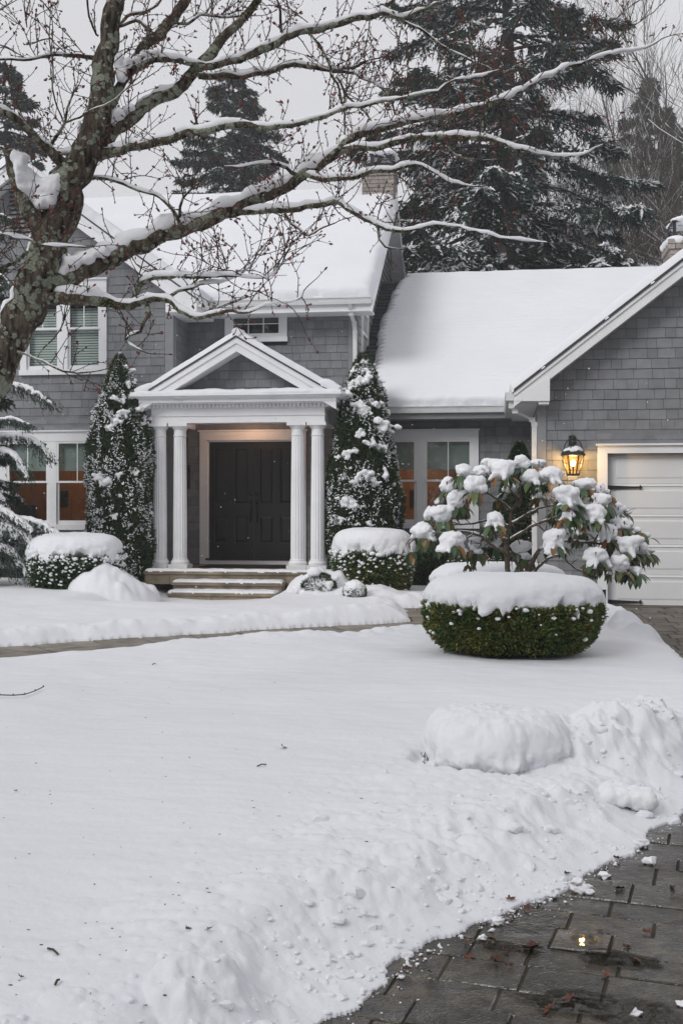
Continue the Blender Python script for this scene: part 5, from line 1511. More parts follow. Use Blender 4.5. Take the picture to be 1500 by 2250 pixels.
# ================================================================== TREES BEHIND THE HOUSE
p = at(1112, 1105, 32)
conifer('spruce_tree', 'tall dark spruce with snowy drooping boughs rising behind the connecting roof', (p[0], 32, 0), 23, lambda h: min(5.4, 6.9*(1-h)**.75+.2), 222, .10, dens=1.0, snow=.62, slen=.22, sw=.05, trunk_r=.34, pad=1.4)
p = at(512, 1105, 45)
conifer('spruce_tree', 'distant spruce with a pointed top between the left gable and the chimney', (p[0], 45, 0), 19.3, lambda h: 6.6*(1-h)**.72+.25, 250, .10, dens=.95, snow=.62, slen=.27, sw=.06, trunk_r=.26, pad=1.2)
p = at(12, 1105, 40)
conifer('spruce_tree', 'dark spruce at the left edge of the sky behind the gable', (p[0], 40, 0), 17.9, lambda h: 5.2*(1-h)**.75+.2, 170, .12, dens=.9, snow=.42, slen=.26, sw=.075, trunk_r=.25, pad=1.1)
p = at(1392, 1105, 60)
conifer('spruce_tree', 'faint far spruce behind the bare trees by the right chimney', (p[0]+.8, 60, 0), 23.5, lambda h: 8.2*(1-h)**.75+.1, 170, .2, dens=.9, snow=.5, slen=.42, sw=.13, trunk_r=.3)
p = at(1180, 1105, 52)
conifer('spruce_tree', 'mid distance spruce seen through the big spruce\'s lower right boughs', (p[0], 52, 0), 14.5, lambda h: 5.0*(1-h)**.7+.1, 90, .2, dens=.8, snow=.35, slen=.38, sw=.11, trunk_r=.3)
p = at(905, 1105, 38)
conifer('spruce_tree', 'smaller spruce crowded behind the brick chimney', (p[0]+.4, 38, 0), 12.6, lambda h: 3.4*(1-h)**.7+.1, 80, .2, dens=.9, snow=.35, slen=.3, sw=.08, trunk_r=.2)
p = at(1340, 1105, 28)
conifer('young_spruce', 'low snow laden spruce peeping over the roof ridge right of the big spruce', (p[0], 28.5, 0), 7.9, lambda h: 2.5*(1-h)**.6+.1, 70, .3, dens=1.3, snow=.75, slen=.2, sw=.06, trunk_r=.12, m=SPRUCE2, pad=1.6)
p = at(950, 1105, 28.5)
conifer('young_spruce', 'low snowy spruce just behind the roof valley beside the side gable', (p[0], 28.5, 0), 7.3, lambda h: 2.2*(1-h)**.6+.1, 50, .3, dens=1.2, snow=.6, slen=.2, sw=.06, trunk_r=.12, m=SPRUCE2, pad=1.5)
p = at(1110, 1105, 28.5)
conifer('young_spruce', 'low snowy spruce under the big spruce above the roof ridge', (p[0], 28.5, 0), 7.7, lambda h: 2.6*(1-h)**.6+.1, 60, .3, dens=1.2, snow=.55, slen=.2, sw=.06, trunk_r=.12, m=SPRUCE2, pad=1.5)
BG = 'bare trees behind the garage'
p = at(1408, 1105, 36); bare_tree('bare_tree', 'leaning bare tree with two stems just left of the right chimney', (p[0], 36, 0), 19.5, (.05, 0), .20, BG, .60, 4, 3)
p = at(1372, 1105, 38); bare_tree('bare_tree', 'thin bare tree curving left behind the garage roof', (p[0], 38, 0), 17, (-.16, 0), .15, BG, .65, 4, 8)
p = at(1475, 1105, 40); bare_tree('bare_tree', 'bare tree with a fan of fine twigs behind the right chimney', (p[0], 40, 0), 21.5, (.03, 0), .17, BG, .60, 4, 5)
p = at(1290, 1105, 44); bare_tree('bare_tree', 'small grey bare tree against the sky right of the big spruce', (p[0], 44, 0), 19, (-.03, 0), .12, BG, .65, 4, 11)
p = at(1330, 1105, 39); bare_tree('bare_tree', 'brown bare tree with crossing limbs between the big spruce and the right chimney', (p[0], 39, 0), 14, (.1, 0), .14, BG, .65, 4, 17)
p = at(1445, 1105, 42); bare_tree('bare_tree', 'straight bare tree just behind the right chimney cap', (p[0], 42, 0), 22, (0, 0), .17, BG, .6, 4, 23)
# tangled snowy understorey behind the roofs
b, s = MB(), MB()
R = np.random.default_rng(4)
for k in range(2200):
    px = R.uniform(860, 1640) if k < 1200 else R.uniform(1180, 1560); Y = R.uniform(33.5, 44)
    x = at(px, 0, Y)[0]; z0 = R.uniform(5.0, 8.2)+max(0, px-1150)*.004 if px > 1000 else R.uniform(4.5, 6.8); L = R.uniform(.7, 2.8)
    d = np.array((R.normal()*.5, R.normal()*.4, R.uniform(.2, 1))); d /= np.linalg.norm(d)
    P = np.array([(x, Y, z0)+d*L*t+np.array((R.normal()*.07, 0, R.normal()*.07)) for t in np.linspace(0, 1, 5)])
    r = R.uniform(.010, .030)
    b.tube(P, np.linspace(r, .006, 5), 3, cap=False)
    if abs(d[2]) < .8 and R.random() < .7: s.tube(P+np.array((0, 0, r*1.1)), np.linspace(r*.9, .008, 5)*R.uniform(.6, 1.3), 3, cap=False)
u = tag(empty('thicket'), 'tangle of brown twigs and snow behind the connecting and garage roofs', 'thicket')
tag(b.build('twigs', BRUSH, u), kind='stuff'); tag(s.build('snow', SNOW2, u), kind='stuff')

# woods on the far side of the street behind the viewer: they show in the window panes and wet paving
b = MB(); R = np.random.default_rng(9)
for k in range(26):
    az = math.radians(R.uniform(95, 265)); dist = R.uniform(17, 30); x0, y0 = math.sin(az)*dist, math.cos(az)*dist-4
    Hh = R.uniform(10, 19); n = 2600
    u = R.random(n)**1.3; th = R.uniform(0, 6.283, n); k_ = Hh*.21*(1-u)**.8*(R.random(n)**.35)
    P = np.stack([x0+k_*np.cos(th), y0+k_*np.sin(th), .5+Hh*u], -1); D = np.stack([np.cos(th), np.sin(th), -R.uniform(0, .9, n)], -1)
    sprigs(b, P, D, R.uniform(.5, 1.1, n), .22, cross=False)
tag(b.build('woods', SPRUCE), kind='stuff')
# ================================================================== SHRUBS
def snow_cap(b, c, rx, ry, z0, T, seed=0, rag=.06, nt=180, amp=.05):
    pr = np.array([(0, 1), (.25, .995), (.5, .975), (.68, .93), (.80, .86), (.89, .75), (.955, .60), (.99, .43), (1.0, .27), (.995, .12), (.97, 0), (.93, -.05), (.85, -.06), (.6, -.04)])
    pr = pts(np.hstack([pr, np.zeros((len(pr), 1))]), .035)[:, :2]
    th = np.linspace(0, 2*math.pi, nt, endpoint=False)
    r = pr[:, 0][:, None]; z = pr[:, 1][:, None]
    X = c[0]+rx*r*np.cos(th)[None]*(1+.03*np.sin(3*th+seed)); Y = c[1]+ry*r*np.sin(th)[None]*(1+.03*np.sin(3*th+seed)); Z = z0+T*z+0*X
    w = sstep(.75, 1.0, r)*sstep(.55, -.05, z)
    rg = fbm(np.cos(th)*5+seed, np.sin(th)*5, seed, 3)+.7*fbm(np.cos(th)*14+seed, np.sin(th)*14, seed, 2)
    Z = Z+w*rag*rg[None]
    nz = fbm(X*3.2, Y*3.2, Z*3.2+seed, 4); n2 = fbm(X*15, Y*15, Z*15, 3)
    o = amp*1.15*nz*(.45+.55*w)+.020*n2*(.22+w)+.02*fbm(X*7, Y*7, Z*7, 2)*(.3+w)
    X += np.cos(th)[None]*o*r; Y += np.sin(th)[None]*o*r; Z += o*(1-r*.6)*.6
    n = len(pr)
    V = np.stack([X, Y, Z], -1).reshape(-1, 3)
    i = np.arange(n-1)[:, None]*nt; j = np.arange(nt)[None]; j2 = (j+1) % nt
    b.add(V, np.stack([i+j, i+nt+j, i+nt+j2, i+j2], -1).reshape(-1, 4))

def clipped_hedge(name, label, c, rx, ry, zb, zt, ztop, N, cat='shrub', group=None, slen=.05, sw=.02, m=HEDGE, specks=160, seed=0, bottom=.74, stems=26, capmul=1.03, tr_=.9):
    t_ = tag(empty(name), label, cat, group)
    core, lf, st = MB(), MB(), MB()
    f = lambda u: bottom+(1-bottom)*(1-(1-np.clip(u, 0, 1))**2.6)
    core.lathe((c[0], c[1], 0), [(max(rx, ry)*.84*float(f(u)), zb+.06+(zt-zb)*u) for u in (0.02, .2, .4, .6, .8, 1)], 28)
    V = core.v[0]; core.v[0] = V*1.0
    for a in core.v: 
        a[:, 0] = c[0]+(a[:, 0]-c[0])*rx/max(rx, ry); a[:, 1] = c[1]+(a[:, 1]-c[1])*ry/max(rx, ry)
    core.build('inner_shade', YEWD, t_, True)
    th = rng.uniform(0, 2*math.pi, N); u = rng.random(N)
    dep = 1-np.abs(rng.normal(size=N))*.07
    # clumps: push leaves in and out, thin the bottom edge
    nz = fbm(np.cos(th)*6+seed, np.sin(th)*6, u*5, 3)
    k = dep*f(u)*(1+.055*nz)
    keep = (u > .12+.36*nz+.10*np.sin(th*5+seed)) | (rng.random(N) < .25)
    th, u, k = th[keep], u[keep], k[keep]
    P = np.stack([c[0]+rx*k*np.cos(th), c[1]+ry*k*np.sin(th), zb+(zt-zb)*u], -1)
    D = np.stack([np.cos(th), np.sin(th), rng.uniform(-.4, .9, len(th))], -1)+rng.normal(size=(len(th), 3))*.55
    sprigs(lf, P, D, rng.uniform(.6, 1.3, len(th))*slen, rng.uniform(.7, 1.3, len(th))*sw, cross=False)
    tag(lf.build('foliage', m, t_), kind='stuff')
    for q in range(stems):
        a = rng.uniform(0, 2*math.pi); r = rng.uniform(.0, .75)
        P = [(c[0]+rx*r*.35*math.cos(a), c[1]+ry*r*.35*math.sin(a), -.05), (c[0]+rx*r*.7*math.cos(a)+rng.normal()*.03, c[1]+ry*r*.7*math.sin(a), zb*.7+.03), (c[0]+rx*r*1.1*math.cos(a+.2), c[1]+ry*r*1.1*math.sin(a+.2), zb+.22)]
        st.tube(P, [.016, .011, .005], 5)
        for q2 in range(4):
            b2 = rng.uniform(0, 6.28); p0 = np.array(P[1])+rng.normal(size=3)*.02
            st.tube([p0, p0+np.array((math.cos(b2)*.12, math.sin(b2)*.12, .05)), p0+np.array((math.cos(b2)*.2, math.sin(b2)*.2, .12))], [.004, .003, .002], 3)
    tag(st.build('stems', TWIG, t_), kind='stuff')
    cp = MB(); snow_cap(cp, c, rx*capmul, ry*capmul, zt-.02, ztop-zt+.02, seed, rag=.12)
    cp.build('snow_cap', SNOW, t_, True)
    if specks:
        th = rng.uniform(0, 2*math.pi, specks); u = 1-np.abs(rng.normal(size=specks))*.33; u = np.clip(u, .15, 1.03)
        k = f(u)*1.03
        balls = MB()
        for a, uu, kk in zip(th, u, k):
            r = rng.uniform(.008, .022)*(1.5 if uu > .9 else 1)*tr_
            V, F = ICO[2]
            nz = 1+.35*fbm(V[:, 0]*2+a*9, V[:, 1]*2, V[:, 2]*2, 2)[:, None]
            balls.add(V*nz*np.array((r*1.25, r*1.1, r*.85))+np.array((c[0]+rx*kk*math.cos(a), c[1]+ry*kk*math.sin(a), zb+(zt-zb)*uu)), F)
        tag(balls.build('snow_specks', SNOW2, t_, True), kind='stuff')
    return t_

def cx_at(px, zc): q = atz(px, 1105, zc); return (q[0], q[1])
c = cx_at(1124, 10.35)
clipped_hedge('clipped_hedge', 'wide round boxwood hedge under a thick snow cushion, nearest in the lawn', c, .80, .58, .20, .625, .895, 46000, slen=.045, sw=.019, seed=1, specks=60, stems=130, bottom=.76)
# the small hollow's bare soil
b = MB(); th = np.linspace(0, 2*math.pi, 40, endpoint=False)
b.add([(c[0]+.78*math.cos(t)*(1+.08*math.sin(5*t)), c[1]+.50*math.sin(t)*(1+.1*math.sin(4*t)), .045) for t in th], [tuple(range(40))])
tag(b.build('soil_patch', DIRT), kind='structure')
c = cx_at(1087, 12.9)
clipped_hedge('clipped_hedge', 'low round hedge cushioned with snow behind the rhododendron trunk', c, .74, .5, .1, .62, .86, 9000, slen=.05, sw=.02, seed=2, specks=20)
c = cx_at(168, 18.3)
clipped_hedge('clipped_hedge', 'snow capped round hedge below the lower left window', c, .76, .6, .05, .70, 1.06, 16000, slen=.07, sw=.028, m=YEW, seed=3, specks=620, tr_=1.15, bottom=.80)
c = cx_at(820, 18.1)
clipped_hedge('clipped_hedge', 'snow capped round hedge right of the porch steps', c, .635, .55, .05, .78, 1.14, 14000, slen=.06, sw=.025, seed=4, specks=330, bottom=.80, tr_=1.2)
# small ball shrubs
c = cx_at(779, 16.9)
t_ = tag(empty('ball_shrub'), 'tiny ball shrub almost buried in snow before the round hedge', 'shrub')
b = MB(); n = 900; V = rng.normal(size=(n, 3)); V /= np.linalg.norm(V, axis=1)[:, None]
sprigs(b, V*np.array((.15, .14, .15))+np.array((c[0], c[1], .20)), V+rng.normal(size=V.shape)*.3, .05, .018, cross=False)
tag(b.build('foliage', YEW, t_), kind='stuff')
blob_snow('snow_cap', [(c[0], c[1]-.01, .27, .17, .16, .12), (c[0]-.05, c[1]-.03, .20, .12, .12, .12), (c[0]+.06, c[1]-.02, .21, .11, .12, .11)], .018, t_)
c = cx_at(700, 17.3)
t_ = tag(empty('low_shrub'), 'low shrub smothered in snow at the right end of the steps', 'shrub')
b = MB(); n = 1600; V = rng.normal(size=(n, 3)); V /= np.linalg.norm(V, axis=1)[:, None]
sprigs(b, V*np.array((.24, .2, .2))+np.array((c[0], c[1], .24)), V+rng.normal(size=V.shape)*.3, .06, .02, cross=False)
tag(b.build('foliage', YEW, t_), kind='stuff')
bl = [(c[0]+rng.normal()*.11, c[1]-.05+rng.normal()*.08, .33+rng.normal()*.05, rng.uniform(.05, .12), .09, rng.uniform(.04, .08)) for _ in range(16)]
bl += [(c[0]+rng.normal()*.16, c[1]-.15, .20+rng.normal()*.04, rng.uniform(.04, .09), .06, rng.uniform(.03, .06)) for _ in range(10)]
blob_snow('snow_cap', bl, .018, t_)

def cone_yew(label, c, R, H, tufts, seed, fine=2300):
    t_ = tag(empty('conical_yew'), label, 'shrub', 'conical yews flanking the portico')
    f = lambda u: R*np.clip(1-u**3.6, 0, 1)**.9*(.93+.07*np.sin(u*9+seed))*(.86+.14*sstep(0, .18, u))
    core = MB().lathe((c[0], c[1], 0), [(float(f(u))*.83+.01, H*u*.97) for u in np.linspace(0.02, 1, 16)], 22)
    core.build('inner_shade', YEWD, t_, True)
    MB().tube([(c[0], c[1], -.1), (c[0], c[1], H*.9)], [.05, .02], 8).build('trunk', TWIG, t_)
    N = 30000
    u = 1-np.sqrt(rng.random(N))*.98; u = rng.random(N)**1.15
    th = rng.uniform(0, 2*math.pi, N)
    nz = fbm(np.cos(th)*2.2+seed, np.sin(th)*2.2, u*9, 3)
    k = f(u)*(1-np.abs(rng.normal(size=N))*.08)*(1+.13*nz)
    P = np.stack([c[0]+k*np.cos(th), c[1]+k*np.sin(th), .03+H*u], -1)
    D = np.stack([np.cos(th)*.8, np.sin(th)*.8, rng.uniform(.1, 1.2, N)], -1)+rng.normal(size=(N, 3))*.35
    b = MB(); sprigs(b, P, D, rng.uniform(.6, 1.3, N)*.075, rng.uniform(.7, 1.3, N)*.026, cross=False)
    tag(b.build('foliage', YEW, t_), kind='stuff')
    # fine snow caught on spray tips
    n = fine*5
    u2 = rng.random(n); th2 = rng.uniform(0, 2*math.pi, n)
    nz2 = fbm(np.cos(th2)*2.6+seed+5, np.sin(th2)*2.6, u2*8, 3)
    kp = nz2 > .0+rng.normal(size=n)*.16; u2, th2 = u2[kp], th2[kp]
    k2 = f(u2)*(1.04+.13*fbm(np.cos(th2)*2.2+seed, np.sin(th2)*2.2, u2*9, 3))
    P = np.stack([c[0]+k2*np.cos(th2), c[1]+k2*np.sin(th2), .08+H*u2], -1); m_ = len(P)
    D = np.stack([np.cos(th2), np.sin(th2), rng.uniform(-.5, .6, m_)], -1)+rng.normal(size=(m_, 3))*.6
    s = MB(); pads(s, P, D, rng.uniform(.02, .10, m_), rng.uniform(.010, .040, m_), rng.uniform(.005, .018, m_))
    tag(s.build('fine_snow', SNOW2, t_), kind='stuff')
    bl = []
    for (px, py, w) in tufts:       # w: half width in metres
        q = atz(px, py, c[1]/CT*.985)
        ur = min(.99, max(0.02, q[2]/H)); rr = float(f(ur))
        dx = np.clip((q[0]-c[0])/max(rr, .02), -1, 1)
        dy = -math.sqrt(max(0, 1-dx*dx))*rr
        for g_ in range(12):
            o = rng.normal(size=3)*np.array((.55, .3, .32))*w
            r_ = w*rng.uniform(.25, .62)
            bl.append((c[0]+dx*rr+o[0], c[1]+dy+o[1]-.01, q[2]+o[2]+.01, r_, r_*.8, r_*rng.uniform(.5, .9)))
        for g_ in range(4):
            r_ = w*rng.uniform(.16, .3)
            bl.append((c[0]+dx*rr+rng.uniform(-.8, .8)*w, c[1]+dy-.03, q[2]-w*rng.uniform(.3, .8), r_, r_, r_*1.7))
    tag(blob_snow('snow_tufts', bl, .019, t_, amp=.35), kind='stuff')
    return t_
c = cx_at(263, 20.0)
TL = [(278, 800, .10), (262, 812, .07), (290, 815, .07), (250, 835, .09), (280, 838, .10), (300, 835, .10), (240, 868, .12), (262, 862, .10), (290, 868, .12), (308, 850, .08), (225, 905, .10), (250, 905, .12), (275, 895, .11), (285, 912, .10),
      (222, 935, .09), (243, 925, .10), (205, 1045, .10), (215, 1060, .08), (225, 1055, .09), (247, 1043, .07), (280, 1035, .09), (300, 985, .06), (285, 925, .07), (240, 1135, .08), (270, 1155, .06), (250, 1090, .05), (300, 1130, .06), (288, 1065, .07)]
cone_yew('conical yew dusted with snow left of the portico columns', c, .64, 4.12, TL, 2)
c = cx_at(797, 20.0)
TR = [(797, 795, .09), (785, 800, .07), (812, 803, .08), (775, 815, .12), (800, 818, .11), (825, 838, .12), (768, 850, .10), (795, 838, .13), (835, 855, .12), (765, 872, .12), (790, 895, .14), (805, 905, .12), (822, 888, .13), (845, 905, .11),
      (835, 935, .17), (850, 945, .13), (793, 955, .10), (820, 975, .12), (840, 982, .14), (865, 985, .11), (770, 998, .12), (750, 1005, .08), (803, 1045, .12), (785, 1060, .09), (825, 1060, .10), (845, 1050, .09), (768, 1100, .13), (783, 1105, .10),
      (805, 1112, .06), (740, 1140, .10), (758, 1145, .08), (820, 1150, .07), (790, 1150, .05), (760, 1048, .05), (865, 1065, .06), (845, 1030, .06)]
cone_yew('conical yew heavily tufted with snow right of the portico columns', c, .69, 4.14, TR, 5, 1700)
# dark yews in the corner by the garage and below the connecting window
c = cx_at(1140, 18.6)
t_ = tag(empty('corner_yew'), 'dark upright yew in the corner between connecting wall and garage, behind the rhododendron', 'shrub')
n = 14000; u = rng.random(n); th = rng.uniform(0, 6.283, n); k = .40*(1-u**3)**.8*(1-np.abs(rng.normal(size=n))*.1)
b = MB(); sprigs(b, np.stack([c[0]+k*np.cos(th), c[1]+k*np.sin(th), 2.52*u], -1), np.stack([np.cos(th), np.sin(th), rng.uniform(0, 1, n)], -1)+rng.normal(size=(n, 3))*.4, .07, .028, cross=False)
tag(b.build('foliage', YEW, t_), kind='stuff')
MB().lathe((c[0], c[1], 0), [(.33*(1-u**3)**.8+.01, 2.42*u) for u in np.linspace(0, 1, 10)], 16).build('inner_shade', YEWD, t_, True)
m_ = 500; u = rng.random(m_)**.7; th = rng.uniform(0, 6.283, m_); k = .41*(1-u**3)**.8
s = MB(); pads(s, np.stack([c[0]+k*np.cos(th), c[1]+k*np.sin(th), 2.54*u], -1), rng.normal(size=(m_, 3)), rng.uniform(.02, .07, m_), .03, .012)
tag(s.build('snow_specks', SNOW2, t_), kind='stuff')
for (px, zc, rx, h, lab, red) in ((942, 19.3, .42, .95, 'dark low yew mound below the connecting window, right of the round hedge', 0), (1035, 17.5, .55, .78, 'dark berry shrub with reddish leaves behind the low snow cushion', 1)):
    c = cx_at(px, zc)
    t_ = tag(empty('dark_shrub'), lab, 'shrub')
    n = 9000; V = rng.normal(size=(n, 3)); V /= np.linalg.norm(V, axis=1)[:, None]; V[:, 2] = np.abs(V[:, 2])
    k = (1-np.abs(rng.normal(size=(n, 1)))*.12)
    b = MB(); P = V*k*np.array((rx, rx*.8, h))+np.array((c[0], c[1], 0))
    sprigs(b, P, V+rng.normal(size=V.shape)*.4, .07, .028, cross=False)
    tag(b.build('foliage', YEW, t_), kind='stuff')
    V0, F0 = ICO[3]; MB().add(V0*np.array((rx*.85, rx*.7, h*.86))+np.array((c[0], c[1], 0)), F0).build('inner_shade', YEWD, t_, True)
    if red:
        m_ = 900; V = rng.normal(size=(m_, 3)); V /= np.linalg.norm(V, axis=1)[:, None]; V[:, 2] = np.abs(V[:, 2])
        b = MB(); sprigs(b, V*np.array((rx, rx*.8, h))+np.array((c[0], c[1], 0)), V+rng.normal(size=V.shape)*.5, .05, .025, cross=False)
        tag(b.build('red_leaves', LEAFB, t_), kind='stuff')
        s = MB(); V = V[:500]; pads(s, V*np.array((rx, rx*.8, h))*1.04+np.array((c[0], c[1], 0)), V+rng.normal(size=V.shape), .04, .03, .015)
        tag(s.build('snow_specks', SNOW2, t_), kind='stuff')

# ---- the fir at the left edge ------------------------------------------------
c = cx_at(-62, 18.9)
fir = conifer('fir_tree', 'snow laden fir at the left edge in front of the house windows', (c[0], c[1], 0), 7.4, lambda h: .80*(1-h)**.35, 90, .06, dens=1.1, snow=.75, slen=.13, sw=.032, trunk_r=.09, m=SPRUCE2, pad=1.0)
bl = []; b = MB()
FB = [([(-30, 842), (30, 842), (75, 858), (114, 886)], .085), ([(-30, 925), (20, 917), (50, 925), (66, 932)], .06), ([(-20, 960), (40, 955), (80, 968), (112, 1003)], .085),
      ([(-20, 985), (20, 992), (45, 1015), (60, 1048)], .09), ([(-30, 1160), (30, 1140), (80, 1145), (128, 1172)], .12), ([(-10, 1150), (40, 1165), (70, 1190), (86, 1225)], .12), ([(-30, 1165), (0, 1165), (25, 1185), (45, 1215)], .11),
      ([(-10, 1215), (12, 1213), (22, 1228), (30, 1248)], .09), ([(-30, 700), (10, 690), (30, 705)], .05), ([(-30, 600), (5, 605), (22, 625)], .05), ([(-30, 480), (0, 470), (25, 480)], .05), ([(20, 1150), (60, 1150), (100, 1170), (132, 1188)], .10), ([(-10, 1190), (25, 1205), (45, 1240)], .08), ([(-40, 1185), (20, 1172), (60, 1192), (98, 1222)], .14), ([(-40, 1210), (10, 1205), (40, 1228), (62, 1262)], .12), ([(-40, 1120), (0, 1118), (40, 1140), (70, 1165)], .11), ([(-40, 1070), (-10, 1075), (10, 1100)], .09)]
for path, w in FB:
    zc = 18.7+rng.uniform(-.3, .3); w = w*1.1
    P = pts([tuple(atz(x_, y_, zc-(.1*i_)))+(0,) for i_, (x_, y_) in enumerate(path)], .035)[:, :3]
    n = len(P)
    for i_, q in enumerate(P):
        f_ = i_/n; r = 1.15*w*(1-.55*f_)*rng.uniform(.8, 1.15)
        bl.append((q[0], q[1], q[2], r*.8, r*.8, r*.55))
        if i_ % 3 == 0 and f_ > .05:    # fingers of snow along the hanging side sprays
            L = w*rng.uniform(1.4, 2.6)*(1-.4*f_); sd_ = rng.choice((-1, 1)); dr = np.array((rng.uniform(-.1, .5), -sd_*.7, -.75))
            for g_ in range(5): 
                qq = q+dr*L*g_/5+np.array((0, 0, -.02*g_*g_*L)); rr = r*.46*(1-g_*.12)
                bl.append((qq[0], qq[1], qq[2], rr, rr, rr*.9))
    k = n*20; id_ = rng.integers(0, n, k)
    PP = P[id_]+np.stack([rng.normal(size=k)*w*.9, rng.normal(size=k)*w*1.1, -np.abs(rng.normal(size=k))*w*.7-.02], -1)
    sprigs(b, PP, np.stack([rng.uniform(-.1, .6, k), rng.normal(size=k)*.5, rng.uniform(-1, -.2, k)], -1), rng.uniform(.05, .10, k), .018, cross=False)
tag(b.build('hanging_foliage', SPRUCE2, fir), kind='stuff')
tag(blob_snow('snow_load', bl, .021, fir, amp=.3), kind='stuff')

# dome of snow over a buried shrub in the lawn
t_ = tag(empty('buried_shrub'), 'smooth dome of snow over a buried low shrub in the front lawn', 'shrub')
b = MB(); snow_cap(b, (-0.02, 6.22), .41, .38, .15, .26, 7, rag=.03, nt=260, amp=.045)
V_ = b.v[0]; V_[:, 2] += sstep(.22, .40, V_[:, 2])*(.012*fbm(V_[:, 0]*14, V_[:, 1]*14, 1, 4)+.5*lumps(V_[:, 0], V_[:, 1], .05, .5, 3)); b.build('snow_cap', SNOW, t_, True)
b = MB()
for k in range(14):
    a = math.pi*rng.uniform(.95, 1.15) if k < 9 else rng.uniform(-.7, -.4); p_ = np.array((-0.02+.39*math.cos(a), 6.22+.36*math.sin(a), .11))
    b.tube([p_, p_+rng.normal(size=3)*.015+(0, 0, .022), p_+rng.normal(size=3)*.02+(0, 0, .045)], [.004, .003, .002], 3)
tag(b.build('stems', TWIG, t_), kind='stuff')
def chunk(V, R, n=9):
    """cut a ball with random planes into an angular lump"""
    V = V.copy()
    for _ in range(n):
        nn = R.normal(size=3); nn /= np.linalg.norm(nn); d = R.uniform(.45, .85); q = V@nn
        V = V - np.maximum(0, q-d)[:, None]*nn
    return V
# ================================================================== RHODODENDRON
rh = tag(empty('rhododendron'), 'spreading old rhododendron with crooked stems and fat snow mounds on every leaf cluster', 'shrub')
ZR0 = 11.55
def rz(zx, zy, dz=0.0): return atz(900+zx/2.7273, 980+zy/2.7273, ZR0+dz)
US = ZR0/FPX/2.7273
stems = [([(590, 800, 27), (590, 765, 25), (580, 640, 23), (575, 560, 20), (600, 470, 17), (605, 400, 14), (650, 330, 12), (680, 260, 9), (640, 180, 6)], 0, .1),
 ([(580, 650, 13), (500, 600, 13), (440, 550, 12), (380, 520, 10), (320, 510, 8), (240, 520, 5), (130, 520, 4)], 0, -.2), ([(585, 480, 13), (500, 440, 10), (400, 460, 8), (300, 470, 6), (180, 470, 4)], 0, .25),
 ([(605, 380, 12), (540, 330, 10), (480, 290, 9), (400, 240, 6), (330, 190, 4)], 0, -.1), ([(600, 560, 15), (680, 510, 13), (760, 470, 12), (850, 430, 10), (950, 400, 7), (1050, 300, 5)], 0, -.25),
 ([(610, 460, 13), (700, 410, 11), (780, 370, 9), (860, 350, 7), (930, 320, 5)], 0, .2), ([(690, 790, 24), (740, 680, 21), (800, 600, 17), (900, 570, 13), (1000, 570, 12), (1100, 580, 11), (1200, 590, 9), (1330, 590, 5)], .05, .1),
 ([(700, 780, 14), (640, 700, 13), (600, 640, 11)], .05, 0), ([(710, 780, 13), (800, 700, 12), (860, 660, 11), (920, 660, 10), (960, 710, 9), (1020, 745, 8), (1150, 740, 6), (1200, 745, 6), (1320, 770, 4)], .05, -.35),
 ([(380, 520, 7), (330, 560, 5), (270, 590, 4)], -.15, -.1), ([(300, 470, 6), (250, 400, 5), (200, 400, 4)], .2, .1), ([(480, 290, 7), (470, 220, 5), (460, 150, 4)], -.05, .1), ([(650, 330, 9), (600, 260, 6), (560, 180, 4)], .05, -.1),
 ([(680, 260, 8), (760, 230, 6), (830, 200, 4)], .1, .2), ([(850, 430, 8), (870, 330, 6), (940, 330, 5)], -.2, -.1), ([(1000, 570, 8), (1040, 480, 7), (1080, 420, 5)], .1, 0), ([(1100, 580, 8), (1150, 500, 7), (1200, 420, 5), (1240, 390, 4)], .1, .2),
 ([(1100, 580, 7), (1120, 640, 6), (1110, 700, 4)], .1, -.2), ([(1200, 590, 7), (1260, 660, 6), (1270, 730, 4)], .1, -.1), ([(700, 410, 8), (740, 330, 6), (760, 240, 4)], .2, .1), ([(860, 350, 6), (980, 280, 5), (1040, 250, 3)], .15, .2),
 ([(575, 560, 8), (520, 540, 6), (505, 480, 5)], 0, -.35), ([(760, 470, 8), (820, 520, 6), (860, 560, 5)], -.1, -.35), ([(600, 470, 8), (640, 520, 5), (660, 600, 4)], .1, .35), ([(440, 550, 6), (420, 600, 5), (400, 590, 4)], 0, .35)]
b = MB(); sb = MB()
for path, d0, d1 in stems:
    n_ = len(path)
    Q = np.array([tuple(rz(x_, y_, d0+(d1-d0)*i_/(n_-1)))+(w_*US,) for i_, (x_, y_, w_) in enumerate(path)])
    Q = pts(Q, .03); Q[:, :3] += np.stack([fbm(Q[:, 0]*9, Q[:, 2]*9, 1, 2), fbm(Q[:, 0]*9, Q[:, 2]*9, 4, 2), fbm(Q[:, 0]*9, Q[:, 2]*9, 8, 2)], -1)*.012
    b.tube(Q[:, :3], Q[:, 3]*.62+.001, 8, amp=.25, freq=22)
    T = np.gradient(Q[:, :3], axis=0); hz = np.hypot(T[:, 0], T[:, 1])/(np.linalg.norm(T, axis=1)+1e-9)
    rs = Q[:, 3]*.75*hz**1.5*(.75+.5*fbm(Q[:, 0]*6, Q[:, 2]*6, 3, 2))
    rs = np.maximum(rs, .0005); o = Q[:, :3].copy(); o[:, 2] += Q[:, 3]*.45
    sb.tube(o, rs, 7, amp=.3, freq=15)
    # side twigs
    for q in Q[::4]:
        if q[3] > .022: continue
        for _ in range(2):
            d = rng.normal(size=3)*np.array((1, 1, .5)); d[2] = abs(d[2])*.8; d /= np.linalg.norm(d)
            L = rng.uniform(.08, .22); P = [q[:3], q[:3]+d*L*.5+rng.normal(size=3)*.012, q[:3]+d*L]
            b.tube(P, [.004, .003, .002], 4)
b.build('stems', RBARK, rh, True); sb.build('branch_snow', SNOW2, rh, True)
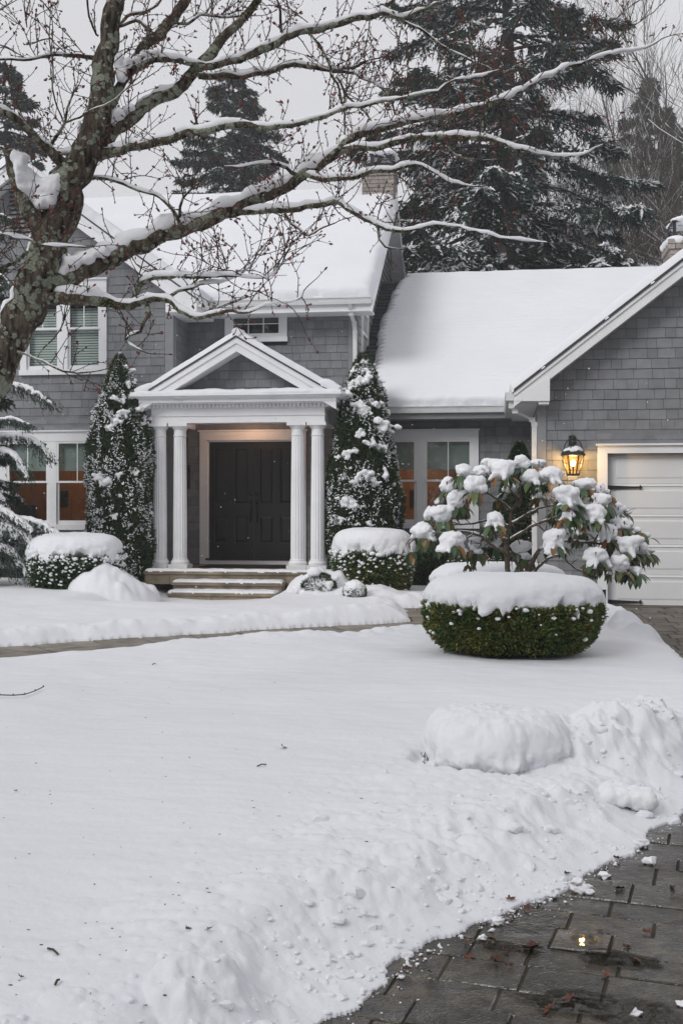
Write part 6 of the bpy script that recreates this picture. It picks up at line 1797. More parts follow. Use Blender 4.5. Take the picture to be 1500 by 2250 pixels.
ML = [(325, 140, 55, 42, -.1, 0), (430, 145, 55, 40, .15, 0), (465, 95, 42, 30, .3, 0), (555, 130, 80, 62, -.1, 1), (668, 90, 50, 48, .05, 0), (765, 100, 60, 30, .35, 0), (725, 175, 58, 50, .0, 1), (845, 165, 75, 55, .1, 1),
 (230, 225, 52, 55, .2, 0), (395, 225, 68, 58, -.2, 0), (280, 310, 68, 62, -.05, 0), (180, 325, 36, 28, .2, 0), (195, 400, 75, 58, -.1, 0), (115, 400, 30, 50, .15, 0), (75, 500, 70, 55, -.1, 1), (18, 590, 18, 50, .0, 1),
 (245, 550, 80, 50, -.3, 2), (510, 430, 55, 48, -.35, 2), (400, 575, 55, 40, .35, 0), (510, 560, 50, 50, .35, 0), (660, 600, 60, 50, .4, 0), (620, 240, 50, 45, .35, 0), (945, 290, 80, 65, -.25, 1), (955, 350, 60, 40, -.25, 1), (1040, 225, 75, 40, .2, 0),
 (1140, 250, 35, 38, .15, 0), (1100, 390, 85, 58, -.2, 1), (1150, 320, 55, 45, .05, 0), (1235, 370, 52, 48, .2, 0), (950, 410, 48, 30, -.35, 1), (970, 480, 55, 38, -.35, 1), (860, 545, 68, 62, -.4, 2), (1190, 510, 60, 55, -.05, 1), (1260, 460, 75, 50, .15, 0),
 (1365, 500, 24, 20, .1, 0), (1300, 590, 80, 62, -.1, 1), (1390, 610, 38, 42, .0, 1), (1110, 645, 78, 50, -.35, 2), (1260, 700, 62, 55, -.25, 1), (1265, 640, 50, 42, -.1, 0), (1350, 740, 38, 28, -.2, 1), (550, 300, 30, 25, .3, 0), (870, 380, 35, 25, .3, 0), (780, 290, 35, 22, .35, 0)]
for _ in range(38):
    q = ML[int(rng.integers(0, 40))]; ML.append((q[0]+rng.uniform(-70, 70)*.9, q[1]+rng.uniform(10, 60), rng.uniform(22, 42), rng.uniform(16, 28), rng.uniform(.1, .45), 0))
_lv = []
for bend in (0.1, 0.25, .4):
    b = MB(); w = .17
    xs = [0, .12, .4, .7, 1.0]; ws = [.02, .13, .21, .16, 0.0]; V = []
    for x_, w_ in zip(xs, ws):
        z_ = -bend*x_*x_
        V += [(x_, -w_, z_+.35*w_), (x_, 0, z_), (x_, w_, z_+.35*w_)]
    F = []
    for i_ in range(4): F += [(3*i_, 3*i_+1, 3*i_+4, 3*i_+3), (3*i_+1, 3*i_+2, 3*i_+5, 3*i_+4)]
    b.add(V, F); _lv.append(b)
_lm = []
cols = [((.040, .085, .028), 'green'), ((.085, .115, .03), 'olive'), ((.026, .060, .024), 'deep'), ((.22, .11, .03), 'bronze')]
for k, bb in enumerate(_lv):
    for (cc, nm) in cols:
        _lm.append(bb.mesh('leaf', mat('leaf_'+nm, cc, rough=.36, spec=.5, var=.25), True))
nleaf = 0; lb = MB(); budb = MB()
for (zx, zy, rx_, ry_, dz, kind_) in ML:
    c = rz(zx, zy, dz); rx_, ry_ = rx_*US*1.12, ry_*US*1.15
    bl = [(c[0], c[1], c[2]-.1*ry_, rx_*.80, rx_*.75, ry_*.82)]
    for g_ in range(9):
        a = rng.uniform(0, 6.28); r = rng.uniform(.3, .62)
        s_ = rng.uniform(.35, .55)
        bl.append((c[0]+rx_*r*math.cos(a), c[1]+rx_*r*math.sin(a)*.9, c[2]+ry_*rng.uniform(-.45, .35), rx_*s_, rx_*s_, ry_*s_*.9))
    nf = 3 if kind_ else 0
    fing = []
    if kind_ == 2: nf = 7
    for g_ in range(nf):
        a = rng.uniform(math.pi, 2*math.pi) if g_ < nf-1 else rng.uniform(0, math.pi)
        fing.append(a)
        for q in range(4):
            r = .45+.18*q; rr = rx_*(.27-.035*q)*(1.0 if kind_ else .8)
            bl.append((c[0]+rx_*r*math.cos(a), c[1]+rx_*r*math.sin(a), c[2]-ry_*(.35+.24*q*(1.25 if kind_ == 2 else .8)), rr, rr, rr))
    blob_snow('snow_clump', bl, max(.009, rx_*.085), rh, amp=.3, smooth_it=3)
    hub = c+np.array((0, -rx_*.15, -ry_*.66))
    nl = 13 if kind_ else 9
    for g_ in range(nl):
        a = rng.uniform(math.pi*.95, math.pi*2.05) if g_ % 4 else rng.uniform(0, math.pi)
        L = rng.uniform(.12, .17)
        el = -rng.uniform(.35, 1.25)
        dv = Vector((math.cos(a)*math.cos(el), math.sin(a)*math.cos(el), math.sin(el)))
        root = hub+np.array((math.cos(a), math.sin(a)*.9, 0))*rx_*rng.uniform(.35, .8)+np.array((0, 0, -ry_*.12))
        q = dv.to_track_quat('X', 'Z')
        ci = rng.choice(4, p=[.4, .22, .23, .15])
        me = _lm[int(rng.integers(0, 3))*4+ci]
        ab = GLINT[1]-GLINT[0]; ap_ = Vector(root)+dv*L*.5-GLINT[0]
        if (ap_-ab*(ap_.dot(ab)/ab.length_squared)).length < .11: continue
        if nleaf < 298:
            o = link('leaf', me, rh); o.location = root; o.rotation_mode = 'QUATERNION'; o.rotation_quaternion = q; o.scale = (L, L*rng.uniform(.85, 1.1), L); nleaf += 1
        else:
            M = q.to_matrix(); V = np.array(_lv[1].v[0])*L
            lb.add(V@np.array(M).T+root, _lv[1].f[0])
    if rng.random() < .45:
        V0, F0 = ICO[1]; o = c+np.array((rng.normal()*rx_*.5, -rx_*.75, ry_*.1)); budb.add(V0*np.array((.007, .007, .016))+o, F0)
        budb.tube([o-np.array((0, 0, .04)), o], [.003, .003], 4)
if lb.n: tag(lb.build('leaves', RLEAF, rh, True), kind='stuff')
tag(budb.build('buds', LEAFB, rh, True), kind='stuff')
# hanging shaded foliage inside the crown
n = 420; b = MB()
for k in range(60):
    q = ML[int(rng.integers(0, len(ML)))]
    h_ = rz(q[0]+rng.normal()*40, q[1]+55+rng.uniform(0, 25), q[4]+.12)
    m_ = 7; a = rng.uniform(0, 6.28, m_)
    D = np.stack([np.cos(a)*.5, np.sin(a)*.5, -rng.uniform(.6, 1.3, m_)], -1)
    sprigs(b, np.repeat(h_[None], m_, 0), D, rng.uniform(.08, .12, m_), .034, cross=False, bend=.1)
tag(b.build('shaded_leaves', RLEAF, rh), kind='stuff')

# ================================================================== THE LICHENED TREE IN FRONT
tree = tag(empty('old_tree'), 'leaning bare tree with lichen crusted bark, snow lined branches and red buds', 'tree')
ZT = 7.0
TR_ = {}
allP = []
def trace(name, path, dz=0.0, z0=None, parent=tree, mat_=BARK, snow=1.0, amp=.14, fine=.035, nm='branch', sides=14):
    """path of (px,py,width px); the start takes the depth of whatever it grows from"""
    path = np.array(path, float)
    if z0 is None:
        if allP:
            A = np.vstack(allP); k = np.argmin((A[:, 0]-path[0, 0])**2+(A[:, 1]-path[0, 1])**2); z0 = A[k, 2]
        else: z0 = ZT
    L = np.concatenate([[0], np.cumsum(np.hypot(np.diff(path[:, 0]), np.diff(path[:, 1])))]); L /= L[-1]
    zc = z0+dz*L
    allP.append(np.stack([path[:, 0], path[:, 1], zc], -1))
    Q = np.array([tuple(atz(p_[0], p_[1], z_))+(p_[2]*z_/FPX*((.43-.07*min(1, max(0, (p_[1]-450)/250))) if nm == 'trunk' else .45),) for p_, z_ in zip(path, zc)])
    Q = pts(Q, fine); n = len(Q)
    Q[:, :3] += np.stack([fbm(Q[:, 0]*4, Q[:, 2]*4, 1, 3), fbm(Q[:, 0]*4, Q[:, 2]*4, 4, 3), fbm(Q[:, 0]*4, Q[:, 2]*4, 8, 3)], -1)*(Q[:, 3:4]*.45)
    if nm != 'trunk': Q[:, :3] += np.stack([fbm(Q[:, 0]*7, Q[:, 2]*7, 11, 2), fbm(Q[:, 0]*7, Q[:, 2]*7, 14, 2), fbm(Q[:, 0]*7, Q[:, 2]*7, 18, 2)], -1)*.014
    Q[:, 3] = np.maximum(Q[:, 3], .0022)
    o = MB().tube(Q[:, :3], Q[:, 3], sides, amp=amp, freq=max(8, .6/Q[:, 3].mean())).build(nm, mat_, parent, True)
    if snow > 0:
        T = np.gradient(Q[:, :3], axis=0); hz = np.abs(T[:, 0])/(np.linalg.norm(T, axis=1)+1e-9)
        h = np.clip((hz-.35)/.5, 0, 1)*snow
        R0 = Q[:, 3]
        nz_ = fbm(Q[:, 0]*5, Q[:, 2]*5, 3, 3); sr = (R0*.70+.006)*h*(1.0+.45*nz_)*sstep(-.75, -.35, nz_+.25*fbm(Q[:, 0]*16, Q[:, 2]*16, 3, 2)+.8*np.clip((R0-.012)/.02, 0, 1))
        ends = np.minimum(1, np.minimum(np.arange(n), n-1-np.arange(n))/4.0)
        sr = np.maximum(sr*(.3+.7*ends), .0006)
        C = Q[:, :3].copy(); C[:, 2] += R0*.72+sr*.25
        P = MB(); P.tube(C, sr, 12, amp=.30, freq=24)
        V = P.v[0]; rep = np.repeat(C, 12, 0)[:len(V)]; V[:, 2] = rep[:, 2]+(V[:, 2]-rep[:, 2])*1.15; P.v[0] = V
        P.build('snow', SNOW2, o, True)
    TR_[name] = Q
    return Q
trace('trunk', [(-80, 985, 132), (-52, 900, 126), (-2, 800, 118), (38, 715, 108), (66, 660, 106), (88, 600, 98), (112, 520, 94), (140, 440, 88), (165, 390, 84), (188, 340, 78), (206, 285, 70), (222, 200, 60), (236, 100, 50), (250, 0, 46), (262, -100, 42)], 0, ZT, snow=0, amp=.10, fine=.025, nm='trunk', sides=36)
trace('H', [(95, 640, 52), (140, 612, 50), (170, 600, 46), (225, 573, 44), (280, 545, 42), (350, 522, 40), (425, 494, 38), (500, 468, 35), (550, 447, 33), (600, 417, 32), (650, 388, 30), (700, 362, 28), (745, 330, 25), (780, 300, 22), (830, 282, 19), (900, 268, 16), (975, 253, 13), (1050, 236, 12), (1110, 216, 10), (1165, 187, 9), (1200, 167, 8), (1240, 150, 7), (1300, 130, 6), (1365, 112, 5), (1415, 105, 4), (1450, 85, 3)], .7, snow=1.25)
trace('C', [(205, 330, 40), (232, 305, 36), (253, 280, 34), (293, 253, 32), (347, 221, 31), (400, 184, 30), (416, 168, 29), (450, 134, 27), (472, 106, 25), (506, 72, 22), (534, 42, 20), (559, 14, 18), (582, -18, 17)], .5)
trace('G', [(215, 340, 30), (245, 337, 24), (280, 325, 21), (325, 320, 20), (370, 305, 20), (425, 290, 20), (480, 280, 18), (515, 277, 17), (590, 280, 15), (640, 275, 13), (700, 260, 11), (750, 243, 9), (790, 232, 8), (830, 224, 8), (870, 220, 7), (899, 215, 7), (937, 203, 6), (961, 200, 5), (977, 185, 4), (1043, 167, 3), (1097, 153, 3)], -.5)
trace('L', [(95, 660, 40), (125, 652, 36), (160, 655, 34), (195, 655, 31), (230, 666, 26), (255, 672, 21), (280, 671, 19), (325, 658, 16), (370, 660, 14), (400, 682, 13), (435, 693, 11), (487, 684, 9), (513, 682, 7), (550, 687, 6), (580, 673, 4.5), (613, 667, 4), (663, 655, 3), (668, 640, 2)], -.6)
trace('A', [(238, 235, 26), (253, 210, 24), (280, 165, 21), (315, 139, 18), (350, 131, 15), (400, 133, 14), (440, 143, 12), (480, 140, 12)], .25)
trace('F', [(272, 175, 22), (290, 140, 25), (310, 112, 27), (340, 80, 27), (374, 45, 25), (402, 5, 24), (425, -25, 22)], .4)
trace('D', [(440, 150, 18), (490, 136, 17), (537, 123, 18), (576, 108, 20), (618, 90, 19), (660, 73, 18), (716, 60, 17), (772, 44, 15), (800, 36, 14), (840, 32, 13), (880, 38, 10), (925, 23, 8), (965, 5, 6), (1000, -8, 5)], .4)
trace('D2', [(830, 33, 9), (850, 10, 9), (868, -10, 8)], .1)
trace('E', [(436, 168, 15), (464, 168, 15), (506, 165, 14), (548, 160, 13), (590, 157, 13), (618, 148, 12), (660, 143, 12), (702, 151, 10), (730, 155, 8), (772, 146, 7), (803, 136, 6)], .3)
trace('E2', [(730, 157, 7), (750, 157, 7), (782, 161, 6), (819, 180, 6), (851, 207, 5), (865, 249, 4)], .1)
trace('I', [(745, 332, 18), (800, 326, 15), (850, 320, 14), (915, 302, 13), (975, 300, 12), (1050, 301, 11), (1100, 315, 9), (1160, 331, 8), (1225, 345, 6), (1265, 340, 5), (1325, 320, 3)], -.4)
trace('J', [(650, 378, 14), (690, 386, 14), (716, 392, 14), (750, 394, 12), (772, 392, 12), (810, 383, 11), (865, 375, 10), (910, 364, 9), (950, 378, 7), (980, 395, 5), (1050, 410, 3)], -.3)
trace('J0', [(492, 370, 6), (537, 367, 6), (559, 361, 6), (610, 358, 8), (640, 378, 10), (655, 384, 11)], 0, ZT)
trace('K', [(520, 468, 14), (560, 468, 14), (600, 461, 15), (640, 460, 15), (675, 455, 14), (735, 441, 14), (750, 446, 13), (765, 464, 12), (815, 485, 11), (850, 505, 9), (885, 507, 8), (950, 495, 6), (1010, 500, 5), (1060, 512, 4), (1125, 525, 3), (1200, 530, 2)], -.5)
trace('K1', [(625, 468, 8), (645, 495, 6), (665, 515, 5), (700, 505, 4), (735, 490, 3)], -.1, snow=.7)
trace('K2', [(830, 498, 7), (832, 525, 5), (845, 545, 4), (880, 550, 3)], .1, snow=.5)
trace('L2', [(298, 664, 14), (299, 645, 14), (310, 622, 13), (340, 612, 13), (390, 605, 11), (450, 605, 9), (500, 605, 7), (550, 610, 5), (600, 600, 3.5), (635, 555, 2)], -.2)
trace('L3', [(370, 660, 10), (395, 643, 8), (440, 625, 7), (500, 615, 5), (550, 585, 3), (590, 540, 2)], .1)
trace('L4', [(322, 668, 10), (328, 690, 9), (320, 707, 9), (307, 727, 8), (283, 740, 6), (273, 750, 5), (287, 760, 4), (313, 773, 3)], -.1)
trace('M', [(190, 388, 10), (215, 392, 8), (260, 400, 8), (310, 420, 7), (350, 430, 7), (380, 460, 8), (393, 492, 9)], 0)
trace('M2', [(394, 480, 7), (396, 455, 7), (400, 435, 6), (415, 420, 4), (440, 405, 3)], -.1)
trace('lf', [(118, 505, 50), (85, 490, 50), (55, 445, 42), (38, 395, 34), (26, 350, 30), (18, 333, 26)], -.2, snow=0, sides=20)
trace('lb', [(160, 385, 34), (138, 362, 28), (105, 330, 24), (75, 297, 21), (40, 263, 19), (5, 244, 17), (-45, 222, 15)], -.3)
trace('lb2', [(107, 322, 9), (128, 288, 8), (139, 269, 7), (149, 235, 6), (160, 208, 4), (171, 190, 3)], -.1, snow=.3)
trace('lb3', [(136, 272, 5), (125, 235, 4), (120, 200, 4), (112, 133, 3.5), (108, 69, 3)], -.1, snow=0)
trace('lb4', [(139, 270, 5), (187, 250, 4.5), (229, 229, 4), (270, 205, 3), (315, 176, 2.5)], -.1, snow=.3)
trace('lu', [(210, 128, 12), (190, 124, 10), (171, 121, 9), (144, 125, 8), (107, 121, 7), (67, 128, 6), (27, 131, 5), (-20, 134, 5)], -.4)
trace('lv', [(217, 78, 5), (213, 75, 5), (205, 55, 5), (197, 32, 5), (189, 0, 5), (185, -20, 5)], -.2, snow=0)
trace('ls', [(68, 552, 10), (29, 574, 9), (0, 588, 8), (-40, 600, 8)], -.3)
trace('lo', [(-20, 512, 5), (20, 516, 5), (64, 527, 6), (91, 535, 6), (147, 540, 5), (187, 540, 4)], 0, 6.55)
trace('lq', [(40, 770, 6), (63, 780, 5), (107, 803, 5), (140, 817, 5), (187, 820, 4), (233, 810, 3)], 0, 6.75, snow=.5)
trace('lq2', [(80, 786, 3.5), (133, 723, 3.2), (147, 680, 2.5)], 0, 6.75, snow=0)
trace('ft', [(380, 48, 6), (415, 50, 7), (440, 36, 6), (490, 35, 5), (550, 36, 4)], .1, snow=.7)
trace('n1', [(608, -15, 4), (615, 28, 6), (619, 84, 8)], 0, snow=0)
trace('n2', [(682, 74, 6), (702, 98, 6), (722, 132, 6), (727, 162, 6), (744, 196, 6), (755, 252, 5), (759, 300, 5)], .0, snow=0)
trace('n3', [(738, 168, 6), (766, 213, 5.5), (800, 246, 5), (817, 271, 4)], .1, snow=0)
trace('n4', [(842, 36, 6), (885, 45, 5.5), (930, 70, 5.5), (970, 100, 5), (1030, 130, 4.5), (1075, 150, 4), (1115, 160, 3)], .2, snow=.5)
trace('n5', [(1228, 152, 4), (1245, 125, 4), (1280, 80, 3.5), (1350, 40, 3), (1405, 0, 3)], .1, snow=0)
trace('n6', [(1240, 150, 4), (1315, 115, 3.5), (1350, 95, 3.5), (1375, 65, 3), (1435, 30, 2.5)], .2, snow=0)
trace('n7', [(1058, 300, 5), (1062, 265, 5), (1075, 235, 4.5), (1068, 200, 4), (1048, 150, 3.5), (1035, 100, 3), (1030, 60, 2.5)], -.2, snow=.3)
trace('n8', [(865, 250, 4), (855, 200, 4), (870, 140, 3.5), (880, 60, 3), (905, 20, 2.5)], -.2, snow=0)
trace('n9', [(975, 300, 5), (985, 330, 4.5), (1030, 350, 4), (1090, 348, 3)], -.2, snow=.4)
trace('n10', [(265, 55, 7), (290, 30, 8), (312, 28, 7), (345, 12, 5), (360, -15, 4)], .1, snow=.6)
trace('n11', [(262, 60, 7), (285, 55, 7), (310, 47, 8), (325, 70, 6), (318, 95, 5)], -.1, snow=.7)
# moss cushions and snow packed in the forks
def bl3(L, z=ZT): return [tuple(atz(x_, y_, z_ if False else z+dz_))+(rx_*z/FPX, ry2*z/FPX, rz_*z/FPX) for (x_, y_, dz_, rx_, ry2, rz_) in L]
blob_snow('fork_snow', bl3([(55, 345, -.16, 14, 16, 12), (45, 370, -.17, 14, 22, 30), (60, 400, -.12, 22, 26, 34), (85, 420, -.08, 32, 28, 34), (115, 412, -.08, 28, 28, 30), (135, 395, -.06, 20, 24, 24), (30, 345, -.18, 16, 16, 14), (100, 445, -.10, 26, 22, 18)]), .014, tree, amp=.3)
blob_snow('fork_snow', bl3([(262, 140, 0, 12, 14, 26), (268, 165, 0, 14, 14, 18), (264, 125, 0, 8, 10, 14), (282, 138, 0, 10, 12, 12)]), .011, tree)
blob_snow('fork_snow', bl3([(250, 255, .02, 9, 14, 22), (262, 250, .02, 14, 14, 14), (285, 236, .05, 12, 12, 10)]), .011, tree)
blob_snow('fork_snow', bl3([(250, 322, 0, 16, 14, 9), (275, 314, 0, 16, 12, 8), (300, 311, 0, 16, 12, 7)]), .011, tree)
blob_snow('fork_snow', bl3([(134, 600, 0, 16, 18, 14), (160, 580, 0, 22, 18, 16), (190, 568, 0, 24, 18, 16), (225, 552, 0, 22, 18, 15), (146, 570, 0, 12, 14, 14)]), .012, tree)
blob_snow('fork_snow', bl3([(320, 118, 0, 14, 12, 8), (340, 116, 0, 14, 12, 8), (300, 130, 0, 10, 10, 8)]), .011, tree)
blob_snow('fork_snow', bl3([(150, 333, -.05, 16, 14, 9), (128, 335, -.06, 14, 12, 8), (168, 322, 0, 8, 8, 16), (175, 290, 0, 6, 8, 30)]), .011, tree)
blob_snow('fork_snow', bl3([(-8, 745, -.05, 34, 22, 22), (5, 715, -.05, 28, 22, 28), (22, 685, -.03, 20, 20, 30), (36, 650, 0, 12, 18, 30), (44, 622, 0, 8, 14, 26), (-25, 770, -.05, 34, 22, 24)]), .013, tree)
blob_snow('fork_snow', bl3([(66, 552, 0, 7, 10, 18), (72, 525, 0, 8, 10, 16), (80, 500, 0, 6, 10, 14), (88, 470, 0, 5, 8, 16)]), .010, tree)
blob_snow('fork_snow', bl3([(165, 636, -.05, 22, 14, 9), (195, 638, -.06, 24, 14, 10), (218, 650, -.06, 14, 12, 8)]), .011, tree)
# shaggy lichen tufts along the limbs
lt = MB(); LICH = mat('shaggy_lichen', (0.20, 0.225, 0.15), rough=.9, isl=.35)
for nm_, Q in TR_.items():
    if nm_ in ('trunk', 'lv', 'lb3', 'lo') or nm_[0] == 'n': continue
    m_ = int(len(Q)*26)
    id_ = rng.integers(0, len(Q), m_); R0 = Q[id_, 3]
    ok = (R0 > .010) & (fbm(Q[id_, 0]*5, Q[id_, 2]*5, 2, 2) > -.25)
    id_, R0 = id_[ok], R0[ok]; m_ = len(id_)
    a = rng.uniform(0, 6.28, m_); dv = np.stack([np.cos(a)*.5, np.sin(a)-.2, -np.abs(np.cos(a*1.7))*.8+.1], -1); dv /= np.linalg.norm(dv, axis=1)[:, None]
    P = Q[id_, :3]+dv*R0[:, None]*.92
    sprigs(lt, P, dv+rng.normal(size=P.shape)*.7, rng.uniform(.006, .02, m_), rng.uniform(.005, .011, m_), cross=False)
tag(lt.build('lichen_tufts', LICH, tree), kind='stuff')
# twigs with buds
tw, bd, ts = MB(), MB(), MB()
V0, F0 = ICO[1]
def bud(p, d, s_):
    d = d/np.linalg.norm(d); a = np.cross(d, (0.3, .5, .8)); a /= np.linalg.norm(a); c_ = np.cross(d, a)
    V = V0[:, :1]*a*.45*s_+V0[:, 1:2]*c_*.45*s_+V0[:, 2:]*d*s_
    bd.add(V+p, F0)
def twig(p, d, L, r, lvl=0):
    n = max(3, int(L/.035)); P = [p]; dd = d/np.linalg.norm(d)
    for i_ in range(n):
        dd = dd+rng.normal(size=3)*.13+np.array((0, 0, .035)); dd /= np.linalg.norm(dd)
        P.append(P[-1]+dd*L/n)
        if rng.random() < .75:
            s_ = rng.normal(size=3); s_ -= dd*np.dot(s_, dd); s_ /= np.linalg.norm(s_)
            q = P[-1]; k = rng.uniform(.008, .016)
            tw.tube([q, q+(s_+dd*.5)*k], [r*.9, r*.75], 3, cap=False)
            if rng.random() < .13: bud(q+(s_+dd*.5)*k, s_+dd, rng.uniform(.0045, .0075))
        if lvl < 2 and rng.random() < (.26 if lvl == 0 else .14):
            s_ = rng.normal(size=3)*np.array((1, .7, 1)); s_ -= dd*np.dot(s_, dd); s_ /= np.linalg.norm(s_)
            twig(P[-1], dd*.75+s_*.7, L*rng.uniform(.35, .6), r*.75, lvl+1)
    P = np.array(P)
    tw.tube(P, np.linspace(r, r*.55, len(P)), 4, cap=False)
    bud(P[-1], dd, rng.uniform(.009, .015))
    if rng.random() < .25:
        for _ in range(3): bud(P[-1]+rng.normal(size=3)*.006, dd+rng.normal(size=3)*.6, rng.uniform(.007, .011))
DN = {'H': .9, 'C': .8, 'G': 1.0, 'L': .7, 'A': 1.1, 'F': .9, 'D': 1.0, 'E': 1.1, 'E2': 1.5, 'I': 1.0, 'J': 1.1, 'J0': 1, 'K': .9, 'L2': 1.3, 'L3': 1.4, 'L4': 1, 'M': 1.2, 'M2': 2, 'lb': 1.2, 'lb2': .6, 'lb3': .4, 'lb4': .5, 'lu': 1.6, 'lv': .8, 'ls': 1, 'lo': 1.2, 'lq': 1.0, 'lq2': .5,
      'ft': 1.2, 'n1': 1, 'n2': .9, 'n3': 1.2, 'n4': 1, 'n5': .8, 'n6': .8, 'n7': 1, 'n8': 1, 'n9': 1, 'n10': 1, 'n11': 1, 'K1': 1, 'K2': 1}
for nm_, dn in DN.items():
    Q = TR_[nm_]; L = np.linalg.norm(np.diff(Q[:, :3], axis=0), axis=1).sum()
    k = int(L*15*dn+.5)
    for _ in range(k):
        i_ = int(rng.integers(1, len(Q)-1)); T = Q[i_+1, :3]-Q[i_-1, :3]; T /= np.linalg.norm(T)
        if nm_ == 'H' and i_ < len(Q)*.08: continue
        up = 1 if rng.random() < .74 else -1
        d = T*rng.uniform(.1, .9)+np.array((rng.normal()*.3, rng.normal()*.45, up*rng.uniform(.4, 1.1)))
        twig(Q[i_, :3], d, rng.uniform(.10, .42)*(1 if up > 0 else .65), rng.uniform(.0026, .0042))
    twig(Q[-1, :3], Q[-1, :3]-Q[-4, :3], .18, .0034)
for _ in range(26):    # spurs on the trunk and twigs coming in from outside the picture
    Q = TR_['trunk']; i_ = int(rng.integers(len(Q)//3, len(Q)-2)); sd_ = rng.choice((-1, 1))
    twig(Q[i_, :3], np.array((sd_*1.0, -.6+rng.normal()*.3, rng.uniform(-.1, .8))), rng.uniform(.12, .4), .0032)
for (x_, y_, dx_, dz_) in ((-20, 30, 1, .15), (-15, 220, 1, .1), (-10, 420, 1, .3), (-15, 500, 1, -.1), (-10, 620, 1, .2), (-12, 330, 1, .25), (-10, 560, 1, .35), (60, 60, -.3, 1)):
    for _ in range(2): twig(atz(x_, y_, 6.8), np.array((dx_, rng.normal()*.2, dz_+rng.normal()*.15)), rng.uniform(.25, .5), .0034)
tag(tw.build('twigs', TWIG, tree), kind='stuff'); tag(bd.build('buds', BUD, tree, True), kind='stuff')

# ================================================================== SMALL THINGS
# twig tip lying over the snow at the left edge
P = [atz(x_, y_, 6.0) for x_, y_ in ((-40, 1531), (0, 1531), (30, 1532), (55, 1530), (78, 1522), (96, 1513))]
base = [on_snow(x_, y_) for x_, y_ in ((-40, 1533), (0, 1533), (30, 1534), (55, 1532), (78, 1524), (96, 1515))]
t_ = tag(empty('fallen_twig'), 'long thin curved twig reaching over the lawn snow at the left edge', 'twig')
q = np.array(base)+np.array((0, 0, .02)); b = MB(); b.tube(q, [.005, .0045, .004, .004, .0035, .004], 5)
b.build('twig_stem', TWIG, t_)
for k in range(5):
    b = MB(); o = q[k+1] if k < 5 else q[-1]; b.add(V0*np.array((.006, .006, .009))+o+np.array((0, 0, .004)), F0); b.build('bud', BUD, t_, True)
def leaf_mesh(seed, L=.05, lobes=5):
    R = np.random.default_rng(seed); n = 22
    th = np.linspace(0, 2*math.pi, n, endpoint=False)
    r = (.55+.45*np.abs(np.cos(th*lobes/2)))*(1+.15*R.normal(size=n))
    X, Y = r*np.cos(th)*L*.6, r*np.sin(th)*L*.42; Z = .35*L*(np.abs(Y/L)*1.5+.5*(X/L)**2)+R.normal(size=n)*L*.05
    V = np.vstack([np.stack([X, Y, Z], -1), [[0, 0, 0]]])
    return MB().add(V, [(i_, (i_+1) % n, n) for i_ in range(n)]).mesh('leaf', LEAFB, False)
LM = [leaf_mesh(s_) for s_ in range(5)]
LEAVES = [(1172, 2081, 1.5, 'curled brown leaf on the pavers just below and left of the lamp glint'), (1318, 2046, .5, 'tiny leaf right of the paver that mirrors the lamp'), (1090, 2110, 1.2, 'largest rust leaf in the cluster left of the lamp glint'), (1118, 2121, .9, 'lowest leaf of the rust cluster left of the lamp glint'), (1030, 2104, .8, 'upright brown leaf on a paver left of the rust cluster'),
 (1082, 2065, 1.0, 'orange leaf at the bank foot above the rust cluster'), (1108, 2090, .8, 'yellow leaf lying on the joint above the rust cluster'), (1360, 1953, 1.1, 'bright orange leaf on a paver right of the tall snow clod'), (1477, 1950, .7, 'small brown leaf near the right edge beyond the lamp glint'), (1120, 1985, .8, 'brown leaf caught in the snow edge left of the egg shaped lump'), (1160, 1996, .9, 'brown leaf at the bank foot below the egg shaped lump'), (1355, 1888, .7, 'dark leaf on the snow edge near the round snowball'), (1250, 2196, 1.1, 'flat orange leaf on a lower paver below the lamp glint'), (1205, 2217, 1.0, 'rust leaf on the paver nearest the bottom edge'),
 (1330, 2140, .8, 'small yellow leaf at the edge of the puddle'), (1395, 2110, .9, 'orange leaf on a joint above the puddle'), (1420, 2048, .8, 'dark red leaf right of the lamp glint'), (1375, 2080, .8, 'brown leaf clinging to the joint right of the lamp glint'), (1245, 1930, .8, 'brown leaf between bank and paver above the tall snow clod'), (1025, 2070, .6, 'reddish leaf bit on the snow crumbs at the bank foot'), (945, 2136, .7, 'long brown leaf on the leftmost visible paver'), (893, 2130, .6, 'leaf scrap at the extreme left end of the bare pavers')]
first = {}
for k, (x_, y_, s_, lab) in enumerate(LEAVES):
    X, Y = gnd(x_, y_, .006)
    o = link('fallen_leaf', LM[k % 5]); o.location = (X, Y, .006+max(0, float(snow_h(np.array([X]), np.array([Y]))[0]))); o.scale = (s_*.9,)*3; o.rotation_euler = (rng.normal()*.15, rng.normal()*.15, rng.uniform(0, 6.28))
    tag(o, lab or 'small wet brown leaf lying on the foreground pavers or their snowy edge', 'leaf', 'wet leaves on the foreground pavers')
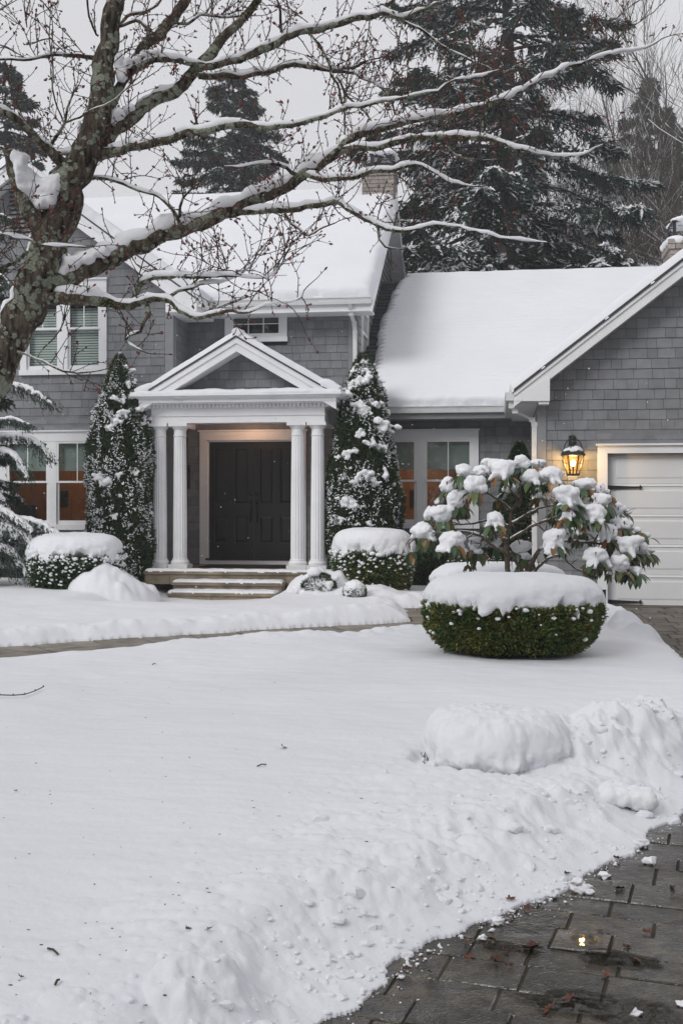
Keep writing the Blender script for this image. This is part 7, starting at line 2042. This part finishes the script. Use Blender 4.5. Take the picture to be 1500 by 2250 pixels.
# debris on the lawn snow
for (x_, y_, s_, lab) in ((622, 1645, 1.0, 'curled dark red leaf alone in the middle of the snowy lawn'), (412, 2045, .35, 'tiny brown bud scale on the snow beside the rough heap'), (460, 2046, .45, 'small brown leaf scrap right at the rough heap\'s top'), (45, 2152, .5, 'brown leaf scrap low at the left edge of the lawn'), (35, 1741, .4, 'dark speck of leaf on the left part of the lawn'), (320, 2216, .3, 'small red bud lying near the bottom edge of the snow'), (672, 1941, .25, 'tiny dark fleck on the lawn above the churned snow')):
    q = on_snow(x_, y_); o = link('leaf_scrap', LM[3]); o.location = q+np.array((0, 0, .008)); o.scale = (s_*.9,)*3; o.rotation_euler = (.5, .2, rng.uniform(0, 6)); tag(o, lab, 'leaf')
for (x0_, y0_, x1_, y1_, lab) in ((106, 2088, 128, 2101, 'short dark twig lying on the snow near the lower left corner'), (122, 2168, 131, 2157, 'stubby forked twig on the snow below the short dark twig'), (565, 1686, 585, 1682, 'fine broken twig on the snow under the lone red leaf'), (335, 1462, 342, 1459, 'hair thin twig on the far part of the lawn')):
    a, c = on_snow(x0_, y0_), on_snow(x1_, y1_)
    o = MB().tube([a+(0, 0, .006), (a+c)/2+(0, 0, .012), c+(0, 0, .006)], [.004, .0035, .003], 5).build('small_twig', TWIG); tag(o, lab, 'twig')
# bud scales and bark crumbs fallen from the tree
b = MB(); R = np.random.default_rng(31); V, F = ICO[1]
LG = np.array([gnd(R.uniform(-20, 900)*(1 if k % 3 else .6), R.uniform(1470, 2230), .15) for k in range(120)]); LZ = snow_h(LG[:, 0], LG[:, 1])
for (x_, y_), z_ in zip(LG, LZ):
    r = R.uniform(.0015, .004)
    b.add(V*np.array((r*R.uniform(.7, 2.5), r, r*.5))+np.array((x_, y_, z_+.001)), F)
tag(b.build('bark_litter', TWIG), kind='stuff')
# crumbs and clods that rolled onto the pavers
def clod(loc, r, m=SNOW2, sub=3, seed=0):
    V, F = ICO[sub]; V = chunk(V, np.random.default_rng(seed), 5); f = 1+.5*fbm(V[:, 0]*1.6+seed, V[:, 1]*1.6, V[:, 2]*1.6, 4)[:, None]
    return V*f*np.array((r*1.15, r, r*.72))+np.array((loc[0], loc[1], loc[2]+r*.4)), F
for (x_, y_, r, lab) in ((1411, 1856, .030, 'round snowball resting on the snow edge by the right border'), (1428, 1893, .028, 'flat white snow chunk lying alone on the wet pavers at the right'), (1394, 2229, .020, 'small snow lump on the wet pavers at the bottom right'), (1272, 1958, .036, 'tall stacked snow clod at the edge of the pavers'), (1288, 1952, .022, 'snow clod just right of the tall stacked clod'),
                     (1330, 1925, .025, 'snow lump near the right end of the bank\'s foot'), (1212, 1968, .022, 'egg shaped snow lump midway along the bank\'s foot'), (1090, 2026, .022, 'smooth snow lump left of the lamp\'s glint'), (1058, 2060, .016, 'small white lump on the paver below the smooth lump'), (1496, 2206, .014, 'snow crumb at the right edge by the puddle')):
    X, Y = gnd(x_, y_+4, .0); hh = max(0, float(snow_h(np.array([X]), np.array([Y]))[0]))
    b = MB(); b.add(*clod((X, Y, hh), r, seed=x_))
    if r > .03:
        b.add(*clod((X-.01, Y+.01, hh+.035), r*.7, seed=x_+3)); b.add(*clod((X+.04, Y-.01, hh), r*.6, seed=x_+5))
    tag(b.build('snow_clod', SNOW2, smooth=True), lab, 'snow clod', 'clods of snow by the driveway')
b = MB(); R = np.random.default_rng(12); n = 0
dv = np.array(DRIVE)
CR = []
while n < 480:
    k = R.integers(1, 8); t = R.random(); p_ = dv[k]*(1-t)+dv[k+1]*t; nn = dv[k+1]-dv[k]; nn = np.array((nn[1], -nn[0]))/np.linalg.norm(nn)
    o = R.exponential(.035)*(1 if R.random() < .75 else -2.5); CR.append(p_+nn*o); n += 1
CR = np.array(CR); CZ = snow_h(CR[:, 0], CR[:, 1])
for q, hh in zip(CR, CZ):
    r = R.uniform(.0012, .004) if R.random() < .88 else R.uniform(.004, .010)
    V, F = ICO[1]; V = V*(1+R.normal(size=(len(V), 1))*.32)
    b.add(V*np.array((r*1.2, r, r*.8))+np.array((q[0], q[1], max(hh, 0)+r*.4)), F)
tag(b.build('snow_crumbs', SNOW2, smooth=True), kind='stuff')
# half buried clods of the thrown-up snow
b = MB(); R = np.random.default_rng(21); cand = []
for k in range(2400):
    y_ = R.uniform(2.3, 8.2); wid_ = 0.45+0.28*np.clip(y_-3.2, 0, 3); ex_ = np.interp(y_, [q[1] for q in DRIVE], [q[0] for q in DRIVE])
    x_ = ex_-abs(R.normal())*wid_*.55-.01; cand.append((x_, y_))
cand = np.array(cand); hz = snow_h(cand[:, 0], cand[:, 1]); cl_ = fbm(cand[:, 0]*3, cand[:, 1]*3, 5, 2)
for (x_, y_), z_, c_ in zip(cand, hz, cl_):
    if z_ < .01 or R.random() > .40+c_*.9: continue
    r = min(.034, .0025+R.exponential(.0042)*(1+max(0, c_)*1.5))
    V, F = ICO[2 if r > .007 else 1]; V = chunk(V, R, 8 if r > .007 else 3)
    b.add(V*np.array((r*R.uniform(1.0, 1.8), r*R.uniform(1.0, 1.5), r*.95))+np.array((x_, y_, z_+r*R.uniform(-.5, .15))), F)
tag(b.build('bank_clods', SNOW, smooth=False), kind='stuff')
# block of packed snow on the bank
q = on_snow(1378, 1770)
blob = blob_snow('snow_block', [(q[0]+dx_, q[1]+dy_, q[2]+.045+dx_*-.12, .055, .055, .05) for dx_ in (-.09, -.03, .03, .09) for dy_ in (-.05, .0, .05)], .012, None, amp=.25)
tag(blob, 'squared block of packed snow on the bank near the right edge', 'snow block')
# falling flakes
b = MB(); R = np.random.default_rng(3)
OV = np.array([(1, 0, 0), (-1, 0, 0), (0, 1, 0), (0, -1, 0), (0, 0, 1), (0, 0, -1)], float); OF = [(0, 2, 4), (2, 1, 4), (1, 3, 4), (3, 0, 4), (2, 0, 5), (1, 2, 5), (3, 1, 5), (0, 3, 5)]
for k in range(520):
    zc = R.uniform(5, 18.5); p_ = atz(R.uniform(-100, 1600), R.uniform(-50, 1400), zc)
    if p_[2] < .3: continue
    b.add(OV*R.uniform(.0022, .0052)+p_, OF)
tag(b.build('falling_snow', SNOW2), kind='stuff')
print('TRIS', sum(len(o.data.polygons) for o in bpy.data.objects if o.type == 'MESH'))
bpy.data.scenes.remove(SCR)
